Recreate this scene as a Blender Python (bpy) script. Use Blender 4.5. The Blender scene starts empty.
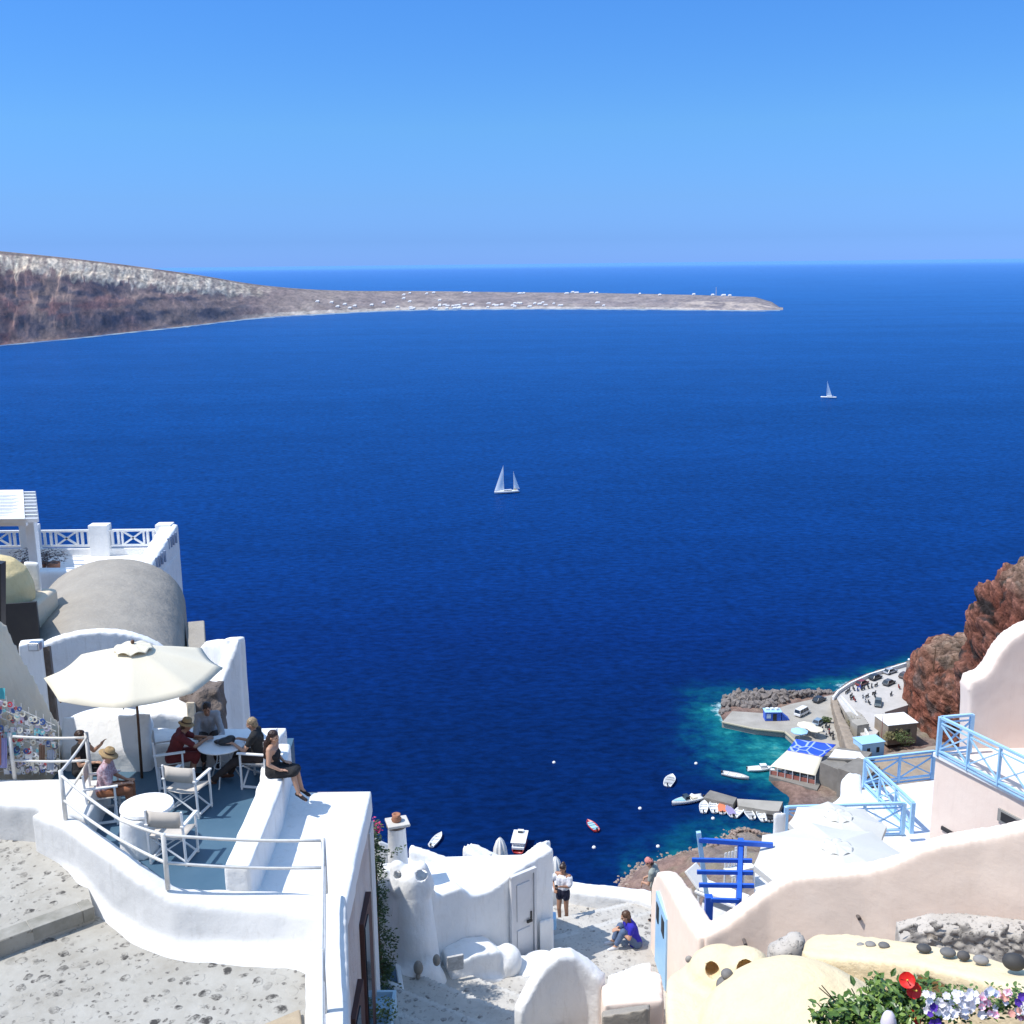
import bpy, bmesh, math, random
import numpy as np
from mathutils import Vector, Matrix, noise
random.seed(7)
PI = math.pi
scene = bpy.context.scene
COL = scene.collection
F = 1098.0
PITCH = math.atan(249/F); ROLL = math.radians(.62)   # the photo's horizon drops slightly to the left
CZ = 120.0
SUN = Vector((-0.56, -0.10, 1.0)).normalized()

def ray(px, py):
    u0 = (px-512)/F; v0 = (512-py)/F
    x = u0*math.cos(ROLL)+v0*math.sin(ROLL); v = -u0*math.sin(ROLL)+v0*math.cos(ROLL)
    return Vector((x, math.cos(PITCH)+v*math.sin(PITCH), -math.sin(PITCH)+v*math.cos(PITCH)))
def at_z(px, py, z):
    r = ray(px, py); t = (z-CZ)/r.z
    return Vector((r.x*t, r.y*t, z))
def D(px, py, drop): return at_z(px, py, CZ-drop)
def at_Y(px, py, Y):
    r = ray(px, py); t = Y/r.y
    return Vector((r.x*t, Y, CZ+r.z*t))
def at_X(px, py, X):
    r = ray(px, py); t = X/r.x
    return Vector((X, r.y*t, CZ+r.z*t))

# ---------------------------------------------------------------- materials
MATS = {}
def nn(nt, typ, **kw):
    n = nt.nodes.new(typ)
    for k, v in kw.items():
        if k in n.inputs.keys(): n.inputs[k].default_value = v
        else: setattr(n, k, v)
    return n
def c4(c): return (c[0], c[1], c[2], 1.0)
def base_mat(name, rough=0.8, metallic=0.0):
    m = bpy.data.materials.new(name); m.use_nodes = True
    nt = m.node_tree; b = nt.nodes['Principled BSDF']
    b.inputs['Roughness'].default_value = rough
    b.inputs['Metallic'].default_value = metallic
    return m, nt, b
def mk(name, col, col2=None, rough=0.8, scale=3.0, bump=0.0, bscale=None, metallic=0.0, amount=1.0, detail=6, world=True, stretch=None, bdist=0.02, spec=None):
    """plain paint / plaster / stone: two colours mixed by noise, optional bump"""
    if name in MATS: return MATS[name]
    m, nt, b = base_mat(name, rough, metallic)
    L = nt.links.new
    if spec is not None: b.inputs['Specular IOR Level'].default_value = spec
    if world: src = nn(nt, 'ShaderNodeNewGeometry').outputs['Position']
    else: src = nn(nt, 'ShaderNodeTexCoord').outputs['Object']
    if stretch:
        mp = nn(nt, 'ShaderNodeMapping'); mp.inputs['Scale'].default_value = stretch
        L(src, mp.inputs['Vector']); src = mp.outputs['Vector']
    if col2 is None: col2 = tuple(c*0.86 for c in col)
    no = nn(nt, 'ShaderNodeTexNoise', Scale=scale, Detail=detail, Roughness=0.6); L(src, no.inputs['Vector'])
    rp = nn(nt, 'ShaderNodeValToRGB')
    rp.color_ramp.elements[0].position = 0.5-0.22/amount; rp.color_ramp.elements[1].position = 0.5+0.22/amount
    rp.color_ramp.elements[0].color = c4(col); rp.color_ramp.elements[1].color = c4(col2)
    L(no.outputs[0], rp.inputs['Fac']); L(rp.outputs['Color'], b.inputs['Base Color'])
    if bump:
        n2 = nn(nt, 'ShaderNodeTexNoise', Scale=bscale or scale*4, Detail=5, Roughness=0.6); L(src, n2.inputs['Vector'])
        bp = nn(nt, 'ShaderNodeBump', Strength=bump, Distance=bdist)
        L(n2.outputs[0], bp.inputs['Height']); L(bp.outputs['Normal'], b.inputs['Normal'])
    MATS[name] = m
    return m
def mk_plaster(name, col, dirt, cold=None, stain=0.35, bump=0.55):
    """hand-trowelled limewash: large patches, fine dirt, vertical streaks"""
    if name in MATS: return MATS[name]
    m, nt, b = base_mat(name, 0.9)
    L = nt.links.new
    b.inputs['Specular IOR Level'].default_value = 0.2
    pos = nn(nt, 'ShaderNodeNewGeometry').outputs['Position']
    n1 = nn(nt, 'ShaderNodeTexNoise', Scale=0.9, Detail=7, Roughness=0.65); L(pos, n1.inputs['Vector'])
    r1 = nn(nt, 'ShaderNodeValToRGB'); r1.color_ramp.elements[0].position = .35; r1.color_ramp.elements[1].position = .7
    r1.color_ramp.elements[0].color = c4(col); r1.color_ramp.elements[1].color = c4(cold or tuple(x*.9 for x in col))
    L(n1.outputs[0], r1.inputs['Fac'])
    mp = nn(nt, 'ShaderNodeMapping'); mp.inputs['Scale'].default_value = (5, 5, .7); L(pos, mp.inputs['Vector'])
    n2 = nn(nt, 'ShaderNodeTexNoise', Scale=1.6, Detail=8, Roughness=0.7); L(mp.outputs['Vector'], n2.inputs['Vector'])
    r2 = nn(nt, 'ShaderNodeValToRGB'); r2.color_ramp.elements[0].position = .53; r2.color_ramp.elements[1].position = .82
    r2.color_ramp.elements[0].color = (0, 0, 0, 1); r2.color_ramp.elements[1].color = (stain, stain, stain, 1)
    L(n2.outputs[0], r2.inputs['Fac'])
    mx = nn(nt, 'ShaderNodeMixRGB'); L(r2.outputs['Color'], mx.inputs['Fac']); L(r1.outputs['Color'], mx.inputs['Color1'])
    mx.inputs['Color2'].default_value = c4(dirt); L(mx.outputs['Color'], b.inputs['Base Color'])
    n3 = nn(nt, 'ShaderNodeTexNoise', Scale=2.2, Detail=8, Roughness=0.62); L(pos, n3.inputs['Vector'])
    bp = nn(nt, 'ShaderNodeBump', Strength=bump, Distance=0.12)
    L(n3.outputs[0], bp.inputs['Height']); L(bp.outputs['Normal'], b.inputs['Normal'])
    MATS[name] = m
    return m
def mk_attr(name, rough=0.95, nscale=0.6, bump=0.6, bd=1.0, vary=0.35):
    """vertex colour attribute 'Col' modulated by noise"""
    m, nt, b = base_mat(name, rough)
    L = nt.links.new
    b.inputs['Specular IOR Level'].default_value = 0.1
    at = nn(nt, 'ShaderNodeAttribute'); at.attribute_name = 'Col'
    pos = nn(nt, 'ShaderNodeNewGeometry').outputs['Position']
    n1 = nn(nt, 'ShaderNodeTexNoise', Scale=nscale, Detail=8, Roughness=0.7); L(pos, n1.inputs['Vector'])
    mr = nn(nt, 'ShaderNodeMapRange'); mr.inputs['From Min'].default_value = .3; mr.inputs['From Max'].default_value = .7
    mr.inputs['To Min'].default_value = 1-vary; mr.inputs['To Max'].default_value = 1+vary
    L(n1.outputs[0], mr.inputs['Value'])
    mx = nn(nt, 'ShaderNodeVectorMath'); mx.operation = 'SCALE'
    L(at.outputs['Color'], mx.inputs[0]); L(mr.outputs['Result'], mx.inputs['Scale']); L(mx.outputs[0], b.inputs['Base Color'])
    bp = nn(nt, 'ShaderNodeBump', Strength=bump, Distance=bd)
    L(n1.outputs[0], bp.inputs['Height']); L(bp.outputs['Normal'], b.inputs['Normal'])
    return m

WHITE = mk_plaster('white_limewash', (.84, .835, .82), (.52, .49, .44), (.77, .77, .76), .5, .35)
WHITE2 = mk_plaster('white_weathered', (.69, .685, .67), (.42, .40, .36), (.63, .625, .605), .5, .22)
PINK = mk_plaster('pink_limewash', (.88, .73, .615), (.72, .57, .46), (.85, .685, .565), .45, .12)
PINKW = mk_plaster('pale_pink_limewash', (.83, .695, .60), (.66, .53, .46), (.79, .64, .545), .5, .12)
YELLOW = mk_plaster('pale_yellow_limewash', (.78, .655, .435), (.64, .49, .28), (.75, .60, .37), .4)
CREAM = mk_plaster('cream_limewash', (.72, .62, .48), (.56, .45, .33), (.69, .58, .43), .5)
GREYV = mk_plaster('grey_cement', (.36, .325, .275), (.46, .43, .37), (.30, .27, .23), .6)
CONC = mk('quay_concrete', (.40, .37, .32), (.29, .265, .225), scale=.25, bump=.2, bscale=2)
CONCD = mk('aged_concrete', (.25, .23, .20), (.16, .145, .125), scale=.5, bump=.3, bscale=2)
STONE = mk('dark_rubble_stone', (.16, .13, .11), (.30, .25, .21), scale=5, bump=1.0, bscale=9, bdist=.1)
WPAINT = mk('white_paint', (.80, .80, .80), (.74, .74, .73), rough=.45, scale=6)
RAILP = mk('white_rail_paint', (.72, .72, .70), (.58, .57, .54), rough=.4, scale=9)
LBLUE = mk('light_blue_paint', (.30, .55, .80), (.40, .62, .83), rough=.5, scale=3, bump=.1)
DBLUE = mk('deep_blue_paint', (.015, .085, .50), (.03, .13, .58), rough=.45, scale=4, bump=.1)
BLUEFLOOR = mk('blue_grey_floor_paint', (.045, .105, .165), (.07, .14, .205), rough=.55, scale=1.1, bump=.15)
CANVAS = mk('cream_canvas', (.72, .66, .52), (.69, .62, .48), rough=.9, scale=2, bump=.2, bscale=30)
CANVASW = mk('white_canvas', (.78, .77, .74), (.70, .69, .66), rough=.9, scale=4, bump=.3, bscale=20)
CHAIRC = mk('chair_canvas', (.58, .53, .47), (.52, .47, .41), rough=.9, scale=6, world=False)
WOODB = mk('brown_wood', (.16, .085, .045), (.11, .055, .03), rough=.6, scale=8)
DARK = mk('dark_opening', (.02, .02, .024), (.03, .03, .03), rough=.7)
BLACK = mk('black_plastic', (.02, .02, .022), (.03, .03, .03), rough=.45)
RUBBER = mk('black_rubber', (.025, .025, .025), (.04, .04, .04), rough=.8)
CHROME = mk('bright_metal', (.6, .6, .6), (.5, .5, .5), rough=.3, metallic=.9)
GLASS = mk('dark_glass', (.02, .03, .04), (.03, .045, .06), rough=.08)
TERRA = mk('terracotta', (.42, .20, .12), (.34, .15, .09), scale=7, bump=.2)
BROWNROCK = mk('dark_brown_stone', (.10, .075, .06), (.22, .17, .14), scale=4, bump=1, bscale=7, bdist=.1)  # dark brown rubble stone, two tones mixed by noise
TARP = None

# ---------------------------------------------------------------- mesh builder
class MB:
    def __init__(s): s.v = []; s.f = []
    def add(s, vs, fs):
        n = len(s.v); s.v += [tuple(p) for p in vs]; s.f += [tuple(i+n for i in f) for f in fs]; return s
    def box(s, c, d, rz=0, M=None):
        x, y, z = d[0]/2, d[1]/2, d[2]/2
        vs = [Vector((a, b, e)) for a in (-x, x) for b in (-y, y) for e in (-z, z)]
        R = Matrix.Rotation(rz, 3, 'Z')
        vs = [R @ v + Vector(c) for v in vs]
        if M: vs = [M @ v for v in vs]
        return s.add(vs, [(0, 1, 3, 2), (4, 6, 7, 5), (0, 4, 5, 1), (2, 3, 7, 6), (0, 2, 6, 4), (1, 5, 7, 3)])
    def bar(s, a, b, w, h=None, up=(0, 0, 1)):
        """rectangular bar from a to b"""
        a = Vector(a); b = Vector(b); h = h or w
        d = (b-a).normalized(); u = Vector(up)
        if abs(d.dot(u)) > .98: u = Vector((1, 0, 0))
        r = d.cross(u).normalized(); u = r.cross(d).normalized()
        vs = [p + r*sx*w/2 + u*sy*h/2 for p in (a, b) for sx, sy in ((-1, -1), (1, -1), (1, 1), (-1, 1))]
        return s.add(vs, [(3, 2, 1, 0), (4, 5, 6, 7), (0, 1, 5, 4), (1, 2, 6, 5), (2, 3, 7, 6), (3, 0, 4, 7)])
    def tube(s, pts, r, n=8, cap=True):
        pts = [Vector(p) for p in pts]; rs = r if isinstance(r, (list, tuple)) else [r]*len(pts)
        vs = []; pr = None
        for i, p in enumerate(pts):
            d = (pts[min(i+1, len(pts)-1)]-pts[max(i-1, 0)]).normalized()
            if pr is None:
                a = Vector((0, 0, 1)) if abs(d.z) < .9 else Vector((1, 0, 0)); pr = d.cross(a).normalized()
            else:
                pr = (pr - d*pr.dot(d)).normalized()
            q = d.cross(pr)
            for k in range(n):
                t = 2*PI*k/n; vs.append(p+(pr*math.cos(t)+q*math.sin(t))*rs[i])
        fs = []
        for i in range(len(pts)-1):
            for k in range(n):
                a = i*n+k; b = i*n+(k+1) % n; fs.append((a, b, b+n, a+n))
        if cap:
            fs.append(tuple(range(n-1, -1, -1))); fs.append(tuple((len(pts)-1)*n+k for k in range(n)))
        return s.add(vs, fs)
    def lathe(s, prof, c=(0, 0, 0), n=24, a0=0, a1=2*PI, sx=1, sy=1, rz=0):
        full = abs(a1-a0-2*PI) < 1e-6; m = n if full else n+1
        vs = []; c = Vector(c); R = Matrix.Rotation(rz, 3, 'Z')
        for r, z in prof:
            for k in range(m):
                t = a0+(a1-a0)*k/n; vs.append(c+R @ Vector((r*math.cos(t)*sx, r*math.sin(t)*sy, z)))
        fs = []
        for i in range(len(prof)-1):
            for k in range(n):
                a = i*m+k; b = i*m+(k+1) % m; fs.append((a, b, b+m, a+m))
        return s.add(vs, fs)
    def ell(s, c, r, n=12, R=None):
        prof = [(max(math.sin(PI*i/(n)), 1e-4), -math.cos(PI*i/n)) for i in range(n+1)]
        t = MB().lathe(prof, n=n+4)
        vs = [Vector((v[0]*r[0], v[1]*r[1], v[2]*r[2])) for v in t.v]
        if R is not None: vs = [R @ v for v in vs]
        return s.add([v+Vector(c) for v in vs], t.f)
    def prism(s, top, zb):
        """top: list of 3D points (ccw or cw), extruded down to z = zb (number or list)"""
        n = len(top); top = [Vector(p) for p in top]
        zb = zb if isinstance(zb, (list, tuple)) else [zb]*n
        area = sum(top[i].x*top[(i+1) % n].y-top[(i+1) % n].x*top[i].y for i in range(n))
        if area < 0: top = top[::-1]; zb = list(zb)[::-1]
        vs = top+[Vector((p.x, p.y, z)) for p, z in zip(top, zb)]
        fs = [tuple(range(n)), tuple(range(2*n-1, n-1, -1))]
        for i in range(n):
            j = (i+1) % n; fs.append((i, i+n, j+n, j))
        return s.add(vs, fs)
    def wallstrip(s, pts, th, zb):
        """wall along a polyline of top points (3D), thickness th, down to zb (number or list)"""
        n = len(pts); pts = [Vector(p) for p in pts]
        zb = zb if isinstance(zb, (list, tuple)) else [zb]*n
        th = th if isinstance(th, (list, tuple)) else [th]*n
        vs = []
        for i, p in enumerate(pts):
            d = pts[min(i+1, n-1)]-pts[max(i-1, 0)]; d.z = 0; d.normalize()
            r = Vector((d.y, -d.x, 0))*th[i]/2
            vs += [p-r, p+r, Vector((p.x+r.x, p.y+r.y, zb[i])), Vector((p.x-r.x, p.y-r.y, zb[i]))]
        fs = [(0, 1, 2, 3), tuple((n-1)*4+k for k in (3, 2, 1, 0))]
        for i in range(n-1):
            for k in range(4):
                a = i*4+k; b = i*4+(k+1) % 4; fs.append((a, a+4, b+4, b))
        return s.add(vs, fs)
    def capsule(s, a, b, r0, r1, n=10):
        a = Vector(a); b = Vector(b); d = (b-a); L = d.length
        if L < 1e-5: return s.ell(a, (r0, r0, r0), 8)
        d.normalize(); pts = []; rs = []
        for t in (90, 60, 30): pts.append(a-d*r0*math.sin(math.radians(t))); rs.append(max(r0*math.cos(math.radians(t)), 1e-3))
        pts += [a, b]; rs += [r0, r1]
        for t in (30, 60, 90): pts.append(b+d*r1*math.sin(math.radians(t))); rs.append(max(r1*math.cos(math.radians(t)), 1e-3))
        return s.tube(pts, rs, n)

def link(name, me, mats, parent=None, loc=None):
    o = bpy.data.objects.new(name, me); COL.objects.link(o)
    for m in (mats if isinstance(mats, (list, tuple)) else [mats]): me.materials.append(m)
    if parent is not None: o.parent = parent
    if loc is not None: o.location = loc
    return o
def wloc(o):
    l = Vector((0, 0, 0))
    while o is not None: l += o.location; o = o.parent
    return l
def build(mb, name, mat, parent=None, smooth=False, bevel=0, segs=2, local=False, wn=True, origin=None):
    """MB -> object. verts in world coordinates unless local (then in the parent's frame)"""
    v = np.array([tuple(p) for p in mb.v], dtype=float)
    c = np.array([(v[:, 0].min()+v[:, 0].max())/2, (v[:, 1].min()+v[:, 1].max())/2, v[:, 2].min()]) if origin is None else np.array(origin)
    if local and parent is None: c = np.zeros(3)
    me = bpy.data.meshes.new(name); me.from_pydata((v-c).tolist(), [], mb.f); me.update()
    off = Vector(c) if (local or parent is None) else Vector(c)-wloc(parent)
    if local and parent is not None and parent.parent is not None: off = Vector(c)-parent.location   # sub-part of a local part
    o = link(name, me, mat, parent, off)
    bm = bmesh.new(); bm.from_mesh(me); bmesh.ops.recalc_face_normals(bm, faces=bm.faces); bm.to_mesh(me); bm.free()
    if smooth: me.polygons.foreach_set('use_smooth', [True]*len(me.polygons))
    if bevel:
        b = o.modifiers.new('bevel', 'BEVEL'); b.width = bevel; b.segments = segs; b.limit_method = 'ANGLE'; b.angle_limit = math.radians(30)
        me.polygons.foreach_set('use_smooth', [True]*len(me.polygons))
        b.harden_normals = True
    return o
def organic(mb, name, mat, parent=None, voxel=.08, iters=8, disp=.03, dscale=.8, local=False, smooth=True, factor=.5):
    """remeshed, smoothed, slightly uneven: hand-made plaster"""
    o = build(mb, name, mat, parent, local=local)
    r = o.modifiers.new('remesh', 'REMESH'); r.mode = 'VOXEL'; r.voxel_size = voxel; r.use_smooth_shade = smooth
    if iters:
        s = o.modifiers.new('smooth', 'SMOOTH'); s.iterations = iters; s.factor = factor
    if disp:
        key = 'lumps%.2f' % dscale
        t = bpy.data.textures.get(key) or bpy.data.textures.new(key, 'CLOUDS'); t.noise_scale = dscale; t.noise_depth = 2
        d = o.modifiers.new('uneven', 'DISPLACE'); d.texture = t; d.strength = disp; d.texture_coords = 'GLOBAL'; d.mid_level = .5
    return o
def carve(o, cut, dark=None):
    """cut real hollows out of a finished plaster shape"""
    c = build(cut, 'cut', o.data.materials[0]); bm_ = o.modifiers.new('cut', 'BOOLEAN'); bm_.operation = 'DIFFERENCE'; bm_.object = c; bm_.solver = 'EXACT'
    bpy.context.view_layer.update(); dg = bpy.context.evaluated_depsgraph_get()
    me = bpy.data.meshes.new_from_object(o.evaluated_get(dg)); o.modifiers.clear(); o.data = me
    bpy.data.objects.remove(c, do_unlink=True)
    return o
def tag(o, label=None, cat=None, group=None, kind=None):
    if label: o['label'] = label
    if cat: o['category'] = cat
    if group: o['group'] = group
    if kind: o['kind'] = kind
    return o
def struct(o, label=None): return tag(o, label, None, None, 'structure')
def empty(name, loc=(0, 0, 0), rz=0):
    o = bpy.data.objects.new(name, None); COL.objects.link(o); o.location = loc; o.rotation_euler.z = rz
    o.empty_display_size = .3
    return o
def copy_tree(o, parent=None):
    c = o.copy(); COL.objects.link(c)
    if parent is not None: c.parent = parent
    for ch in list(o.children): copy_tree(ch, c)
    return c
def ns(x, y, z=0., k=1.): return noise.noise(Vector((x*k, y*k, z*k)))
def fbm(x, y, z=0., oct=4):
    return noise.fractal(Vector((x, y, z)), 1.0, 2.0, oct)
def smooth01(t): t = max(0., min(1., t)); return t*t*(3-2*t)
def lerp(a, b, t): return a+(b-a)*t
def interp(x, pts):
    if x <= pts[0][0]: return pts[0][1]
    for (x0, y0), (x1, y1) in zip(pts, pts[1:]):
        if x <= x1: return y0+(y1-y0)*(x-x0)/(x1-x0)
    return pts[-1][1]

# ---------------------------------------------------------------- camera, world, sun
cam = bpy.data.cameras.new('camera'); camo = bpy.data.objects.new('camera', cam); COL.objects.link(camo)
Xw = Vector((1, 0, 0)); Vw = Vector((0, math.sin(PITCH), math.cos(PITCH)))
cx_ = Xw*math.cos(ROLL)-Vw*math.sin(ROLL); cy_ = Xw*math.sin(ROLL)+Vw*math.cos(ROLL)
camo.rotation_euler = Matrix((cx_, cy_, cx_.cross(cy_))).transposed().to_euler(); camo.location = (0, 0, CZ)
cam.sensor_width = 36; cam.lens = 36*F/1024; cam.clip_start = .1; cam.clip_end = 200000
scene.camera = camo
w = bpy.data.worlds.new('World'); scene.world = w; w.use_nodes = True
nt = w.node_tree; bg = nt.nodes['Background']
sky = nn(nt, 'ShaderNodeTexSky'); sky.sky_type = 'NISHITA'; sky.sun_disc = False
sky.sun_elevation = math.asin(SUN.z); sky.sun_rotation = math.atan2(SUN.x, SUN.y)
sky.altitude = 100; sky.air_density = 1.0; sky.dust_density = 0.3; sky.ozone_density = 3.0
hs = nn(nt, 'ShaderNodeHueSaturation'); hs.inputs['Saturation'].default_value = 1.12; hs.inputs['Value'].default_value = 1.0
gm = nn(nt, 'ShaderNodeGamma'); gm.inputs['Gamma'].default_value = 1.0
# clear Aegean air: the low sky is a deeper blue than the texture's dusty horizon
tc = nn(nt, 'ShaderNodeTexCoord'); sx = nn(nt, 'ShaderNodeSeparateXYZ'); nt.links.new(tc.outputs['Generated'], sx.inputs[0])
rp = nn(nt, 'ShaderNodeValToRGB'); e = rp.color_ramp.elements
e[0].position = 0.0; e[0].color = c4((.088, .185, .56)); e[1].position = 1.0; e[1].color = c4((1.0, .86, .70))  # upper stops lift and warm the unseen high sky to fill shade
for p_, c_ in ((.02, (.080, .162, .44)), (.055, (.098, .178, .37)), (.113, (.125, .222, .355)), (.213, (.129, .246, .395)), (.27, (.21, .29, .41)), (.5, (.75, .70, .62))):
    x_ = e.new(p_); x_.color = c4(c_)
nt.links.new(sx.outputs['Z'], rp.inputs['Fac'])
tm = nn(nt, 'ShaderNodeMixRGB'); tm.blend_type = 'MULTIPLY'; tm.inputs['Fac'].default_value = 1
s2 = nn(nt, 'ShaderNodeVectorMath'); s2.operation = 'SCALE'; s2.inputs['Scale'].default_value = 3.12
nt.links.new(hs.outputs[0], tm.inputs['Color1']); nt.links.new(rp.outputs['Color'], tm.inputs['Color2'])
nt.links.new(sky.outputs[0], hs.inputs['Color']); nt.links.new(tm.outputs[0], s2.inputs[0]); nt.links.new(s2.outputs[0], bg.inputs['Color'])
bg.inputs['Strength'].default_value = 0.14
sl = bpy.data.lights.new('sun', 'SUN'); sl.energy = 4.8; sl.angle = math.radians(.53); sl.color = (1, .965, .91)
so = bpy.data.objects.new('sun', sl); COL.objects.link(so); so.rotation_euler = SUN.to_track_quat('Z', 'Y').to_euler()
so.location = (-60, 20, 260)
scene.view_settings.view_transform = 'Standard'; scene.view_settings.look = 'None'
scene.view_settings.exposure = 0; scene.view_settings.gamma = 1
scene.render.engine = 'CYCLES'
scene.cycles.max_bounces = 12; scene.cycles.diffuse_bounces = 8
# ================================================================ sea
def make_sea():
    m, nt, b = base_mat('sea_water', .5)
    L = nt.links.new
    b.inputs['IOR'].default_value = 1.33
    b.inputs['Specular IOR Level'].default_value = 0
    pos = nn(nt, 'ShaderNodeNewGeometry').outputs['Position']
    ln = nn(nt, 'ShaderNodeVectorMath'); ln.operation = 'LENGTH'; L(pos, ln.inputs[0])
    # colour with distance out to sea; far stops carry painted horizon haze
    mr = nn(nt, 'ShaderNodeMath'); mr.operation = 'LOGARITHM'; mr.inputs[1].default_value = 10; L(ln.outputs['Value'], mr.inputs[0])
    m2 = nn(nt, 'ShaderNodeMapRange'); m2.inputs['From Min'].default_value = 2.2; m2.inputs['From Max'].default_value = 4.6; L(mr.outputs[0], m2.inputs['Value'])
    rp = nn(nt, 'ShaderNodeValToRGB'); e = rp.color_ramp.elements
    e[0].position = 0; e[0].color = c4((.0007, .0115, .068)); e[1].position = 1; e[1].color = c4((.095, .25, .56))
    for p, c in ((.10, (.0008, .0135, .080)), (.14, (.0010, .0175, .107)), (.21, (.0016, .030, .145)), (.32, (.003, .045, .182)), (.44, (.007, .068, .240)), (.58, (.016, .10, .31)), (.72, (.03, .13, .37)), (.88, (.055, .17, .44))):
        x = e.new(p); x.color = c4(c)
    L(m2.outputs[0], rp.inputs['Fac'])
    # large soft patches of current and wind
    mp = nn(nt, 'ShaderNodeMapping'); mp.inputs['Scale'].default_value = (.35, 1.6, 1); mp.inputs['Rotation'].default_value = (0, 0, .12); L(pos, mp.inputs['Vector'])
    n0 = nn(nt, 'ShaderNodeTexNoise', Scale=.006, Detail=4); L(mp.outputs[0], n0.inputs['Vector'])
    r0 = nn(nt, 'ShaderNodeMapRange'); r0.inputs['From Min'].default_value = .3; r0.inputs['From Max'].default_value = .7
    r0.inputs['To Min'].default_value = .93; r0.inputs['To Max'].default_value = 1.08; L(n0.outputs[0], r0.inputs['Value'])
    # wave-scale light and dark
    mpw = nn(nt, 'ShaderNodeMapping'); mpw.inputs['Scale'].default_value = (.6, 1.1, 1); mpw.inputs['Rotation'].default_value = (0, 0, -.1); L(pos, mpw.inputs['Vector'])
    n1 = nn(nt, 'ShaderNodeTexNoise', Scale=.42, Detail=7, Roughness=.68); L(mpw.outputs[0], n1.inputs['Vector'])
    r1 = nn(nt, 'ShaderNodeMapRange'); r1.inputs['From Min'].default_value = .36; r1.inputs['From Max'].default_value = .66
    r1.inputs['To Min'].default_value = .68; r1.inputs['To Max'].default_value = 1.36; L(n1.outputs[0], r1.inputs['Value'])
    n1b = nn(nt, 'ShaderNodeTexNoise', Scale=.06, Detail=5, Roughness=.6); L(mpw.outputs[0], n1b.inputs['Vector'])
    r1b = nn(nt, 'ShaderNodeMapRange'); r1b.inputs['From Min'].default_value = .36; r1b.inputs['From Max'].default_value = .66
    r1b.inputs['To Min'].default_value = .92; r1b.inputs['To Max'].default_value = 1.1; L(n1b.outputs[0], r1b.inputs['Value'])
    q = nn(nt, 'ShaderNodeMath'); q.operation = 'MULTIPLY'; L(r0.outputs[0], q.inputs[0]); L(r1.outputs[0], q.inputs[1])
    q1 = nn(nt, 'ShaderNodeMath'); q1.operation = 'MULTIPLY'; L(q.outputs[0], q1.inputs[0]); L(r1b.outputs[0], q1.inputs[1])
    # shallows, from the mesh attribute 'Shallow' painted by true distance to the shore
    at = nn(nt, 'ShaderNodeAttribute'); at.attribute_name = 'Shallow'
    nb = nn(nt, 'ShaderNodeTexNoise', Scale=.13, Detail=8, Roughness=.72); L(pos, nb.inputs['Vector'])
    ad = nn(nt, 'ShaderNodeMath'); ad.operation = 'MULTIPLY_ADD'; ad.inputs[1].default_value = 1.9; ad.inputs[2].default_value = -.95; L(nb.outputs[0], ad.inputs[0])
    ad2 = nn(nt, 'ShaderNodeMath'); ad2.operation = 'MULTIPLY'; L(ad.outputs[0], ad2.inputs[0])
    sat = nn(nt, 'ShaderNodeMapRange'); sat.inputs['From Max'].default_value = .35; L(at.outputs['Fac'], sat.inputs['Value']); L(sat.outputs[0], ad2.inputs[1])
    ad3 = nn(nt, 'ShaderNodeMath'); ad3.operation = 'ADD'; ad3.use_clamp = True; L(at.outputs['Fac'], ad3.inputs[0]); L(ad2.outputs[0], ad3.inputs[1])
    rs = nn(nt, 'ShaderNodeValToRGB'); e = rs.color_ramp.elements
    e[0].position = 0; e[0].color = c4((.001, .018, .095)); e[1].position = 1; e[1].color = c4((.08, .28, .26))
    for p, c in ((.22, (.001, .034, .10)), (.45, (.002, .062, .112)), (.68, (.005, .115, .145)), (.85, (.018, .19, .20))):
        x = e.new(p); x.color = c4(c)
    L(ad3.outputs[0], rs.inputs['Fac'])
    sm = nn(nt, 'ShaderNodeMapRange'); sm.inputs['From Min'].default_value = .02; sm.inputs['From Max'].default_value = .25; L(ad3.outputs[0], sm.inputs['Value'])
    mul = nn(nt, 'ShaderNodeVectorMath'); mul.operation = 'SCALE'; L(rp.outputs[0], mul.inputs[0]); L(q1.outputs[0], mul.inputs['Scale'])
    q2 = nn(nt, 'ShaderNodeMath'); q2.operation = 'POWER'; q2.inputs[1].default_value = .6; L(q1.outputs[0], q2.inputs[0])
    mul2 = nn(nt, 'ShaderNodeVectorMath'); mul2.operation = 'SCALE'; L(rs.outputs[0], mul2.inputs[0]); L(q2.outputs[0], mul2.inputs['Scale'])
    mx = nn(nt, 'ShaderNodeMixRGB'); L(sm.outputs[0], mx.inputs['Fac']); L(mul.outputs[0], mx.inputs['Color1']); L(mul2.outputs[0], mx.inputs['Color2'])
    # foam at the shore
    fo = nn(nt, 'ShaderNodeAttribute'); fo.attribute_name = 'Foam'
    nf = nn(nt, 'ShaderNodeTexNoise', Scale=.55, Detail=8, Roughness=.75); L(pos, nf.inputs['Vector'])
    fm = nn(nt, 'ShaderNodeMath'); fm.operation = 'MULTIPLY'; L(fo.outputs['Fac'], fm.inputs[0]); L(nf.outputs[0], fm.inputs[1])
    fr = nn(nt, 'ShaderNodeMapRange'); fr.inputs['From Min'].default_value = .38; fr.inputs['From Max'].default_value = .58; L(fm.outputs[0], fr.inputs['Value'])
    mx2 = nn(nt, 'ShaderNodeMixRGB'); mx2.inputs['Color2'].default_value = (.40, .55, .58, 1); L(fr.outputs[0], mx2.inputs['Fac']); L(mx.outputs[0], mx2.inputs['Color1'])
    L(mx2.outputs[0], b.inputs['Base Color'])
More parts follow.
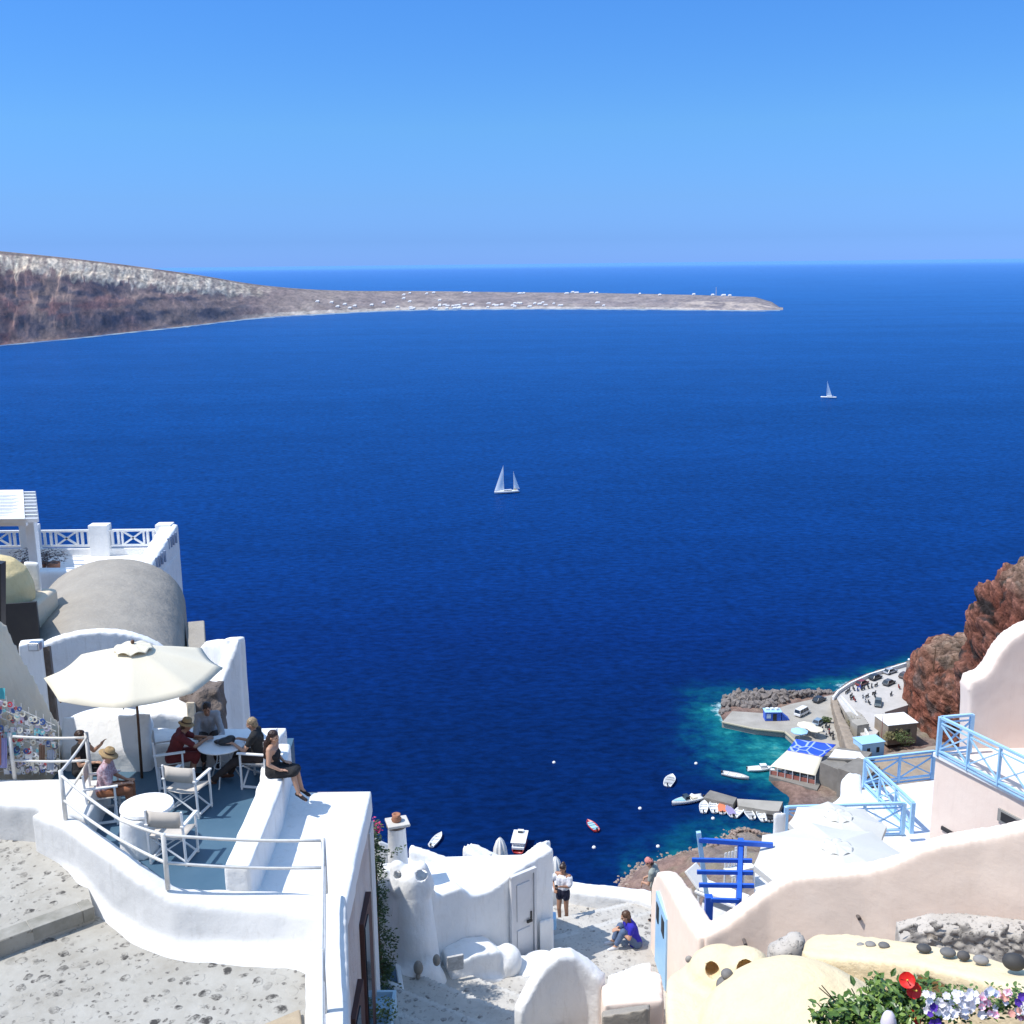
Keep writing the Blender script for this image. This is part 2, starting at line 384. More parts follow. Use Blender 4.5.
    # bump
    mp2 = nn(nt, 'ShaderNodeMapping'); mp2.inputs['Scale'].default_value = (.5, 1.2, 1); mp2.inputs['Rotation'].default_value = (0, 0, -.1); L(pos, mp2.inputs['Vector'])
    nw = nn(nt, 'ShaderNodeTexNoise', Scale=.42, Detail=7, Roughness=.6); L(mp2.outputs[0], nw.inputs['Vector'])
    bp = nn(nt, 'ShaderNodeBump', Strength=.55, Distance=.6); L(nw.outputs[0], bp.inputs['Height'])
    L(bp.outputs['Normal'], b.inputs['Normal'])
    # soft wind-roughened sky reflection, stronger at low angles
    gl = nn(nt, 'ShaderNodeBsdfGlossy', Roughness=.18); L(bp.outputs['Normal'], gl.inputs['Normal'])
    fz_ = nn(nt, 'ShaderNodeFresnel', IOR=1.33); mf = nn(nt, 'ShaderNodeMapRange'); mf.inputs['To Min'].default_value = 0; mf.inputs['To Max'].default_value = .16
    L(fz_.outputs[0], mf.inputs['Value']); ms = nn(nt, 'ShaderNodeMixShader'); L(mf.outputs[0], ms.inputs[0]); L(b.outputs[0], ms.inputs[1]); L(gl.outputs[0], ms.inputs[2])
    L(ms.outputs[0], nt.nodes['Material Output'].inputs['Surface'])
    return m
SEA = make_sea()

# coast of the bay below the village, traced on the waterline and closed inland
coast_px = [(600, 905), (615, 893), (622, 882), (636, 871), (650, 865), (668, 858), (690, 852), (712, 846), (724, 838), (735, 831), (752, 832), (775, 838), (784, 830),
            (788, 812), (790, 797), (776, 787), (770, 780), (775, 768), (786, 758), (797, 748),
            (796, 742), (786, 733), (755, 729), (724, 723), (720, 714), (722, 704), (730, 698), (745, 696),
            (765, 695), (790, 696), (812, 696), (828, 695), (838, 690), (846, 683), (862, 676), (880, 670), (903, 663), (930, 655), (960, 640), (1000, 628), (1060, 622), (1200, 600)]
coast = [at_z(x, y, 0).xy for x, y in coast_px]
left = [Vector(p) for p in ((-900, 120), (-420, 150), (-200, 172), (-90, 178), (-30, 180), (2, 184))]
right = [Vector(p) for p in ((500, 420), (900, 420))]
LAND = left + coast + right + [Vector((900, -200)), Vector((-900, -200))]
LN = np.array([tuple(p) for p in LAND])
def sdist(X, Y):
    """signed distance to the coast polygon, + inside; numpy arrays"""
    P = LN; n = len(P); d = np.full(X.shape, 1e18); ins = np.zeros(X.shape, bool)
    for i in range(n):
        a = P[i]; b = P[(i+1) % n]; e = b-a
        wx = X-a[0]; wy = Y-a[1]
        t = np.clip((wx*e[0]+wy*e[1])/(e@e), 0, 1)
        d = np.minimum(d, (wx-t*e[0])**2+(wy-t*e[1])**2)
        c = ((a[1] > Y) != (b[1] > Y)) & (X < (b[0]-a[0])*(Y-a[1])/(b[1]-a[1]+1e-12)+a[0])
        ins ^= c
    d = np.sqrt(d); return np.where(ins, d, -d)
def gridmesh(name, X, Y, Z, attrs, mats):
    ny, nx = X.shape
    me = bpy.data.meshes.new(name)
    v = np.stack([X, Y, Z], -1).reshape(-1, 3)
    idx = np.arange(nx*ny).reshape(ny, nx)
    q = np.stack([idx[:-1, :-1], idx[:-1, 1:], idx[1:, 1:], idx[1:, :-1]], -1).reshape(-1, 4)
    me.from_pydata(v.tolist(), [], q.tolist()); me.update()
    for k, a in attrs.items():
        if a.ndim == 2:
            at = me.attributes.new(k, 'FLOAT', 'POINT'); at.data.foreach_set('value', a.reshape(-1).astype(np.float32))
        else:
            at = me.attributes.new(k, 'FLOAT_COLOR', 'POINT')
            cc = np.concatenate([a.reshape(-1, 3), np.ones((nx*ny, 1))], 1); at.data.foreach_set('color', cc.reshape(-1).astype(np.float32))
    me.polygons.foreach_set('use_smooth', [True]*len(me.polygons))
    return link(name, me, mats)
def axis(vals):
    out = []
    for a, b, st in vals: out += list(np.arange(a, b, st))
    return np.array(out+[vals[-1][1]])
xs = axis([(-90000, -4000, 8000), (-4000, -200, 400), (-200, 10, 15), (10, 160, 2.0), (160, 400, 20), (400, 4000, 400), (4000, 90000, 8000)])
ys = axis([(-500, 160, 60), (160, 370, 2.0), (370, 600, 20), (600, 4000, 300), (4000, 120000, 6000)])
X, Y = np.meshgrid(xs, ys)
sd = -sdist(X, Y)
def blob(px, py, rx, ry, amp):
    c = at_z(px, py, 0); return amp*np.exp(-(((X-c.x)/rx)**2+((Y-c.y)/ry)**2))
sh = 0.42*np.exp(-np.maximum(sd, 0)/4.5)
sh = np.where(X > 20, sh, sh*.3)
# the harbour basin and the reef off the mole are shallow
sh += blob(768, 745, 13, 13, .34)+blob(735, 742, 11, 12, .28)+blob(708, 712, 6, 13, .36)+blob(752, 768, 10, 11, .30)+blob(715, 690, 10, 10, .10)
sh += blob(775, 690, 22, 6, .12)+blob(826, 684, 9, 5, .38)+blob(705, 838, 9, 7, .20)+blob(755, 822, 12, 6, .12)+blob(640, 858, 12, 6, .06)+blob(690, 750, 8, 18, .10)
# beach shelf below the far headland's tip
foam = np.where((sd > -3) & (X > 15), np.exp(-np.maximum(sd, 0)/1.6), 0)*.8
foam += blob(714, 708, 4, 9, .62)+blob(828, 684, 6, 3, .66)+blob(724, 693, 8, 3, .45)
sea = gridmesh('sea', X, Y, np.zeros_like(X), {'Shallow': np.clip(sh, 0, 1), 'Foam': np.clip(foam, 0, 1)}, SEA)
struct(sea, 'deep blue sea filling the caldera to the horizon')

# ================================================================ far headland with cliffs
shore = [(-420, 400), (0, 345), (60, 340), (130, 332), (200, 325), (250, 318), (330, 313.5), (400, 310), (500, 309), (600, 309), (700, 310), (760, 310.5), (783, 310)]
ridge = [(-420, 215), (0, 251), (60, 257), (120, 264), (200, 275), (250, 284), (300, 289), (350, 291), (420, 291), (500, 292), (600, 293), (700, 295), (755, 297), (772, 302), (783, 309.5)]
def SH(x): return sum(interp(x+d_, shore) for d_ in range(-32, 33, 8))/9 if x < 740 else interp(x, shore)
def RG(x): return sum(interp(x+d_, ridge) for d_ in range(-20, 21, 5))/9 if x < 730 else interp(x, ridge)
cols = list(np.arange(-420, 0, 6))+list(np.arange(0, 784, 1.0)); R_ = 54
V = []; C = []
for px in cols:
    S = at_z(px, SH(px), 0)
    back = interp(px, [(-420, 380), (0, 260), (250, 260), (500, 300), (783, 120)])
    T = at_Y(px*1.0, RG(px), S.y+back)
    if T.z < 1: T.z = 1
    for r in range(R_+10):
        v = r/(R_-1)
        if v <= 1:
            hp = lerp(.20*smooth01(v/.25)+.80*smooth01((v-.08)/.92)*.5+.80*v*.5, v**.85, smooth01((px-220)/160))
            p = S.lerp(T, v); p.z = T.z*min(1, hp)
            g = fbm(px*.045, v*2.6, 3.1)                         # gullies run down the slope
            g2 = fbm(px*.16, v*7, 9.4)
            amp = T.z*math.sin(PI*min(v, 1))*.22
            p.y += g*amp*.75+g2*amp*.28; p.z += g2*amp*.07
            if px < 1260: p.z += T.z*.012*math.sin(v*22+g*3)*math.sin(PI*v)
            p.z = max(p.z, .2*v)
        else:
            k = (v-1)/((R_+9)/(R_-1)-1)
            p = Vector((T.x, T.y+k*500, T.z*(1-k*1.05)-.5*k))
        V.append(p)
        # colours: red-brown lava low, dark outcrops, white pumice band high on the left part
        n1 = fbm(px*.02, v*1.5, 1.7); n2 = fbm(px*.09, v*7, 5.2); n3 = fbm(px*.22, v*1.6, 8.8); n4 = fbm(px*.35, v*22, 2.2)
        c = Vector((.165, .105, .10))
        c = c.lerp(Vector((.215, .155, .135)), smooth01(.5+n1))
        if px < 330: c = c.lerp(Vector((.15, .068, .066)), smooth01((fbm(px*.022, v*5, 31)-.0)*3)*smooth01((170-px)/90)*smooth01((.66-v)/.1)*.8)
        dark = smooth01((fbm(px*.04, v*9, 12)-.08)*4)*smooth01((280-px)/70+.15)*smooth01((.72-v)/.12)
        c = c.lerp(Vector((.065, .055, .072)), dark*.85)
        lowb = interp(px, [(-420, .6), (0, .68), (60, .66), (130, .58), (190, .52), (225, .50), (262, .55), (300, .9)])+n3*.10+n2*.10
        topb = interp(px, [(-420, .9), (0, .93), (60, .965), (160, .95), (250, .93), (300, .96)])
        wht = smooth01((v-lowb)/.05)*smooth01((topb-v)/.04)*smooth01((285-px)/50)
        wht *= (.42+.9*smooth01(.5+n3*1.0))
        c = c.lerp(Vector((.56, .50, .41))*(1+n4*.5), min(1, wht))
        # paler scars low on the spit
        if px > 200:
            sc_ = smooth01((fbm(px*.05, v*3, 44)-.1)*4)*smooth01((px-200)/110)
            c = c.lerp(Vector((.20, .175, .155)), .6*smooth01((px-200)/120)); c = c.lerp(Vector((.34, .30, .26)), sc_*.5*(1-v))
        if 215 < px < 700 and v < .10+.03*n2: c = c.lerp(Vector((.42, .40, .37)), .8*smooth01((px-215)/90))
        if px > 660 and v < .55: c = c.lerp(Vector((.42, .36, .30)), smooth01((px-660)/40)*smooth01(.5+n2*1.5)*.7)
        if v > topb: c = c.lerp(Vector((.17, .15, .13)), .7)
        c = c*(1+n4*.38+n2*.22)
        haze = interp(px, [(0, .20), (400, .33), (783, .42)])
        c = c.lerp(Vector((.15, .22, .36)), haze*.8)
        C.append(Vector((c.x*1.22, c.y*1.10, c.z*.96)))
nr = R_+10
A = np.array([tuple(p) for p in V]).reshape(len(cols), nr, 3); CC = np.clip(np.array([tuple(p) for p in C]).reshape(len(cols), nr, 3), .01, 1)
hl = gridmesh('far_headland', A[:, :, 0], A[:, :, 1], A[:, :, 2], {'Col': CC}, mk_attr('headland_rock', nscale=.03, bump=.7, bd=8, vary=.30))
struct(hl, 'long brown headland with a white pumice cliff tapering to a low spit')
tag(hl, kind='structure')
# pale surf line along the headland's foot
mbs = MB(); pr = None
for px in range(-60, 784, 4):
    a = at_z(px, SH(px)+.9+.5*ns(px*.2, 3), .3); b = at_z(px, SH(px)-1.0, .3)
    if pr: mbs.add([pr[0], a, b, pr[1]], [(0, 1, 2, 3)])
    pr = (a, b)
struct(build(mbs, 'shore_surf', mk('surf_foam', (.24, .33, .40), (.04, .12, .30), scale=.02, amount=3, rough=.5)), 'pale broken surf line along the foot of the headland')

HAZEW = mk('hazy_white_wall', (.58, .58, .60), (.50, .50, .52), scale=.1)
def far_house(px, py, wd, dp, ht, dome=False, nm='house', label=None, grp=None):
    i = (px, SH(px), RG(px))
    v = max(.04, (i[1]-py)/(i[1]-i[2]))
    ci = max(0, min(len(cols)-1, int(np.argmin(abs(np.array(cols)-px))))); ri = min(R_-1, int(v*(R_-1)))
    rws = A[ci, :R_]
    zz = [abs((512-F*math.tan(math.atan2(q[2]-CZ, q[1])+PITCH))-py) for q in rws]; ri = int(np.argmin(zz))
    q = rws[ri]
    wd *= .8; ht *= .8
    x0, x1, y0, y1, z0 = q[0]-wd/2, q[0]+wd/2, q[1]-dp/2, q[1]+dp/2, q[2]
    m = MB().prism([(x0, y0, z0+ht*.5), (x1, y0, z0+ht*.5), (x1, y1, z0+ht*1.25), (x0, y1, z0+ht*1.25)], z0-2)
    m.prism([(x0-wd*.3, y0-dp*.2, z0+ht*.3), (x0+wd*.1, y0-dp*.2, z0+ht*.3), (x0+wd*.1, y1-1, z0+ht*.8), (x0-wd*.3, y1-1, z0+ht*.8)], z0-2)
    if dome: m.lathe([(wd*.35, 0), (wd*.30, wd*.2), (wd*.16, wd*.34), (.01, wd*.38)], (q[0], q[1], q[2]+ht), 10)
    o = build(m, nm, HAZEW); tag(o, label, 'house', grp)
    return o
for k in range(46):
    px = random.choice([random.gauss(415, 14), random.gauss(452, 12), random.gauss(500, 14), random.gauss(545, 16), random.uniform(400, 610)]); 
    py = SH(px)-random.uniform(1.2, 5.5)
    far_house(px, py, random.uniform(6, 12), random.uniform(6, 9), random.uniform(3.5, 5.5), nm='house',
              label='tiny white house low by the water at the foot of the far headland', grp='white houses along the shore of the headland')
for k, (px, py, s) in enumerate([(404, 293, 9), (410, 291.5, 7), (427, 292, 8), (434, 291.5, 9), (466, 291.5, 14), (470, 292, 9), (520, 293, 12), (524, 293, 8), (567, 293.5, 12), (573, 292.4, 10), (577, 293, 12),
                               (592, 293.2, 12), (597, 293.4, 9), (694, 296, 8), (713, 296, 8), (724, 297, 12), (730, 297, 8), (660, 296, 8), (640, 295, 6)]):
    far_house(px, py+1, s, 8, 4.5, nm='house', label='white house up on the ridge line of the far headland', grp='white houses on the ridge of the headland')
for k, (px, py) in enumerate([(404, 298), (410, 301), (338, 305), (332, 301), (350, 307), (355, 305), (318, 300), (345, 303), (440, 300), (372, 304), (384, 302)]):
    far_house(px, py, 9, 8, 5, nm='house', label='white house halfway up the slope of the far headland', grp='white houses on the slope of the headland')
q = at_Y(716, 296, 3000)
tag(build(MB().tube([(q.x, q.y, q.z-3), (q.x, q.y, q.z+24)], [1.2, .5], 6), 'radio_mast', HAZEW), 'thin pale radio mast on the tip of the headland', 'radio mast')

# ================================================================ near land: slope, shore rocks, red hill
xs = axis([(-240, 0, 6), (0, 150, 1.3), (150, 330, 5)])
ys = axis([(-30, 150, 5), (150, 330, 1.3), (330, 400, 5)])
X, Y = np.meshgrid(xs, ys); sd = sdist(X, Y)
def nz(X, Y, k, oct=4, z=0): 
    out = np.zeros_like(X); f = out.ravel(); xx = (X*k).ravel(); yy = (Y*k).ravel()
    for i in range(len(xx)): f[i] = noise.fractal(Vector((xx[i], yy[i], z)), 1.0, 2.0, oct)
    return f.reshape(X.shape)
N1 = nz(X, Y, .03); N2 = nz(X, Y, .14, 5, 3.); N3 = nz(X, Y, .45, 4, 7.)
d = np.maximum(sd, 0)
Z = 5*(1-np.exp(-d/5))+.45*np.maximum(d-5, 0)
Z = np.maximum(Z, np.where(Y < 62, 120-.72*Y-4.5, 0))
# flat ground of the harbour (mole, car park, piers' roots)
harb_px = [(812, 860), (783, 840), (770, 800), (770, 778), (790, 748), (720, 722), (716, 700), (830, 690), (905, 655), (985, 690), (985, 760), (880, 790)]
H = np.array([tuple(at_z(x, y, 0).xy) for x, y in harb_px])
def pdist(X, Y, P):
    n = len(P); dd = np.full(X.shape, 1e18); ins = np.zeros(X.shape, bool)
    for i in range(n):
        a = P[i]; b = P[(i+1) % n]; e = b-a; wx = X-a[0]; wy = Y-a[1]
        t = np.clip((wx*e[0]+wy*e[1])/(e@e), 0, 1); dd = np.minimum(dd, (wx-t*e[0])**2+(wy-t*e[1])**2)
        ins ^= ((a[1] > Y) != (b[1] > Y)) & (X < (b[0]-a[0])*(Y-a[1])/(b[1]-a[1]+1e-12)+a[0])
    dd = np.sqrt(dd); return np.where(ins, -dd, dd)
hd = pdist(X, Y, H)
flat = np.clip(hd/28, 0, 1); flat = flat*flat*(3-2*flat)
Zf = np.minimum(Z, 1.0+N3*.3)
Z = Zf*(1-flat)+Z*flat
Z += np.where(sd > 0, (N2*1.6*np.clip(d/6, 0, 1)+N3*.8*np.clip(d/3, 0, 1)+N1*3*np.clip(d/30, 0, 1))*np.clip(flat+.12, 0, 1), 0)
Z = np.where(sd > 0, np.maximum(Z, -.2+np.minimum(d, 2)*.4), np.maximum(sd*.5, -6))
mixn = np.clip(.5+N2*.9, 0, 1)[..., None]
tan = np.array((.32, .25, .20)); red = np.array((.24, .12, .095)); gry = np.array((.22, .20, .185)); olive = np.array((.15, .15, .085))
CL = tan*(1-mixn)+gry*mixn
rm = np.clip((N1+.15)*2+np.clip((14-d)/10, 0, 1), 0, 1)[..., None]*.55
CL = CL*(1-rm)+red*rm
om = np.clip((N3-.05)*3, 0, 1)[..., None]*np.clip(d/14, 0, 1)[..., None]*.5
CL = CL*(1-om)+olive*om
wet = np.clip((1.3-Z)/1.3, 0, 1)[..., None]; CL = CL*(1-.5*wet)
CL = CL*(1+.35*N3[..., None])
land = gridmesh('hillside', X, Y, Z, {'Col': CL}, mk_attr('hillside_rock', nscale=.8, bump=.9, bd=.7, vary=.35))
struct(land, 'rocky hillside falling from the village to the harbour')

def crag(name, c, r, seed, amp, col_a, col_b, col_c, ex=.75, n=150, label=''):
    """a displaced superellipsoid of rock"""
    vs = []; cs = []
    nu, nv = n, n//2
    for j in range(nv+1):
        ph = PI/2*(1-j/nv)            # top half only
        for i in range(nu+1):
            th = 2*PI*i/nu
            def sp(w, e): return math.copysign(abs(w)**e, w)
            x = sp(math.cos(th), .85)*sp(math.cos(ph), ex); y = sp(math.sin(th), .85)*sp(math.cos(ph), ex); z = sp(math.sin(ph), ex)
            q = Vector((x*r[0], y*r[1], z*r[2]))
            w_ = Vector((q.x*.06, q.y*.06, q.z*.08))+Vector((seed, 0, 0))
            a = noise.fractal(w_, 1, 2, 5); bb = noise.ridged_multi_fractal(w_*2.3, 1, 2.1, 5, 1, 2)-1; sm_ = noise.fractal(w_*11, 1, 2, 4)
            vd = noise.voronoi(w_*2.6, distance_metric='DISTANCE', exponent=2.5)[0]; v2 = noise.voronoi(w_*7+Vector((3, 1, 2)))[0]
            fct = min(vd[1]-vd[0], .6)*1.1-.3; fc2 = min(v2[1]-v2[0], .5)-.2
            q = q*(1+amp*(a*.5+fct*.45+fc2*.16+sm_*.08))
            vs.append(q+Vector(c))
            t = smooth01(.5+a*1.1); cc = Vector(col_a).lerp(Vector(col_b), t)
            cc = cc.lerp(Vector(col_c), smooth01((noise.fractal(w_*3.5+Vector((5, 5, 5)), 1, 2, 4)-.08)*2.4))
            if z > .90: cc = cc.lerp(Vector((.26, .19, .14)), smooth01((z-.86)/.1)*.7)
            cs.append(cc*(1+sm_*.7)*(.72+.5*smooth01((vd[1]-vd[0])*3))*(.8+.35*smooth01((v2[1]-v2[0])*3)))
    A_ = np.array([tuple(p) for p in vs]).reshape(nv+1, nu+1, 3)
    o = gridmesh(name, A_[:, :, 0], A_[:, :, 1], A_[:, :, 2], {'Col': np.clip(np.array([tuple(p) for p in cs]).reshape(nv+1, nu+1, 3), .01, 1)},
                 mk_attr(name+'_rock', nscale=1.1, bump=1.0, bd=1.2, vary=.5))
    o.data.polygons.foreach_set('use_smooth', [False]*len(o.data.polygons))
    return struct(o, label)
p1 = at_Y(1058, 720, 235)
crag('red_cliff', (p1.x+20, 238, 0), (38, 34, 50.5), 3.3, .13, (.17, .058, .038), (.23, .105, .075), (.05, .04, .038), .42, 260, label='tall dark red volcanic crag above the harbour')
p2 = at_Y(950, 720, 268)
crag('red_bluff', (p2.x+6, 272, 0), (15.5, 22, 20), 8.1, .22, (.23, .085, .055), (.26, .125, .085), (.13, .085, .07), .6, 180, label='lower reddish bluff beside the harbour car park')
# ================================================================ harbour
ROCKD = mk('breakwater_boulder', (.11, .095, .09), (.26, .22, .19), scale=1.2, bump=.6, bscale=4, bdist=.2)
ASPH = mk('pale_worn_asphalt', (.52, .49, .46), (.42, .40, .37), scale=.4)
TANW = mk('tan_dry_wall', (.34, .27, .20), (.24, .19, .14), scale=.7, bump=.5, bscale=2.5, bdist=.15)
def poly(pts, z): return [at_z(x, y, z) for x, y in pts]
quay = MB().prism(poly([(722, 722), (732, 711), (764, 713), (790, 704), (836, 694), (852, 742), (838, 752), (800, 747), (797, 743), (785, 732), (755, 729)], 1.5), -3)
struct(build(quay, 'quay', CONC, bevel=.08), 'pale concrete mole and quay around the harbour basin')
kb = MB(); kp = poly([(722, 722), (755, 729), (785, 732), (797, 743)], 1.62)
for a, b_ in zip(kp, kp[1:]): kb.bar(a, b_, .5, .3)
struct(build(kb, 'quay_kerb', mk('yellowed_kerb', (.50, .44, .28), (.42, .38, .30), scale=.3)), 'yellowed kerb along the edge of the mole')
carpark = MB().prism(poly([(836, 697), (850, 687), (870, 678), (906, 667), (916, 690), (908, 705), (885, 712), (884, 724), (874, 737), (866, 741), (848, 716)], 4), -1)
struct(build(carpark, 'car_park', ASPH, bevel=.05), 'pale car park above the quay by the red bluff')
lw = MB().wallstrip([p+Vector((0, 0, .9)) for p in poly([(833, 700), (838, 693.5), (850, 685.5), (870, 676.5), (906, 665.5)], 4)], .5, 1)
tag(build(lw, 'low_wall', WHITE, bevel=.05), 'long low white wall along the seaward edge of the car park', 'wall')
lw = MB().wallstrip([p+Vector((0, 0, 1)) for p in poly([(841, 699), (852, 712), (860, 722), (868, 738)], 4)], .5, 1)
tag(build(lw, 'low_wall', WHITE2, bevel=.05), 'white parapet slanting down the inner edge of the car park', 'wall')
lw = MB().wallstrip([p+Vector((0, 0, 1)) for p in poly([(868, 738), (856, 750), (848, 760)], 4)], .6, 0)
tag(build(lw, 'low_wall', WHITE2, bevel=.05), 'white wall running from the car park down behind the light blue house', 'wall')
sw = MB().wallstrip([at_z(834, 697, 3.8), at_z(838, 712, 4.5), at_z(844, 726, 5.5), at_z(851, 742, 6.5), at_z(855, 752, 6.5)], [1.6, 1.8, 2.4, 3, 3], 0)
tag(organic(sw, 'stone_wall', TANW, voxel=.3, iters=2, disp=.5, dscale=2), 'rough brown stone wall slanting between the quay and the car park', 'wall')
st = MB()
for k in range(14):
    a = at_z(839, 700, 3).lerp(at_z(852, 733, 4), k/14); st.box((a.x+2.2, a.y, 1+k*.25), (3.4, 2.6, 2+k*.12), rz=.3)
struct(build(st, 'harbour_steps', CONC), 'broad pale steps beside the brown stone wall')
# boulders of the breakwater
mb = MB()
for k in range(330):
    t = random.random(); px = lerp(723, 832, t)
    py = random.uniform(interp(px, [(723, 704), (735, 697.5), (830, 694)]), interp(px, [(723, 716), (732, 710), (765, 712), (800, 702), (832, 697)]))
    r = random.uniform(.6, 1.35)*(1.1 if t < .6 else .75)
    c = at_z(px, py, 0); zz = .5+2.0*random.random()*math.sin(PI*min(1, max(0, (py-693)/20)))
    t_ = bmesh.new(); bmesh.ops.create_icosphere(t_, subdivisions=1, radius=1)
    R = Matrix.Rotation(random.uniform(0, 6), 3, (random.random(), random.random(), random.random()+.1))
    vs = [R @ Vector((v.co.x*r*1.35, v.co.y*r, v.co.z*r*.8))*(random.uniform(.78, 1.12))+Vector((c.x, c.y, zz)) for v in t_.verts]
    mb.add(vs, [tuple(v.index for v in f.verts) for f in t_.faces]); t_.free()
tag(build(mb, 'breakwater_rocks', ROCKD), 'dark tumbled boulders piled along the seaward side of the mole', kind='stuff')
# shore rocks scattered along the near coast
mb = MB(); cc_ = coast[:13]
for k in range(330):
    i = random.randrange(0, len(cc_)-1); a = cc_[i].lerp(cc_[i+1], random.random()); off = random.gauss(.5, 1.6)
    r = random.uniform(.2, .6)
    nrm = (cc_[i+1]-cc_[i]).normalized(); nrm = Vector((nrm.y, -nrm.x))
    p = a+nrm*off
    dd = float(sdist(np.array([p.x]), np.array([p.y]))[0])
    z = (5*(1-math.exp(-dd/5))+.45*max(dd-5, 0)) if dd > 0 else dd*.15
    t_ = bmesh.new(); bmesh.ops.create_icosphere(t_, subdivisions=1, radius=1)
    R = Matrix.Rotation(random.uniform(0, 6), 3, (random.random(), random.random(), random.random()+.1))
    vs = [R @ Vector((v.co.x*r*1.4, v.co.y*r, v.co.z*r*.8))*(random.uniform(.75, 1.15))+Vector((p.x, p.y, z*.9)) for v in t_.verts]
    mb.add(vs, [tuple(v.index for v in f.verts) for f in t_.faces]); t_.free()
tag(build(mb, 'shore_rocks', mk('shore_rock', (.22, .14, .11), (.38, .30, .24), scale=.6, bump=.6, bscale=4, bdist=.2)), 'reddish broken rocks along the waterline below the village', kind='stuff')

# lower pier
for pts, nm, lab in (([(703.5, 797), (710, 790), (737, 797.6), (733, 804.5)], 'pier', 'outer grey slab of the small boat pier'),
                     ([(737, 798.6), (783, 801.5), (779, 811), (772, 811), (738.5, 805.5)], 'pier', 'inner paler slab of the small boat pier, joined to the shore')):
    struct(build(MB().prism(poly(pts, 1.5), -2), nm, CONCD if 'outer' in lab else CONC, bevel=.06), lab)

# ---------------------------------------------------------------- vehicles
TYRE = RUBBER
def car_tree(col, kind, label, cat, group, p0, p1, z):
    a = at_z(p0[0], p0[1], z); b = at_z(p1[0], p1[1], z); c = (a+b)/2; ang = math.atan2(b.y-a.y, b.x-a.x)
    r = empty('parked_car' if kind != 'van' else 'parked_van', (c.x, c.y, z), ang); tag(r, label, cat, group)
    van = kind == 'van'; L = 5.3 if van else 4.5; W = 1.95 if van else 1.8; H = 2.0 if van else 1.46; h = .82 if not van else 1.0
    prof = [(-L/2, .35), (-L/2, h), (-L/2+.15, h+.02), (L/2-1.1, h+.02), (L/2-.1, h-.14), (L/2, .55), (L/2, .32)]
    m = MB(); n = len(prof)
    m.add([(x, s*W/2, zz) for s in (-1, 1) for x, zz in prof], [tuple(range(n)), tuple(range(2*n-1, n-1, -1))]+[(i, (i+1) % n, (i+1) % n+n, i+n) for i in range(n)])
    body = build(m, 'body', col, r, bevel=.09, local=True)
    gx = [(-L/2+.2, h), (-L/2+(.3 if van else .75), H), (L/2-(1.35 if van else 1.9), H), (L/2-(.75 if van else 1.0), h)]
    m = MB(); m.add([(x, s*(W/2-(.06 if zz < H else .2)), zz) for s in (-1, 1) for x, zz in gx], [(0, 1, 2, 3), (7, 6, 5, 4)]+[(i, (i+1) % 4, (i+1) % 4+4, i+4) for i in range(4)])
    build(m, 'window', GLASS, r, bevel=.05, local=True)
    m = MB().box(((gx[1][0]+gx[2][0])/2, 0, H+.02), (gx[2][0]-gx[1][0]+.1, W-.42, .07))
    for s in (-1, 1):
        for i in (0, 3): m.bar((gx[i][0], s*(W/2-.06), gx[i][1]), (gx[1 if i == 0 else 2][0], s*(W/2-.2), H), .09)
        for q in ((.1,) if not van else (-.7, .35)): m.bar((q, s*(W/2-.055), h), (q, s*(W/2-.19), H), .09)
    build(m, 'roof', col, r, local=True)
    for sx in (-1, 1):
        for sy in (-1, 1):
            q = MB().tube([(sx*L*.31, sy*(W/2-.12), .32), (sx*L*.31, sy*(W/2+.03), .32)], .32, 12)
            wl = build(q, 'wheel', TYRE, r, local=True)
        for sy in (-1, 1):
            if sx == 1: build(MB().box((L/2-.02, sy*W*.36, .62), (.08, .34, .16)), 'headlight', CHROME, r, local=True)
    return r
def carpaint(n, c): return mk(n, c, tuple(x*.9 for x in c), rough=.25, scale=3, world=False)
G1 = 'cars parked by the harbour'
car_tree(carpaint('white_car_paint', (.75, .75, .75)), 'van', 'white van parked on the quay behind the blue kiosk', 'van', None, (793.4, 719), (810.5, 710), 1.51)
car_tree(carpaint('dark_car_paint', (.03, .035, .045)), 'car', 'black car parked against the low white seaward wall', 'car', G1, (869, 681.5), (881.5, 676.5), 4.01)
car_tree(carpaint('grey_car_paint', (.10, .105, .11)), 'car', 'large charcoal car in the second row of the car park', 'car', G1, (882, 687.5), (895.5, 681), 4.01)
car_tree(carpaint('pale_car_paint', (.40, .42, .46)), 'car', 'pale silver car nearest the red bluff by the seaward wall', 'car', G1, (884.5, 675), (896, 671), 4.01)
car_tree(carpaint('red_car_paint', (.22, .05, .05)), 'car', 'dark red car leftmost of those against the seaward wall', 'car', G1, (857, 687), (867, 682.5), 4.01)
car_tree(carpaint('green_grey_paint', (.11, .13, .13)), 'car', 'dark green grey car nose on in the middle of the car park', 'car', G1, (878.5, 700.5), (877.5, 709), 4.01)
car_tree(carpaint('dark_car_paint', (.03, .035, .045)), 'car', 'small black car on the quay beside the boulders', 'car', G1, (815.5, 703), (823, 699.5), 1.51)
car_tree(carpaint('blue_car_paint', (.22, .30, .38)), 'car', 'blue grey car beside the scooters on the quay', 'car', G1, (814, 727), (823, 720.5), 1.51)
car_tree(carpaint('brown_car_paint', (.12, .09, .08)), 'car', 'brown car half hidden at the foot of the bluff', 'car', G1, (901, 679), (908, 675), 4.01)
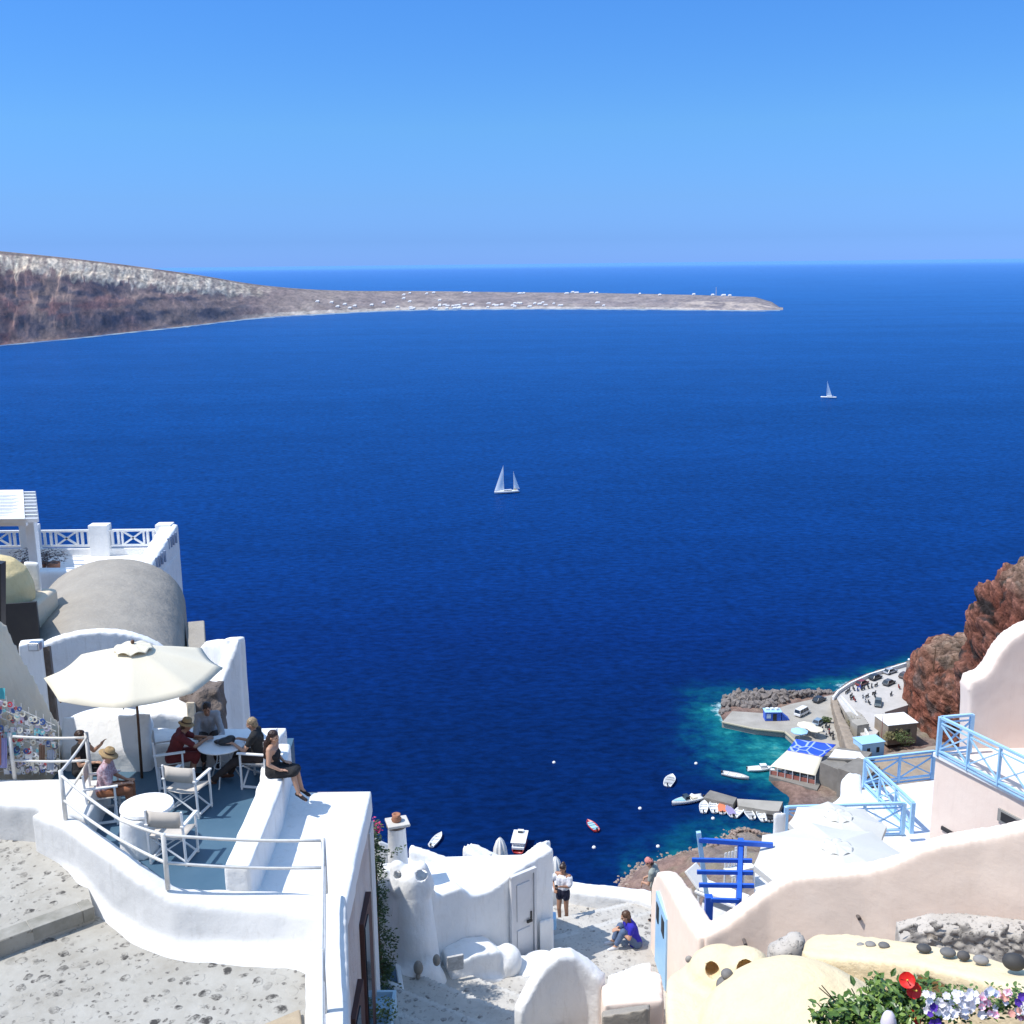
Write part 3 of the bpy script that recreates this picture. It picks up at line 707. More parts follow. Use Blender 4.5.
def scooter(col):
    r = empty('motor_scooter', (0, 0, 0))
    m = MB().bar((-.75, 0, .55), (.15, 0, .5), .3, .35).bar((.15, 0, .3), (.55, 0, .3), .3, .08).bar((.5, 0, .3), (.68, 0, .95), .34, .1)
    build(m, 'body', col, r, bevel=.05, local=True)
    build(MB().bar((-.8, 0, .78), (.1, 0, .76), .28, .12), 'seat', BLACK, r, local=True)
    build(MB().tube([(.66, -.34, 1.05), (.72, 0, 1.0), (.66, .34, 1.05)], .03, 6), 'handlebar', BLACK, r, local=True)
    for x in (-.6, .72): build(MB().tube([(x, -.06, .25), (x, .06, .25)], .25, 12), 'wheel', TYRE, r, local=True)
    return r
protos = {}
sc_l = [(846.5, 693.5, 0), (852, 699.5, 0), (854.5, 701, 1), (851, 697, 0), (862.8, 697.5, 2), (867, 697.5, 0), (874, 694.5, 0), (874.8, 697.8, 0), (868, 688, 0), (871.5, 687.5, 0), (876, 686.5, 0), (865, 701.5, 2), (869, 704, 0),
        (857.5, 690.5, 3), (860.5, 689, 3), (863, 690, 0), (849, 691.5, 0), (853.5, 690, 0), (899, 688.5, 1), (891, 695.5, 0)]
sq_l = [(813, 729.5, 0), (826, 727, 0), (828.5, 729, 0), (811.5, 731, 0), (829, 733, 1), (831.5, 735.5, 0), (826, 736, 2), (822.5, 731, 0), (833, 739, 0)]
cols_ = [BLACK, mk('red_scooter_paint', (.35, .03, .03), world=False), mk('white_scooter_paint', (.7, .7, .7), world=False), mk('blue_scooter_paint', (.03, .08, .5), world=False)]
cn_ = ['black', 'red', 'white', 'blue']
for lst, z, where, grp in ((sc_l, 4.01, 'in the crowd of scooters on the car park', 'scooters on the car park'), (sq_l, 1.51, 'behind the blue restaurant roof', 'scooters on the quay')):
    for px, py, ci in lst:
        first = ci not in protos
        o = scooter(cols_[ci]) if first else copy_tree(protos[ci])
        protos.setdefault(ci, o)
        o.location = at_z(px, py, z); o.rotation_euler.z = random.uniform(.6, 1.6)
        tag(o, '%s motor scooter %s' % (cn_[ci], where), 'scooter', grp)
# stone-walled strip of scooters' lamp, kiosk, sheds
r = empty('harbour_kiosk', at_z(773, 721, 1.5)); tag(r, 'small deep blue kiosk with crates on its roof on the mole', 'kiosk')
k0 = r.location
build(MB().box((k0.x, k0.y+1.2, 2.75), (4.2, 2.6, 2.4)), 'wall', DBLUE, r, bevel=.05)
build(MB().box((k0.x-1.2, k0.y-.13, 2.9), (1.1, .06, 1.2)), 'window', mk('pale_pane', (.5, .65, .8), rough=.2), r)
build(MB().box((k0.x+.4, k0.y-.13, 2.6), (1.0, .06, 1.9)), 'door', DARK, r)
build(MB().box((k0.x, k0.y+1.2, 4.02), (4.5, 2.9, .14)), 'roof', LBLUE, r)
for i in range(3): tag(build(MB().box((k0.x-1.3+i*1.25, k0.y+1.4, 4.35), (.8, .8, .5), rz=.2*i), 'crate', WPAINT), 'white crate on the flat roof of the blue kiosk', 'crate', 'crates on the kiosk roof')
build_s = MB().prism([(k0.x+2.3, k0.y, 3.5), (k0.x+4.4, k0.y+.2, 1.8), (k0.x+4.4, k0.y+2.2, 1.8), (k0.x+2.3, k0.y+2.4, 3.5)], 1.5)
tag(build(build_s, 'covered_boat', DBLUE, bevel=.05), 'boat under a dark blue cover beside the kiosk', 'covered boat')
def parasol_small(px, py, z, mat, w, lab, grp=None):
    c = at_z(px, py, z); r = empty('parasol', c); tag(r, lab, 'parasol', grp)
    build(MB().tube([c, c+Vector((0, 0, 2.3))], .05, 6), 'pole', WPAINT, r)
    build(MB().lathe([(.02, 2.75), (w*.5, 2.55), (w, 2.2), (w, 2.0)], c, 8), 'canopy', mat, r)
parasol_small(806, 733, 1.5, CANVAS, 2.4, 'cream parasol on the quay left of the scooters')
parasol_small(815, 737, 1.5, CANVAS, 2.0, 'cream parasol on the quay just behind the blue roof')
parasol_small(799, 739, 1.5, LBLUE, 2.2, 'faded blue parasol at the inner corner of the quay')
# restaurant
bt, nt_, bb = base_mat('blue_tarpaulin', .6); L = nt_.links.new
pos = nn(nt_, 'ShaderNodeNewGeometry').outputs['Position']
vo = nn(nt_, 'ShaderNodeTexVoronoi', Scale=.28); vo.feature = 'DISTANCE_TO_EDGE'; L(pos, vo.inputs['Vector'])
rr = nn(nt_, 'ShaderNodeValToRGB'); rr.color_ramp.elements[0].color = c4((.35, .45, .85)); rr.color_ramp.elements[1].color = c4((.02, .08, .62))
rr.color_ramp.elements[0].position = .03; rr.color_ramp.elements[1].position = .06
L(vo.outputs['Distance'], rr.inputs['Fac']); L(rr.outputs['Color'], bb.inputs['Base Color'])
r = empty('taverna', at_z(800, 775, 1.2)); tag(r, 'waterfront taverna under a blue tarpaulin and a long cream awning', 'restaurant')
def sheet(pts, th=.12):
    m = MB(); n = 8; a, b_, c, d_ = [Vector(p) for p in pts]; vs = []
    for k in (0, 1):
        for i in range(n+1):
            for j in range(n+1):
                p = a.lerp(b_, i/n).lerp(d_.lerp(c, i/n), j/n); s_ = .35*math.sin(PI*j/n)*abs(math.sin(PI*i/n*2))
                vs.append(p-Vector((0, 0, s_+k*th)))
    N = (n+1)**2; fs = []
    for i in range(n):
        for j in range(n):
            q = i*(n+1)+j; fs.append((q, q+1, q+n+2, q+n+1)); fs.append((q+N, q+n+1+N, q+n+2+N, q+1+N))
    for i in range(n):
        for q0, q1 in ((i, i+1), (n*(n+1)+i+1, n*(n+1)+i), ((i+1)*(n+1), i*(n+1)), (i*(n+1)+n, (i+1)*(n+1)+n)): fs.append((q0, q1, q1+N, q0+N))
    return m.add(vs, fs)
B1 = [at_z(796, 739, 5), at_z(836, 744.5, 5.2), at_z(823, 756.5, 4.9), at_z(787.5, 750, 4.8)]
build(sheet(B1), 'tarpaulin', bt, r, smooth=True)
B2 = [at_z(787.3, 750, 4.7), at_z(822.7, 756.5, 4.8), at_z(815.5, 775.5, 3.6), at_z(770.3, 766, 3.5)]
build(sheet(B2), 'awning', CANVAS, r, smooth=True)
build(MB().prism([at_z(795, 748, 1.3), at_z(836, 753, 1.3), at_z(817, 790, 1.3), at_z(769, 776, 1.3)], -1.5), 'deck', CONCD, r)
e0 = at_z(770.3, 766, 3.5); e1 = at_z(815.5, 775.5, 3.6)
for k in range(7):
    p = e0.lerp(e1, k/6); build(MB().bar((p.x, p.y, 1.2), (p.x, p.y, 3.4), .14), 'post', WPAINT, r)
build(MB().bar((e0.x, e0.y+.3, 1.8), (e1.x, e1.y+.3, 1.8), .15, .9), 'railing', mk('rust_red_paint', (.30, .09, .07), (.40, .16, .12), scale=1), r)
for k in range(7):
    p = e0.lerp(e1, (k+.5)/7)+Vector((.2, 1.6, 0)); p.z = 1.3
    t = empty('dining_table', p); tag(t, 'small taverna table with a pale cloth under the cream awning', 'table', 'tables under the taverna awning')
    build(MB().box((p.x, p.y, 2.05), (.95, .95, .05)), 'tabletop', [WPAINT, mk('teal_cloth', (.1, .4, .45))][k % 3 == 1], t)
    build(MB().bar((p.x, p.y, 1.3), (p.x, p.y, 2.03), .08), 'leg', WOODB, t)
# buildings around the harbour
def concrete_block(pts, z, zb, lab, mat=CONCD, nm='retaining_wall', cat='wall'):
    o = build(MB().prism([at_z(x, y, zz) for (x, y), zz in zip(pts, z)], zb), nm, mat, bevel=.08); tag(o, lab, cat); return o
concrete_block([(827, 758), (864, 761), (872, 752), (838, 747)], [7]*4, 0, 'upper grey board-marked concrete wall behind the taverna')
concrete_block([(820, 762), (845, 772), (858, 768), (834, 756)], [6.5]*4, 0, 'lower grey concrete wall closest to the cream awning')
concrete_block([(838, 768), (866, 778), (880, 766), (858, 757)], [8]*4, 0, 'grey concrete wall stepping up behind the white terrace', CONCD)
wt_ = build(MB().prism([at_z(x, y, 7.2) for x, y in ((835, 749), (860, 752), (866, 759), (829, 757))], 6.9), 'roof_slab', WHITE); tag(wt_, 'white flat roof slab on top of the upper concrete wall', 'roof slab')
def house_block(name, lab, c, wd, dp, ht, mat, roofmat, rz=0., windows=2, cat='house', dome=False):
    r = empty(name, c, rz); tag(r, lab, cat)
    build(MB().box((0, 0, ht/2-.5), (wd, dp, ht+1)), 'wall', mat, r, local=True, bevel=.1)
    m = MB()
    if dome: m.tube([(0, -dp/2, ht), (0, dp/2, ht)], wd/2, 20)
    else: m.box((0, 0, ht+.12), (wd+.3, dp+.3, .2))
    build(m, 'roof', roofmat, r, local=True, bevel=.05)
    for k in range(windows):
        x = (k-(windows-1)/2)*wd/(windows+.4); wnd = build(MB().box((x, -dp/2-.02, ht*.52), (.8, .08, 1.3)), 'window', DARK, r, local=True)
    return r
house_block('harbour_house', 'light blue boathouse with two dark windows under the railing', at_z(868, 754, 4), 6, 4, 3.6, LBLUE, LBLUE, rz=.25, windows=2)
house_block('harbour_house', 'small building with a broad cream flat roof at the foot of the bluff', at_z(895, 735, 3), 8, 6.5, 4.2, TANW, WHITE, rz=.2, windows=2)
tw = MB().prism([at_z(869, 757, 5), at_z(900, 750, 6), at_z(950, 742, 8), at_z(970, 760, 8), at_z(905, 790, 5)], 0)
tag(organic(tw, 'terrace_wall', TANW, voxel=.5, iters=3, disp=.8, dscale=3), 'long tan earth bank with a retaining wall below the bluff', 'wall')
tag(build(MB().tube([at_z(881, 744, 4), at_z(881, 744, 4)+Vector((0, 0, 8))], [.12, .07], 8), 'flag_pole', mk('rusty_pole', (.35, .15, .12))), 'thin reddish pole beside the cream-roofed building', 'pole')
p = at_z(933, 670, 17); 
tag(build(MB().tube([p, p+Vector((.3, 0, 6))], [.16, .1], 8).bar(p+Vector((-.2, 0, 5.6)), p+Vector((1.2, 0, 5.2)), .1), 'utility_pole', WOODB), 'wooden utility pole standing on the reddish bluff', 'utility pole')

def leafmat(n, a, b, tr=.25):
    m = mk(n, a, b, rough=.55, scale=9, amount=1.6)
    return m
LEAF = leafmat('shrub_leaf', (.05, .09, .02), (.12, .15, .05))
DRYL = leafmat('dry_scrub_leaf', (.15, .14, .05), (.26, .22, .10))
def leaf_cloud(mb, c, r, n, s, squash=.8):
    for _ in range(n):
        while True:
            q = Vector((random.uniform(-1, 1), random.uniform(-1, 1), random.uniform(-1, 1)))
            if q.length < 1 and (q.length > .35 or random.random() < .3): break
        p = Vector(c)+Vector((q.x*r, q.y*r, q.z*r*squash))
        R = Matrix.Rotation(random.uniform(0, 6.3), 3, 'Z') @ Matrix.Rotation(random.uniform(-1.1, 1.1), 3, 'X')
        k = s*random.uniform(.6, 1.3)
        mb.add([p+R @ Vector(v)*k for v in ((-.5, 0, 0), (-.1, .22, .06), (.5, 0, 0), (-.1, -.22, .06))], [(0, 1, 2, 3)])
    return mb
for i, (px, py, z, rr_, mt, lab) in enumerate([(852, 729, 2.5, 3.0, DRYL, 'dry yellow green bush in the corner below the car park'), (893, 735, 4, 2.6, DRYL, 'yellow green bush against the cream-roofed building'),
        (898, 741, 4, 2.4, LEAF, 'dark green bush right of the yellow green one'), (888, 739, 4, 2.0, DRYL, 'small dry bush beside the reddish pole'),
        (905, 730, 5, 1.8, LEAF, 'small dark bush at the foot of the bluff'), (826, 722, 1.6, 1.2, LEAF, 'little green bush by the stone wall on the quay')]):
    c = at_z(px, py, z); r = empty('shrub', c); tag(r, lab, 'shrub')
    mb = MB()
    for k in range(9): leaf_cloud(mb, (c.x+random.gauss(0, rr_*.42), c.y+random.gauss(0, rr_*.42), c.z+rr_*.5+random.gauss(0, rr_*.2)), rr_*.5, 80, .42)
    build(mb, 'foliage', mt, r)
    build(MB().tube([c, c+Vector((.2, 0, rr_*.6))], [.15, .06], 6), 'stem', WOODB, r)

# ---------------------------------------------------------------- boats
def hull_mb(L, B, H, n=14, stern=.78, tip=.03, floor=.35, inset=.12):
    m = MB(); vs = []; K = 6
    for i in range(n+1):
        t = i/n; x = -L/2+L*t
        b = B/2*(stern+(1-stern)*math.sin(min(t/.45, 1)*PI/2)) if t < .45 else B/2*max(tip, (1-((t-.45)/.55)**2.3))
        sh_ = H*(1+.35*max(0, t-.2)**1.6); kz = -.25+.35*max(0, (t-.8)/.2)**2*H
        xo = x+(.12*L*max(0, (t-.75)/.25)**1.2 if t > .75 else 0)*.0
        fl = lerp(floor, sh_*.9, max(0, (t-.72)/.28)**.8)
        bi = max(b-inset, .01)
        vs += [(xo, 0, kz), (xo, b*.8, lerp(kz, sh_, .35)), (xo, b, sh_), (xo, bi, sh_+.02), (xo, bi*.9, fl), (xo, 0, fl)]
    fs = []
    for i in range(n):
        for k in range(K-1): a = i*K+k; fs.append((a, a+1, a+1+K, a+K))
    fs.append(tuple(range(K)))
    m.add(vs, fs)
    m2 = MB().add([(x, -y, z) for x, y, z in vs], [tuple(reversed(f)) for f in fs])
    m.add(m2.v, m2.f)
    return m
HULLW = mk('white_gelcoat', (.80, .80, .79), (.70, .70, .68), rough=.3, scale=2, world=False)
ORANGE = mk('orange_cover', (.65, .20, .10), world=False); PURPLE = mk('faded_purple_cover', (.28, .24, .42), world=False)
BTEAL = mk('pale_blue_deck', (.35, .58, .68), rough=.5, world=False); REDH = mk('red_hull', (.45, .04, .04), rough=.4, world=False); GREYH = mk('grey_inflatable', (.42, .42, .42), rough=.6, world=False)
def boat_root(name, lab, cat, px, py, hd, grp=None):
    r = empty(name, at_z(px, py, .12), math.radians(hd)); tag(r, lab, cat, grp); return r
def outboard(r, L):
    build(MB().box((-L/2-.12, 0, .75), (.35, .3, .45)).bar((-L/2-.2, 0, .6), (-L/2-.22, 0, -.2), .12), 'outboard_motor', BLACK, r, local=True, bevel=.03)
def skiff(lab, px, py, hd, L=4.4, B=1.8, hull=None, inner=None, grp='small boats moored at the pier', cover=None, cabin=False):
    r = boat_root('small_boat', lab, 'boat', px, py, hd, grp)
    build(hull_mb(L, B, .62), 'hull', hull or HULLW, r, local=True, smooth=True)
    if inner: build(MB().prism([(-L*.42, -B*.36, .46), (L*.2, -B*.38, .46), (L*.36, -B*.12, .5), (L*.36, B*.12, .5), (L*.2, B*.38, .46), (-L*.42, B*.36, .46)], .34), 'deck', inner, r, local=True)
    if cover: build(MB().prism([(-L*.45, -B*.45, .72), (L*.1, -B*.46, .74), (L*.42, 0, .95), (L*.1, B*.46, .74), (-L*.45, B*.45, .72)], .55), 'cover', cover, r, local=True, bevel=.08)
    else:
        for x in (-L*.3, 0, L*.2): build(MB().box((x, 0, .58), (.28, B*.78, .05)), 'bench', inner or WPAINT, r, local=True)
    if cabin:
        build(MB().box((L*.12, 0, 1.0), (L*.26, B*.55, .9)), 'cabin', HULLW, r, local=True, bevel=.08)
        build(MB().box((L*.12, 0, 1.2), (L*.27, B*.46, .3)), 'window', GLASS, r, local=True)
    outboard(r, L)
    return r
skiff('white skiff furthest out in the row moored at the pier', 703.8, 808, 78, 5.0, 2.1)
skiff('white skiff second from the outer end of the moored row', 713.3, 808, 86, 5.0, 2.1)
skiff('small boat under a bright orange cover in the moored row', 721.5, 809.5, 84, 4.6, 2.0, cover=ORANGE)
skiff('small boat under a faded purple cover beside the orange one', 729.5, 812.5, 98, 4.6, 2.0, cover=PURPLE)
skiff('narrow white boat lying askew in the middle of the moored row', 738.8, 813, 58, 5.2, 1.9)
skiff('white boat with a grey deck right of the one lying askew', 748.6, 814.5, 98, 4.8, 2.1, inner=GREYH)
skiff('white boat alone beyond the gap in the moored row', 760.8, 816.5, 92, 4.9, 2.0)
skiff('grey inflatable dinghy near the shore end of the moored row', 769.6, 817.6, 80, 4.2, 1.9, hull=GREYH, inner=BLACK)
skiff('white boat at the shore end of the moored row by the railing', 778.5, 817, 88, 4.4, 2.0, inner=PURPLE)
skiff('white inflatable boat drifting alone left of the speedboat', 670, 781.5, 70, 5.6, 2.6, grp=None, inner=GREYH)
skiff('white motor boat with a small cabin anchored by the taverna', 760, 770, 4, 6.2, 2.3, grp=None, cabin=True)
skiff('long grey inflatable boat lying off the pier', 735.5, 777, -28, 6.5, 2.2, grp=None, hull=GREYH, inner=HULLW)
skiff('small rowing boat with a pale blue deck alone in the bay', 592, 827, 112, 4.6, 2.0, grp=None, inner=BTEAL, hull=REDH)
skiff('slim white tender moored beyond the terracotta chimney', 436.5, 841, 70, 5.6, 1.8, grp=None)
# speedboat
r = boat_root('speedboat', 'white speedboat with a pale blue foredeck beside the pier end', 'speedboat', 687.5, 802, 202)
build(hull_mb(8.2, 2.5, .85), 'hull', HULLW, r, local=True, smooth=True)
build(MB().prism([(3.6, -.2, 1.18), (3.6, .2, 1.18), (1.0, .95, 1.05), (1.0, -.95, 1.05)], .8), 'foredeck', BTEAL, r, local=True, bevel=.04)
build(MB().prism([(.9, -.85, 1.75), (.9, .85, 1.75), (-.2, .8, 1.8), (-.2, -.8, 1.8)], 1.0), 'windscreen', GLASS, r, local=True, bevel=.05)
build(MB().box((-1.6, 0, .95), (1.2, 1.7, .5)), 'seat', CANVAS, r, local=True, bevel=.08)
outboard(r, 8.2)
# excursion boat behind the white house
r = boat_root('excursion_boat', 'white excursion boat with a red lower hull seen above the house wall', 'boat', 520, 845, 82); r.scale = (.85,)*3
build(hull_mb(8.5, 3.6, 1.0), 'hull', REDH, r, local=True, smooth=True)
build(MB().box((-.3, 0, 1.6), (5.6, 3.1, 1.4)), 'cabin', HULLW, r, local=True, bevel=.1)
build(MB().box((-.6, 0, 2.6), (6.4, 3.7, .2)), 'roof', HULLW, r, local=True, bevel=.05)
build(MB().box((1.6, 0, 2.95), (1.1, 1.5, .5)), 'hatch', HULLW, r, local=True, bevel=.05)
build(MB().box((1.0, 0, 3.0), (.25, 1.2, .45)), 'window', GLASS, r, local=True)
build(MB().box((-3.6, 0, 1.3), (.9, 3.0, .5)), 'stern_bench', WPAINT, r, local=True)
for i, (px, py) in enumerate([(554, 763), (594, 848), (640, 809), (658, 847), (713, 819), (696, 764), (692, 795.5), (909, 660)]):
    c = at_z(px, py, 0)
    o = build(MB().ell((c.x, c.y, .12), (.42, .42, .38), 8), 'mooring_buoy', WPAINT, smooth=True); tag(o, 'small white mooring buoy floating in the bay', 'buoy', 'mooring buoys in the bay')
# sailing boats
def sail(pts, bulge, n=10):
    """triangular sail tack, clew, head"""
    a, b_, c = [Vector(p) for p in pts]; m = MB(); vs = []; idx = {}
    nrm = (b_-a).cross(c-a).normalized()
    for i in range(n+1):
        for j in range(n+1-i):
            u = i/n; v = j/n; w_ = 1-u-v; p = a*w_+b_*v+c*u+nrm*bulge*(w_*v*4+u*v*2+u*w_*1)
            idx[i, j] = len(vs); vs.append(p)
    fs = []
    for i in range(n):
        for j in range(n-i):
            fs.append((idx[i, j], idx[i, j+1], idx[i+1, j]))
            if j < n-i-1: fs.append((idx[i, j+1], idx[i+1, j+1], idx[i+1, j]))
    return m.add(vs, fs)
SAIL = mk('sailcloth', (.88, .88, .86), (.84, .84, .82), rough=.7, scale=.3)
_b = SAIL.node_tree.nodes['Principled BSDF']; _t = SAIL.node_tree.nodes.new('ShaderNodeBsdfTranslucent'); _t.inputs['Color'].default_value = (.96, .96, .94, 1)
_m = SAIL.node_tree.nodes.new('ShaderNodeMixShader'); _m.inputs[0].default_value = .68; SAIL.node_tree.links.new(_b.outputs[0], _m.inputs[1]); SAIL.node_tree.links.new(_t.outputs[0], _m.inputs[2]); SAIL.node_tree.links.new(_m.outputs[0], SAIL.node_tree.nodes['Material Output'].inputs['Surface'])
def yacht(px, py, hd, L, lab, ketch=True):
    r = boat_root('sailing_yacht', lab, 'sailing boat', px, py, hd)
    build(hull_mb(L, L*.27, 1.15, tip=.05, floor=.95), 'hull', HULLW, r, local=True, smooth=True)
    build(MB().box((-.04*L, 0, 1.45), (L*.34, L*.13, .8)), 'cabin', HULLW, r, local=True, bevel=.1)
    build(MB().box((-.04*L, 0, 1.55), (L*.30, L*.134, .25)), 'window', GLASS, r, local=True)
    H = L*1.12
    mx_ = L*.12
    build(MB().tube([(mx_, 0, .9), (mx_, 0, H)], [.12, .07], 8), 'mast', WPAINT, r, local=True)
    if ketch:
        build(sail([(L*.49, 0, 1.6), (mx_-.4, .3, 1.5), (mx_+.15, 0, H-.5)], -.9), 'headsail', SAIL, r, local=True, smooth=True)
        build(MB().tube([(-L*.3, 0, .9), (-L*.3, 0, H*.76)], [.10, .06], 8), 'mizzen_mast', WPAINT, r, local=True)
        build(sail([(-L*.3, 0, 2.2), (-L*.52, .4, 2.3), (-L*.29, 0, H*.74)], -.35), 'mizzen_sail', SAIL, r, local=True, smooth=True)
        build(MB().tube([(-L*.3, 0, 2.1), (-L*.54, .4, 2.15)], .08, 6), 'boom', WPAINT, r, local=True)
        build(MB().box((-L*.36, 0, 1.7), (1.2, .9, .5)), 'cockpit_tent', mk('ochre_canvas', (.5, .42, .18)), r, local=True)
    else:
        build(sail([(mx_-.3, 0, 1.9), (-L*.20, .4, 1.9), (mx_-.05, 0, H*.95)], -.5), 'mainsail', SAIL, r, local=True, smooth=True)
        build(MB().tube([(mx_, 0, 1.8), (-L*.3, .2, 1.9)], .1, 6), 'boom', WPAINT, r, local=True)
yacht(506.5, 493, 196, 13.5, 'white two-masted yacht under sail in the middle of the bay')
yacht(828.5, 398, 165, 13.5, 'distant white yacht with one bare mast far out in the bay', ketch=False)
# ================================================================ village
def mk_pebble(name, base, base2, dark, scale=7.0, thr=.30, warm=0):
    m, nt, b = base_mat(name, .85); L = nt.links.new
    pos = nn(nt, 'ShaderNodeNewGeometry').outputs['Position']
    nw = nn(nt, 'ShaderNodeTexNoise', Scale=3.5, Detail=3); L(pos, nw.inputs['Vector'])
    ad = nn(nt, 'ShaderNodeMixRGB'); ad.blend_type = 'ADD'; ad.inputs['Fac'].default_value = .22; L(pos, ad.inputs['Color1']); L(nw.outputs['Color'], ad.inputs['Color2'])
    n1 = nn(nt, 'ShaderNodeTexNoise', Scale=1.3, Detail=8, Roughness=.7); L(pos, n1.inputs['Vector'])
    rb = nn(nt, 'ShaderNodeValToRGB'); rb.color_ramp.elements[0].position = .35; rb.color_ramp.elements[1].position = .68
    rb.color_ramp.elements[0].color = c4(base); rb.color_ramp.elements[1].color = c4(base2); L(n1.outputs[0], rb.inputs['Fac'])
    col = rb.outputs['Color']; hs_ = None
    for sc, th_, dk, pr in ((scale, .31, dark, .42), (scale*.62, .20, tuple(x*.75 for x in dark), .80), (scale*2.1, .30, tuple(x*1.8 for x in dark), .45)):
        vo = nn(nt, 'ShaderNodeTexVoronoi', Scale=sc, Randomness=1.0); L(ad.outputs[0], vo.inputs['Vector'])
        lt = nn(nt, 'ShaderNodeMapRange'); lt.inputs['From Min'].default_value = th_; lt.inputs['From Max'].default_value = th_+.07
        lt.inputs['To Min'].default_value = 1; lt.inputs['To Max'].default_value = 0; L(vo.outputs['Distance'], lt.inputs['Value'])
        sp = nn(nt, 'ShaderNodeSeparateColor'); L(vo.outputs['Color'], sp.inputs[0])
        gt = nn(nt, 'ShaderNodeMapRange'); gt.inputs['From Min'].default_value = pr-.05; gt.inputs['From Max'].default_value = pr+.25; L(sp.outputs[0], gt.inputs['Value'])
        ml = nn(nt, 'ShaderNodeMath'); ml.operation = 'MULTIPLY'; L(lt.outputs[0], ml.inputs[0]); L(gt.outputs[0], ml.inputs[1])
        # limewash wears off the stones unevenly
        nb = nn(nt, 'ShaderNodeTexNoise', Scale=sc*1.4, Detail=4, Roughness=.7); L(pos, nb.inputs['Vector'])
        wr = nn(nt, 'ShaderNodeMapRange'); wr.inputs['From Min'].default_value = .42; wr.inputs['From Max'].default_value = .6; L(nb.outputs[0], wr.inputs['Value'])
        m3 = nn(nt, 'ShaderNodeMath'); m3.operation = 'MULTIPLY'; L(ml.outputs[0], m3.inputs[0]); L(wr.outputs[0], m3.inputs[1])
        mx = nn(nt, 'ShaderNodeMixRGB'); L(m3.outputs[0], mx.inputs['Fac']); L(col, mx.inputs['Color1']); mx.inputs['Color2'].default_value = c4(dk); col = mx.outputs['Color']
        if hs_ is None: hs_ = lt.outputs[0]
    L(col, b.inputs['Base Color'])
    ab = nn(nt, 'ShaderNodeMath'); ab.operation = 'ADD'; n4 = nn(nt, 'ShaderNodeTexNoise', Scale=9, Detail=6); L(pos, n4.inputs['Vector']); L(hs_, ab.inputs[0]); L(n4.outputs[0], ab.inputs[1])
    bp = nn(nt, 'ShaderNodeBump', Strength=.5, Distance=.02); L(ab.outputs[0], bp.inputs['Height']); L(bp.outputs['Normal'], b.inputs['Normal'])
    return m
PEB = mk_pebble('pebble_paving', (.42, .40, .355), (.31, .285, .24), (.05, .045, .04), 4.3)
PEB2 = mk_pebble('worn_step_paving', (.50, .475, .43), (.38, .355, .32), (.14, .13, .12), 5.5)
RUBB = mk_pebble('grey_rubble_masonry', (.50, .455, .40), (.37, .335, .29), (.11, .10, .09), 9)
def shift(p, dx=0, dy=0, dz=0): return Vector((p[0]+dx, p[1]+dy, p[2]+dz))
def ramp(top, bot, zb, mb=None):
    """solid under a surface spanned by two polylines"""
    mb = mb or MB(); n = len(top); vs = []
    for t, b_ in zip(top, bot): vs += [Vector(t), Vector(b_), Vector((b_[0], b_[1], zb)), Vector((t[0], t[1], zb))]
    fs = [(0, 1, 2, 3), tuple((n-1)*4+k for k in (3, 2, 1, 0))]
    for i in range(n-1):
        for k in range(4): a = i*4+k; c = i*4+(k+1) % 4; fs.append((a, a+4, c+4, c))
    return mb.add(vs, fs)
def rail(name, posts, rails, h, lab, mat=RAILP, r=.036, rr=.024):
    e = empty(name, posts[0]); tag(e, lab, 'railing')
    for p in posts: build(MB().tube([p, shift(p, 0, 0, h)], r, 10), 'post', mat, e, smooth=True)
    for pts in rails:
        pts = [Vector(p) for p in pts]
        out = []
        for a, b_ in zip(pts, pts[1:]):
            for k in range(6): out.append(a.lerp(b_, k/6)-Vector((0, 0, .05*math.sin(PI*k/6)*min(1, (b_-a).length/3))))
        out.append(pts[-1]); build(MB().tube(out, rr, 8), 'handrail', mat, e, smooth=True)
    return e

# ---- lower left path and its parapet
PD, PU = 9.78, 9.52
lowp = MB().prism([D(-60, 962, PD), D(95, 905, PD), D(150, 930, PD), D(340, 955, PD), D(345, 1300, PD), D(-400, 1300, PD)], 105)
struct(build(lowp, 'pebble_path', PEB), 'lower pebble-set path at the bottom left')
upp = MB().prism([D(-60, 964, PU), D(93, 907, PU), D(70, 815, PU), D(-60, 790, PU), D(-500, 820, PU)], 105)
struct(build(upp, 'upper_path', PEB), 'upper pebble-set path above the stone step')
STEPS = mk('grey_step_stone', (.36, .34, .30), (.20, .19, .155), scale=3, bump=.4, bscale=12)
e0, e1 = D(-60, 961, PU-.012), D(94, 905.5, PU-.012)
dv = (e1-e0).normalized(); pv = Vector((-dv.y, dv.x, 0))
L_ = (e1-e0).length; k = 0; t = 0
st = MB()
while t < L_-.02:
    w_ = min(random.uniform(.55, .8), L_-t); a = e0+dv*(t+.004); b_ = e0+dv*(t+w_-.008)
    st.prism([a-pv*.03, b_-pv*.03, b_+pv*.26, a+pv*.26], a.z-.215); t += w_
struct(build(st, 'stone_step', STEPS, bevel=.012), 'grey kerb stones forming one step across the path')

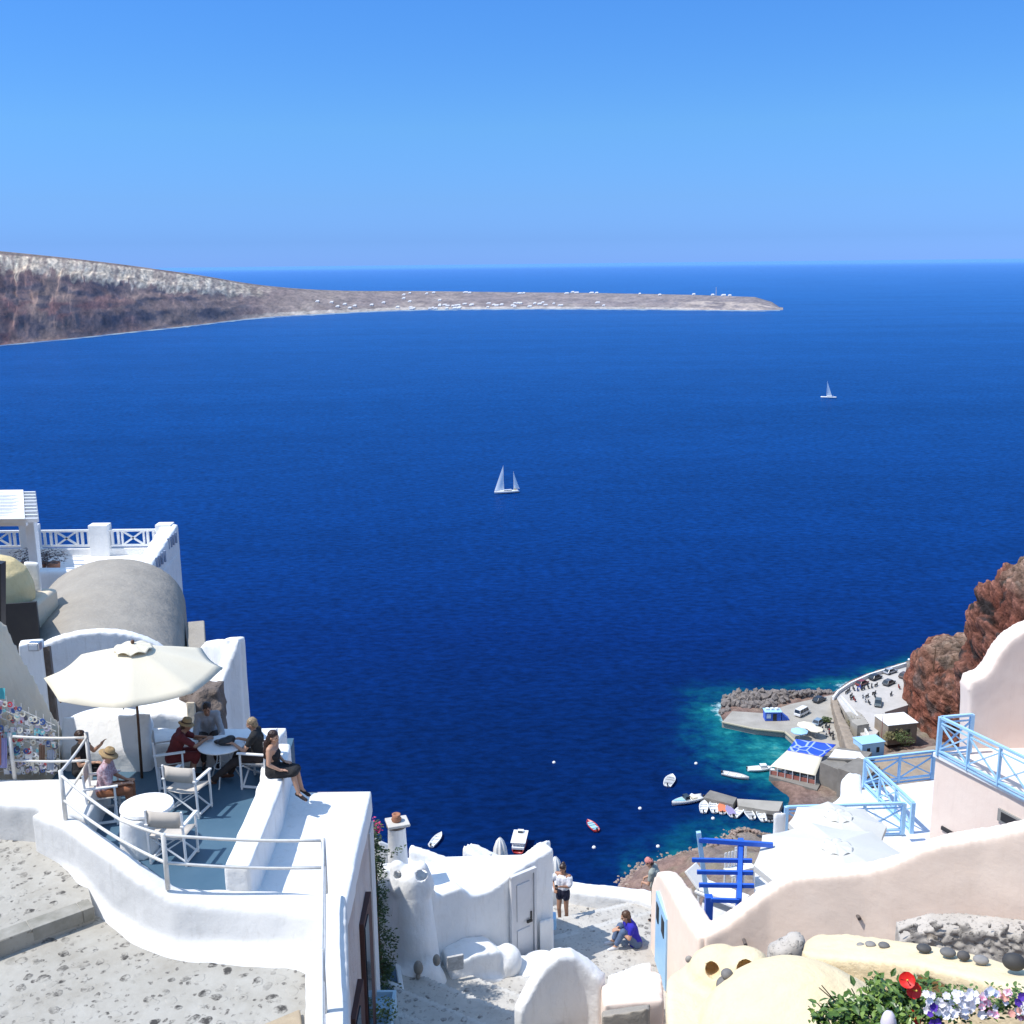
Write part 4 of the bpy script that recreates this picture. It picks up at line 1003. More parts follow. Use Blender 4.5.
ptop = [8.85, 8.8, 8.8, 8.82, 8.95, 9.08, 9.16, 9.2, 9.24, 9.26]
pin = [D(x, y, z) for (x, y), z in zip([(50, 806), (84, 820), (110, 838), (133, 854), (158, 873), (178, 886), (205, 888), (244, 888), (290, 890), (330, 893)], ptop)]
pout = [D(40, 836, PU), D(54, 858, PU), D(76, 885, PU), D(97, 918, PD), D(133, 948, PD), D(171, 963, PD), D(205, 968, PD), D(244, 971, PD), D(285, 974, PD), D(318, 985, PD)]
mb = MB()
cen = [Vector((p.x, p.y, 0)) for p in pin]
def nrm_out(i):
    d_ = cen[min(i+1, 9)]-cen[max(i-1, 0)]; d_.normalize(); return Vector((d_.y, -d_.x, 0))
cen = [c_+nrm_out(i)*.17 for i, c_ in enumerate(cen)]
tz = [CZ-z for z in ptop]
mb.wallstrip([Vector((p.x, p.y, z)) for p, z in zip(cen, tz)], .34, 107)
def lev(f, g): return [Vector((lerp(c.x, q.x, f), lerp(c.y, q.y, f), lerp(z-.03, q.z-.02, g))) for c, q, z in zip(cen, pout, tz)]
ramp(lev(0, 0), lev(.30, .03), 106, mb); ramp(lev(.30, .03), lev(.46, .84), 106, mb); ramp(lev(.46, .84), lev(1.0, 1.0), 106, mb)
# platform at the left end
pl = [D(-80, 779, 8.85), D(8, 778, 8.85), D(110, 777, 8.85), D(88, 818, 8.85), D(50, 808, 8.87), D(-80, 800, 8.87)]
mb.prism(pl, 107)
ramp([D(-80, 800, 8.89), D(10, 804, 8.89), D(50, 810, 8.89)], [D(-80, 828, PU+.01), D(12, 829, PU+.01), D(40, 836, PU+.01)], 106, mb)
par = organic(mb, 'parapet_wall', WHITE2, voxel=.045, iters=12, disp=.03, dscale=.6)
tag(par, 'thick rounded white parapet sweeping between the pebble path and the café terrace', 'wall')
# ledge running towards the viewer above the house's side wall
ledge = MB().wallstrip([D(334, 893, 9.24), D(335, 960, 9.26), D(336, 1100, 9.28), D(338, 1300, 9.28)], .36, CZ-9.75)
ramp([D(323, 900, 9.28), D(324, 960, 9.28), D(322, 1100, 9.28), D(320, 1300, 9.28)], [D(304, 975, PD+.01), D(304, 1000, PD+.01), D(300, 1100, PD+.01), D(290, 1300, PD+.01)], CZ-9.9, ledge)
tag(organic(ledge, 'ledge_wall', WHITE2, voxel=.05, iters=10, disp=.04, dscale=.6), 'white ledge wall under the railing along the right edge of the pebble path', 'wall')
tag(build(MB().prism([D(262, 1024, PD-.1), D(300, 1008, PD-.1), D(306, 1060, PD-.1), D(262, 1060, PD-.1)], CZ-PD-.1), 'stone_slab', mk('ochre_stone', (.45, .36, .24), (.33, .26, .18), scale=6, bump=.4), bevel=.03), 'small ochre stone slab at the path edge by the bottom of the photo', 'stone slab')

# railings
PA, PB, PC, PDd, PE, PF = D(15, 780, 8.86), D(91, 780, 8.86), D(66, 821, 8.84), D(168, 889, 9.02), D(326, 893, 9.26), D(325, 1012, 9.28)
hz_ = .90
def hh(p, f): return shift(p, 0, 0, hz_*f)
rail('terrace_railing', [PA, PB, PC, PDd, PE, PF, D(326, 1180, 9.28)],
     [[hh(PA, .93), hh(PB, .9)], [hh(PA, .42), hh(PB, .42)], [hh(PB, .9), hh(PC, .97)], [hh(PB, .42), hh(PC, .45)],
      [hh(PC, .9), D(122, 821, 8.05), hh(PDd, .98), hh(PE, .97)], [hh(PC, .42), D(122, 841, 8.45), hh(PDd, .48), hh(PE, .47)],
      [hh(PE, .97), hh(PF, .97), hh(D(326, 1180, 9.28), .97)], [shift(hh(PE, .5)), hh(PF, .5), hh(D(326, 1180, 9.28), .5)]],
     hz_, 'white tubular two-bar railing following the parapet round the café terrace')

# ---- café terrace
FZ = CZ-9.3
fl = MB().prism([(p.x, p.y, FZ) for p in cen[1:8]]+[(-4.45, 20.6, FZ), (-10, 20.6, FZ), (-10, 19.2, FZ), (-7.2, 17.7, FZ)], 107)
struct(build(fl, 'terrace_floor', BLUEFLOOR), 'blue grey painted floor of the café terrace')
wl = MB().prism([(-4.42, 15.0, CZ-8.85), (-4.02, 15.0, CZ-8.85), (-4.05, 17.5, CZ-8.85), (-4.24, 19.35, CZ-8.82), (-4.78, 19.35, CZ-8.82), (-4.5, 17.8, CZ-8.85)], 108)
tag(organic(wl, 'low_wall', WHITE, voxel=.045, iters=5, disp=.025, dscale=.5), 'low white wall with the woman in black sitting on it, right edge of the terrace', 'wall')
hb = empty('cliff_house', (-3, 17, 100)); tag(hb, 'white cliff house with a flat roof beside the terrace and a weathered pinkish side wall', 'house')
rz_ = 9.55
rf = MB().prism([D(372, 790, rz_), D(312, 792, rz_), D(292, 784, rz_), (-4.32, 19.7, CZ-rz_), (-4.2, 14.9, CZ-rz_), (-3.2, 14.9, CZ-rz_), D(346, 905, rz_)], CZ-rz_-.5)
organic(rf, 'roof', WHITE, hb, voxel=.06, iters=3, disp=.03, dscale=.7)
OLDW = mk_plaster('weathered_pinkish_plaster', (.55, .46, .42), (.24, .20, .18), (.66, .60, .56), .8, 1.0)
P1, P2, P3 = D(371, 791.5, rz_+.06), D(346.5, 904, rz_+.06), D(351, 1300, rz_+.06)
wb = MB().prism([shift(P1, -.02), shift(P1, -1.2), (-4.25, 19.3, P1.z), (-4.2, 16.2, P1.z), (P2.x-.32, 16.0, P1.z), shift(P3, -.30), shift(P3, -.02), shift(P2, -.02)], 98)
build(wb, 'wall', OLDW, hb)
# white end strip, timber frames on the side wall
def onwall(t, z): return Vector((lerp(P2.x, P1.x, t)+.0, lerp(P2.y, P1.y, t), z))
frm = MB().bar(onwall(.93, CZ-10.2), onwall(.93, 99), .03, .5, up=(0, 1, 0)); build(frm, 'corner_strip', WHITE2, hb)
for t0, zt in ((.52, CZ-10.9), (.12, CZ-11.6)):
    a = onwall(t0, zt); f_ = build(MB().box((a.x+.02, a.y, zt-1.5), (.10, 1.0, 3.0)), 'window', mk('dark_red_timber', (.10, .04, .035), (.06, .03, .025), scale=6), hb)
    build(MB().box((a.x+.05, a.y-.25, zt-1.5), (.08, .42, 2.8)), 'pane', GLASS, f_)
build(MB().box((P2.x+.06, P2.y-1.4, CZ-12), (.12, .7, 2.2)), 'window', mk('dark_red_timber', (.10, .04, .035)), hb)

# ---- terrace furniture
def chair_tree():
    r = empty('director_chair', (0, 0, 0)); fr = WPAINT
    for s in (-1, 1):                      # x: sideways, faces +y
        x = s*.27
        m = MB().bar((x, .20, .0), (x, .20, .63), .032).bar((x, -.20, .0), (x, -.24, .88), .032)
        build(m, 'side_frame', fr, r, local=True, bevel=.006)
        build(MB().bar((x, -.26, .645), (x, .25, .645), .055, .028), 'armrest', fr, r, local=True, bevel=.006)
        build(MB().bar((x, -.22, .06), (x, .22, .06), .03), 'foot_rail', fr, r, local=True)
        for y in (-.17, .17): build(MB().bar((-x, y+.012*s, .05), (x, y+.012*s, .43), .028, .016), 'cross_leg', fr, r, local=True)
    m = MB(); n = 6; vs = []
    for i in range(n+1):
        for y in (-.22, .22): vs.append((-.26+.52*i/n, y, .445-.035*math.sin(PI*i/n)))
    m.add(vs, [(2*i, 2*i+1, 2*i+3, 2*i+2) for i in range(n)]); 
    o = build(m, 'seat', CHAIRC, r, local=True, smooth=True); s_ = o.modifiers.new('thick', 'SOLIDIFY'); s_.thickness = .008
    m = MB(); vs = []
    for i in range(n+1):
        for z in (.62, .87): vs.append((-.27+.54*i/n, -.235-.03*math.sin(PI*i/n), z))
    m.add(vs, [(2*i, 2*i+1, 2*i+3, 2*i+2) for i in range(n)])
    o = build(m, 'backrest', CHAIRC, r, local=True, smooth=True); s_ = o.modifiers.new('thick', 'SOLIDIFY'); s_.thickness = .012
    return r
ch = chair_tree(); ch.location = D(190, 811, 9.3); ch.rotation_euler.z = math.radians(-14); ch.scale = (1.1,)*3
tag(ch, 'empty canvas director chair standing with its back to us in the middle of the terrace', 'chair', 'canvas director chairs')
c2 = copy_tree(ch); c2.location = D(172, 783, 9.3); c2.rotation_euler.z = math.radians(-72); tag(c2, 'canvas director chair that the person in dark red sits in')
c3 = copy_tree(ch); c3.location = D(175, 858, 9.3); c3.rotation_euler.z = math.radians(-8); tag(c3, 'canvas director chair in the sun behind the railing, next to the plaster table')
c4_ = copy_tree(ch); c4_.location = D(106, 818, 9.3); c4_.rotation_euler.z = math.radians(-75); tag(c4_, 'canvas director chair under the person in the patterned shirt')
c5 = copy_tree(ch); c5.location = D(260, 783, 9.3); c5.rotation_euler.z = math.radians(80); tag(c5, 'canvas director chair under the blond person by the low wall')
def round_table(c, R, h, lab):
    r = empty('bistro_table', c); tag(r, lab, 'table')
    build(MB().lathe([(.001, h), (R-.02, h), (R, h-.012), (R-.01, h-.03), (.001, h-.03)], c, 32), 'tabletop', WPAINT, r, smooth=False)
    for k in range(3):
        t = .5+k*2*PI/3; d_ = Vector((math.cos(t), math.sin(t), 0))
        build(MB().tube([c+d_*R*.25+Vector((0, 0, h-.03)), c+d_*R*.3+Vector((0, 0, h*.55)), c+d_*R*.7+Vector((0, 0, .02)), c+d_*R*.8], .013, 8), 'leg', RAILP, r, smooth=True)
    build(MB().tube([c+Vector((math.cos(a*.5236)*R*.38, math.sin(a*.5236)*R*.38, h*.42)) for a in range(13)], .008, 6), 'ring', RAILP, r)
    return r
T1 = D(224, 781, 9.3); round_table(T1, .43, .74, 'round white bistro table with a black bag on it')
bag = organic(MB().ell(shift(T1, .1, -.03, .80), (.17, .10, .07)).ell(shift(T1, .18, 0, .84), (.09, .07, .07)).ell(shift(T1, -.04, .02, .78), (.1, .07, .04)), 'handbag', BLACK, voxel=.02, iters=2, disp=.02, dscale=.1)
tag(bag, 'black cloth bag lying on the round bistro table', 'bag')
# plaster table
c = D(140, 852, 9.3)
pt = empty('plaster_table', c); tag(pt, 'round white plaster table with a drum-shaped base behind the railing', 'table')
mb = MB().lathe([(.001, 0), (.31, 0), (.29, .3), (.27, .66), (.001, .66)], c, 24)
organic(mb, 'base', WHITE, pt, voxel=.03, iters=4, disp=.01)
cc = shift(c, .10, .22, 0); build(MB().lathe([(.001, .66), (.40, .66), (.43, .69), (.42, .73), (.001, .735)], cc, 32), 'tabletop', WHITE, pt, smooth=False)
# parasol
ub = D(142, 778, 9.3); ua = D(134, 648, 6.72); ua.y = ub.y; ua = Vector((at_Y(133, 647, ub.y-.05)))
um = empty('sun_umbrella', ub); tag(um, 'large cream canvas parasol with a vented crown and wooden pole over the café terrace', 'parasol')
build(MB().tube([ub, ua], [.026, .022], 10), 'pole', WOODB, um, smooth=True)
ax = (ua-ub).normalized()
def canopy(R, drop_, n=8, sub=6, r0=.0, rr=None, sag=.05):
    vs = []; K = n*sub; rows = 8
    for i in range(rows+1):
        f = i/rows
        for k in range(K):
            a = 2*PI*k/K+.2; ph = (k % sub)/sub; ch_ = math.cos(PI/n)/math.cos((ph-.5)*2*PI/n)   # straight edge between ribs
            rad = lerp(r0, R, f)*ch_*(1-.02*math.sin(PI*ph)*f)
            z = -drop_*(f**1.12)-sag*math.sin(PI*ph)*f*(.4+.6*f)
            vs.append(Vector((rad*math.cos(a), rad*math.sin(a), z)))
    fs = [(i*K+k, i*K+(k+1) % K, (i+1)*K+(k+1) % K, (i+1)*K+k) for i in range(rows) for k in range(K)]
    return vs, fs
q = Vector((0, 0, 1)).rotation_difference(ax).to_matrix()
vs, fs = canopy(1.56, .47, r0=.16)
o = build(MB().add([q @ v+ua+Vector((0, 0, -.03)) for v in vs], fs), 'canopy', CANVAS, um, smooth=True)
o.modifiers.new('thick', 'SOLIDIFY').thickness = .006
vs, fs = canopy(.36, .11, r0=.005, sag=-.05)
o = build(MB().add([q @ v+ua+Vector((0, 0, .07)) for v in vs], fs), 'vent', CANVAS, um, smooth=True); o.modifiers.new('thick', 'SOLIDIFY').thickness = .006
build(MB().ell(ua+Vector((0, 0, .10)), (.035, .035, .04)), 'finial', WOODB, um, smooth=True)
for k in range(8):
    a = .2+k*PI/4; v = q @ Vector((1.54*math.cos(a), 1.54*math.sin(a), -.49))+ua-Vector((0, 0, .04))
    build(MB().bar(ua-ax*.06, v, .016, .02), 'rib', WOODB, um)
    v2 = (ua-ax*.06).lerp(v, .5); build(MB().bar(ua-ax*.75, v2, .012), 'strut', WOODB, um)

# ---- back of the terrace
bk = MB().prism([(-9.2, 19.45, CZ-8.85), (-4.55, 19.3, CZ-8.85), (-4.45, 20.1, CZ-8.85), (-9.2, 20.2, CZ-8.85)], 108)
tag(organic(bk, 'plaster_bench', WHITE, voxel=.05, iters=5, disp=.03), 'long low white plaster bench along the back of the café terrace', 'bench')
v1 = MB().prism([D(62, 752, 8.9), D(150, 752, 8.9), D(152, 712, 8.3), D(60, 712, 8.3)], 107).ell(D(108, 727, 8.75), (.9, .6, .35))
tag(organic(v1, 'plaster_mound', WHITE, voxel=.06, iters=8, disp=.05), 'sunlit rounded white plaster mound right under the parasol edge', 'plaster mound')
cv = at_Y(166, 735, 20.9); mb = MB().tube([(cv.x, 20.6, cv.z-.35), (cv.x-.3, 23.5, cv.z-.35)], .95, 28).prism([(cv.x-.95, 20.6, cv.z-.35), (cv.x+.95, 20.6, cv.z-.35), (cv.x+.65, 23.5, cv.z-.35), (cv.x-1.25, 23.5, cv.z-.35)], 107)
tag(organic(mb, 'vaulted_room', WHITE, voxel=.06, iters=3, disp=.02), 'small white vaulted room behind the director chairs', 'outbuilding')
tag(build(MB().prism([at_Y(186, 702, 20.7), at_Y(195, 702, 20.7), at_Y(195, 702, 21.2), at_Y(186, 702, 21.2)], 107), 'door_jamb', CREAM, bevel=.03), 'narrow cream stone jamb beside the dark rock opening', 'door jamb')
rk = MB()
for k in range(26):
    p = at_Y(random.uniform(195, 217), random.uniform(690, 742), 21.1+random.random()*.4); rk.ell(p, (.2, .2, random.uniform(.12, .2)), 6)
rk.box(tuple(at_Y(205, 735, 21.7)), (.8, .7, 2.2))
tag(organic(rk, 'rubble_pier', BROWNROCK, voxel=.07, iters=1, disp=.12, dscale=.2), 'dark brown rubble stone pier beside the tall white wall', 'stone pier')
# tall white wall with scooped corner right of the parasol
TW = empty('white_house', at_Y(225, 760, 23)); tag(TW, 'white house end with a scooped parapet and narrow slit window beside the parasol', 'house')
A_, B_, C_ = at_Y(212, 640, 25.6), at_Y(235, 637, 23.2), at_Y(190, 652, 26.4)
mb = MB().wallstrip([B_, at_Y(227, 640, 24.4), A_], .45, 104)
mb.wallstrip([A_, at_Y(200, 652, 26.2), C_, at_Y(170, 652, 26.6)], .4, 104)
mb.wallstrip([B_, at_Y(222, 668, 22.9), at_Y(212, 694, 22.5), at_Y(206, 712, 22.2)], .35, 104)
organic(mb, 'wall', WHITE, TW, voxel=.07, iters=4, disp=.03)
build(MB().prism([B_-Vector((.2, 0, 1.2)), at_Y(206, 700, 22.4)-Vector((0, 0, .8)), at_Y(170, 680, 24.0)-Vector((0, 0, 1.5)), C_-Vector((0, -.3, 1.3)), A_-Vector((.2, 0, 1.2))], 104), 'roof', GREYV, TW)
sl_ = at_Y(233.5, 690, 23.18); build(MB().box((sl_.x+.05, sl_.y+.25, sl_.z), (.3, .16, .8)), 'window', mk('pale_frame', (.5, .5, .5)), TW)
# barrel vault and its house
VH = empty('vaulted_house', (-13, 34, 104)); tag(VH, 'cave house with a grey cement barrel vault roof and white arched gable', 'house')
va, vb = Vector((-14.0, 36.9)), Vector((-11.7, 28.9)); dd = (vb-va).normalized(); pp = Vector((-dd.y, dd.x))
zs, zc, Rr = CZ-11.7, CZ-9.85, 2.4
def arch(mb, p, q_, R, hgt, z, zb, n=24):
    vs = []
    for c_ in (p, q_):
        for k in range(n+1):
            a = PI*k/n; o_ = -math.cos(a)*R; vs.append(Vector((c_.x+pp.x*o_, c_.y+pp.y*o_, z+math.sin(a)*hgt)))
        vs.append(Vector((c_.x+pp.x*R, c_.y+pp.y*R, zb))); vs.append(Vector((c_.x-pp.x*R, c_.y-pp.y*R, zb)))
    m_ = n+3; fs = [tuple(range(m_)), tuple(range(2*m_-1, m_-1, -1))]+[(i, (i+1) % m_, (i+1) % m_+m_, i+m_) for i in range(m_)]
    return mb.add(vs, fs)
o = organic(arch(MB(), va, vb, Rr, zc-zs, zs, 103), 'roof', GREYV, VH, voxel=.09, iters=3, disp=.05, dscale=1.2)
organic(arch(MB(), vb, vb+dd*.4, Rr+.12, zc-zs+.14, zs, 103), 'gable', WHITE, VH, voxel=.06, iters=3, disp=.03)
s_ = 1
Lq = [vb+pp*(-Rr-.05), vb+pp*(-Rr-.62), va.lerp(vb, .35)+pp*(-Rr-.62), va.lerp(vb, .35)+pp*(-Rr-.05)]
if Lq[1].x < vb.x: Lq = [vb+pp*(Rr+.05), vb+pp*(Rr+.62), va.lerp(vb, .35)+pp*(Rr+.62), va.lerp(vb, .35)+pp*(Rr+.05)]
build(MB().prism([(p.x, p.y, CZ-11.5) for p in Lq], 103), 'side_ledge', GREYV, VH, bevel=.05)
# second smaller gutter shadow side, masonry strip and lantern on the left
st_ = at_Y(46, 690, 25); tag(build(MB().prism([at_Y(41, 648, 25), at_Y(49, 646, 25), at_Y(51, 646, 25.6), at_Y(43, 648, 25.6)], 106), 'stone_strip', BROWNROCK), 'exposed brown masonry strip beside the white arched gable', 'masonry strip')
cw = MB().prism([at_Y(18, 645, 24.5), at_Y(42, 640, 24.9), at_Y(44, 638, 26.5), at_Y(20, 640, 26.5)], 106)
tag(organic(cw, 'side_wall', WHITE, voxel=.06, iters=4, disp=.03), 'white wall stub with a lantern left of the masonry strip', 'wall')
lm = empty('wall_lantern', at_Y(35, 646, 24.4)); tag(lm, 'small pale metal box lantern on the white wall stub', 'lantern')
p = lm.location; build(MB().box(tuple(p), (.26, .2, .2)), 'lamp_housing', CHROME, lm, bevel=.02); build(MB().box((p.x, p.y-.11, p.z), (.2, .02, .13)), 'lamp_glass', mk('frosted_glass', (.6, .65, .7)), lm)
# upper terrace with balustrade and pergola
UT = empty('upper_terrace_house', (-16, 44, 104)); tag(UT, 'white house with a balustraded roof terrace at the upper left', 'house')
uz = CZ-11.0
cr = at_Y(181, 552, 41.0); nr_ = at_Y(150, 585, 35.2)
b0 = Vector((-30, 42.2, uz)); b1 = Vector((-13.35, 41.6, uz)); b2 = Vector((-12.95, 37.2, uz))
build(MB().prism([b0, b1, b2, Vector((-30, 37.2, uz))], 100), 'wall', WHITE, UT)
wsf = MB().wallstrip([shift(b1, .1, .1, .25), shift(b2, .1, -.2, .25)], .42, 101)
organic(wsf, 'side_wall', WHITE, UT, voxel=.09, iters=2, disp=.02)
# parapet base + pillars + balusters
organic(MB().prism([(-16.8, 37.0, CZ-10.35), (-12.7, 37.0, CZ-10.35), (-12.7, 37.6, CZ-10.35), (-16.8, 37.6, CZ-10.35)], 101), 'front_parapet', WHITE, UT, voxel=.08, iters=3, disp=.03)
bal = empty('balustrade', b1); tag(bal, 'white balustrade with square piers and crossed panels along the upper terrace', 'balustrade')
yb = 41.7
build(MB().box((-22, yb, uz+.14), (17, .22, .28)), 'base', WHITE, bal, bevel=.02)
pxs = [at_Y(x, 540, yb).x for x in (101, 166, 33, -34, 14)]
for x, w_ in zip(pxs[:4], (.75, .62, .5, .7)): build(MB().box((x, yb, uz+.62), (w_, .5, 1.24)), 'pier', WHITE, bal, bevel=.03)
xr = sorted(pxs[:4])
for a, b_ in zip(xr, xr[1:]):
    a += .35; b_ -= .35
    for z in (.98, .38): build(MB().box(((a+b_)/2, yb, uz+z), (b_-a, .12, .08)), 'rail_bar', WPAINT, bal)
    n_ = int((b_-a)/.22); midx = (a+b_)/2
    for k in range(n_):
        x = a+(k+.5)*(b_-a)/n_
        if abs(x-midx) > .42: build(MB().box((x, yb, uz+.68), (.09, .09, .56)), 'baluster', WPAINT, bal)
    for s_ in (-1, 1): build(MB().bar((midx-.4, yb, uz+.68-s_*.27), (midx+.4, yb, uz+.68+s_*.27), .07), 'cross_bar', WPAINT, bal)
    for s_ in (-1, 1): build(MB().box((midx+s_*.42, yb, uz+.68), (.07, .08, .56)), 'upright', WPAINT, bal)
sp = MB().prism([shift(b1, -.35, .2, 1.2), shift(b1, .3, .2, 1.2), shift(b2, .3, -.3, .75), shift(b2, -.3, -.3, .75)], uz-.05)
organic(sp, 'side_parapet', WHITE, UT, voxel=.08, iters=2, disp=.02)
for t in (.25, .72):
    for k in range(4):
        y = lerp(b1.y, b2.y, t)+k*.32-.5; o = build(MB().box((lerp(b1.x, b2.x, t)+.33, y, uz+lerp(.95, .55, t)), (.06, .1, .42)), 'cutout_shade', mk('recess_shade_grey', (.30, .36, .48)), UT)  # applied blocks suggest cutouts, recess shade put into their blue-grey colour
gr = empty('pergola', at_Y(28, 560, 38.5)); tag(gr, 'white slatted pergola roof on square posts at the far left of the upper terrace', 'pergola')
gz = CZ-8.5; x1 = at_Y(35, 500, 39.5).x; XE = lambda y: at_Y(36, 500, y).x
for k in range(9):
    y = 36.6+k*.57; build(MB().bar((-24, y, gz+.1), (XE(y), y, gz+.1), .12, .14), 'slat', WPAINT, gr)
for y in (36.9, 41.0): build(MB().bar((-24, y, gz-.06), (XE(y)-.4, y, gz-.06), .16, .2), 'beam', WPAINT, gr)
build(sheet([(-24, 36.4, gz+.2), (XE(36.4)-.45, 36.4, gz+.2), (XE(41.4)-.45, 41.4, gz+.2), (-24, 41.4, gz+.2)], .03), 'shade_cloth', CANVASW, gr)
for x, y in ((XE(37.6)-.35, 37.8), (XE(41)-.6, 41.1), (-22, 37.8)): build(MB().box((x, y, (gz+uz)/2), (.32, .32, gz-uz)), 'post', WPAINT, gr, bevel=.02)
for px, py, rr_ in ((22, 558, .9), (52, 553, .8), (38, 556, .7)):
    c = at_Y(px, py, 39.5); mb = MB(); e = empty('potted_shrub', (c.x, c.y, uz)); tag(e, {22: 'dark round shrub left of the pergola post', 52: 'dark round shrub right of the pergola post', 38: 'dark shrub just behind the pergola post'}[px], 'shrub')
    leaf_cloud(mb, (c.x, c.y, uz+.5), rr_*.7, 260, .12, .6); build(mb, 'foliage', mk('purple_grey_leaf', (.10, .09, .10), (.18, .16, .16)), e)
    build(MB().lathe([(.001, 0), (.22, 0), (.26, .3), (.001, .3)], (c.x, c.y, uz), 12), 'pot', TERRA, e)
# cream dome at the left edge
cd = empty('cream_dome', at_Y(2, 600, 30)); tag(cd, 'weathered cream yellow dome cut by the left edge of the photo', 'dome')
c = at_Y(0, 598, 31); mb = MB().lathe([(1.12, -.1), (1.10, .35), (.95, .8), (.65, 1.12), (.3, 1.27), (.001, 1.3)], (c.x-.15, c.y, c.z), 30); mb.lathe([(1.12, -.1), (.001, -.1)], (c.x-.15, c.y, c.z), 30)
organic(mb, 'cap', mk_plaster('yellowed_plaster', (.76, .63, .36), (.50, .38, .18), (.68, .53, .27), .6), cd, voxel=.06, iters=2, disp=.03)
build(MB().box((c.x-.3, c.y+.2, c.z-1.6), (2.9, 2.4, 3)), 'base', CREAM, cd, bevel=.15)
mb = MB().prism([at_Y(24, 562, 32), at_Y(39, 562, 32), at_Y(37, 562, 33), at_Y(24, 562, 33)], CZ-13.5)
tag(organic(mb, 'chimney_stub', WHITE, voxel=.06, iters=4, disp=.05), 'irregular white chimney stub between the cream dome and the grey vault', 'chimney')
tag(build(MB().prism([at_Y(-20, 606, 29), at_Y(36, 602, 29), at_Y(38, 600, 33), at_Y(-20, 604, 33)], CZ-18), 'yard_shade', DARK), 'yard painted near black for its deep shade between the dome and the vaulted house', 'yard')  # block painted near black where only deep shade lies
tag(build(MB().bar(at_Y(-2, 562, 27), at_Y(-2, 640, 27), .28, .28), 'black_post', BLACK), 'dark post cut off by the left edge of the photo', 'post')

# ---- sloping cream stair wall and the souvenir stall on the left edge
cs = MB(); T_ = [at_Y(-40, 575, 19.3), at_Y(8, 625, 19.6), at_Y(40, 688, 19.8), at_Y(58, 720, 19.9), at_Y(73, 746, 20.0)]
Bt = [at_Y(-80, 625, 17.7), at_Y(-30, 672, 18.0), at_Y(6, 722, 18.3), at_Y(26, 750, 18.5), at_Y(44, 768, 18.6)]
ramp(T_, Bt, 106, cs)
tag(organic(cs, 'stair_wall', CREAM, voxel=.06, iters=6, disp=.06), 'broad sunlit cream wall sloping down from the left edge to the terrace', 'wall')
rk_ = empty('souvenir_rack', D(18, 779, 8.85)); tag(rk_, 'wire rack hung with trinkets and sunglasses for sale beside the sloping cream wall', 'display rack')
a, b_ = D(-40, 779, 8.85), D(58, 777, 8.85); a.y += .1; b_.y += .1; ux = (b_-a).normalized()
m = MB()
for k in range(15): p = a.lerp(b_, k/14); hgt = lerp(1.95, .95, k/14); m.bar(p, shift(p, 0, .15, hgt), .012)
for k in range(9): z = .1+k*.22; m.bar(shift(a, 0, .02, z), shift(b_, 0, .02, min(z*.5, .95)), .012)
build(m, 'wire_frame', RAILP, rk_)
pal = [(.6, .62, .66), (.75, .75, .75), (.10, .10, .14), (.55, .06, .08), (.05, .12, .35), (.2, .55, .6), (.45, .35, .25), (.72, .70, .6), (.5, .45, .6)]
for i, cl in enumerate(pal):
    m = MB()
    for k in range(90 if i in (0, 1, 7) else 34):
        t = random.random(); hgt = lerp(1.95, .95, t); p = shift(a.lerp(b_, t), 0, -.03, random.uniform(.05, hgt)); s_ = random.uniform(.025, .06)
        if random.random() < .5: m.lathe([(s_*.5, -.01), (s_, -.01), (s_, .01), (s_*.5, .01)], (0, 0, 0), 10); m.v[-40:] = [tuple(Matrix.Rotation(1.4, 3, 'X') @ Vector(v)+p) for v in m.v[-40:]]
        else: m.box(p, (s_*1.2, .02, s_*1.8))
    o = build(m, 'trinkets', mk('trinket_%d' % i, cl, world=False, rough=.4), rk_); o['kind'] = 'stuff'
def scarf(px0, px1, py0, py1, mat, lab):
    m = MB(); n = 8; vs = []
    for i in range(n+1):
        x = lerp(px0, px1, i/n)
        for y in (py0, py1): p = at_Y(x, y, a.y-.12+.03*math.sin(i*2.2)); vs.append(p)
    m.add(vs, [(2*i, 2*i+1, 2*i+3, 2*i+2) for i in range(n)]); o = build(m, 'scarf', mat, smooth=True); tag(o, lab, 'scarf')
scarf(0, 7, 738, 768, mk('lilac_scarf', (.45, .42, .70), (.30, .33, .62), scale=9), 'lilac scarf hanging at the left edge by the railing post')
scarf(-6, 1, 735, 765, mk('rust_scarf', (.55, .25, .12), (.45, .2, .15), scale=9), 'rust coloured scarf at the very left edge')
scarf(-8, 5, 688, 699, mk('turquoise_cloth', (.10, .50, .58), (.08, .42, .5), scale=9), 'turquoise cloth above the rack at the left edge')
scarf(39, 45, 745, 762, mk('brown_scarf', (.24, .14, .10), (.3, .2, .15), scale=9), 'brown scarf hanging beside the sloping wall')
scarf(47, 54, 750, 770, mk('denim_scarf', (.35, .42, .55), (.45, .5, .6), scale=9), 'pale denim blue cloth at the right end of the rack')

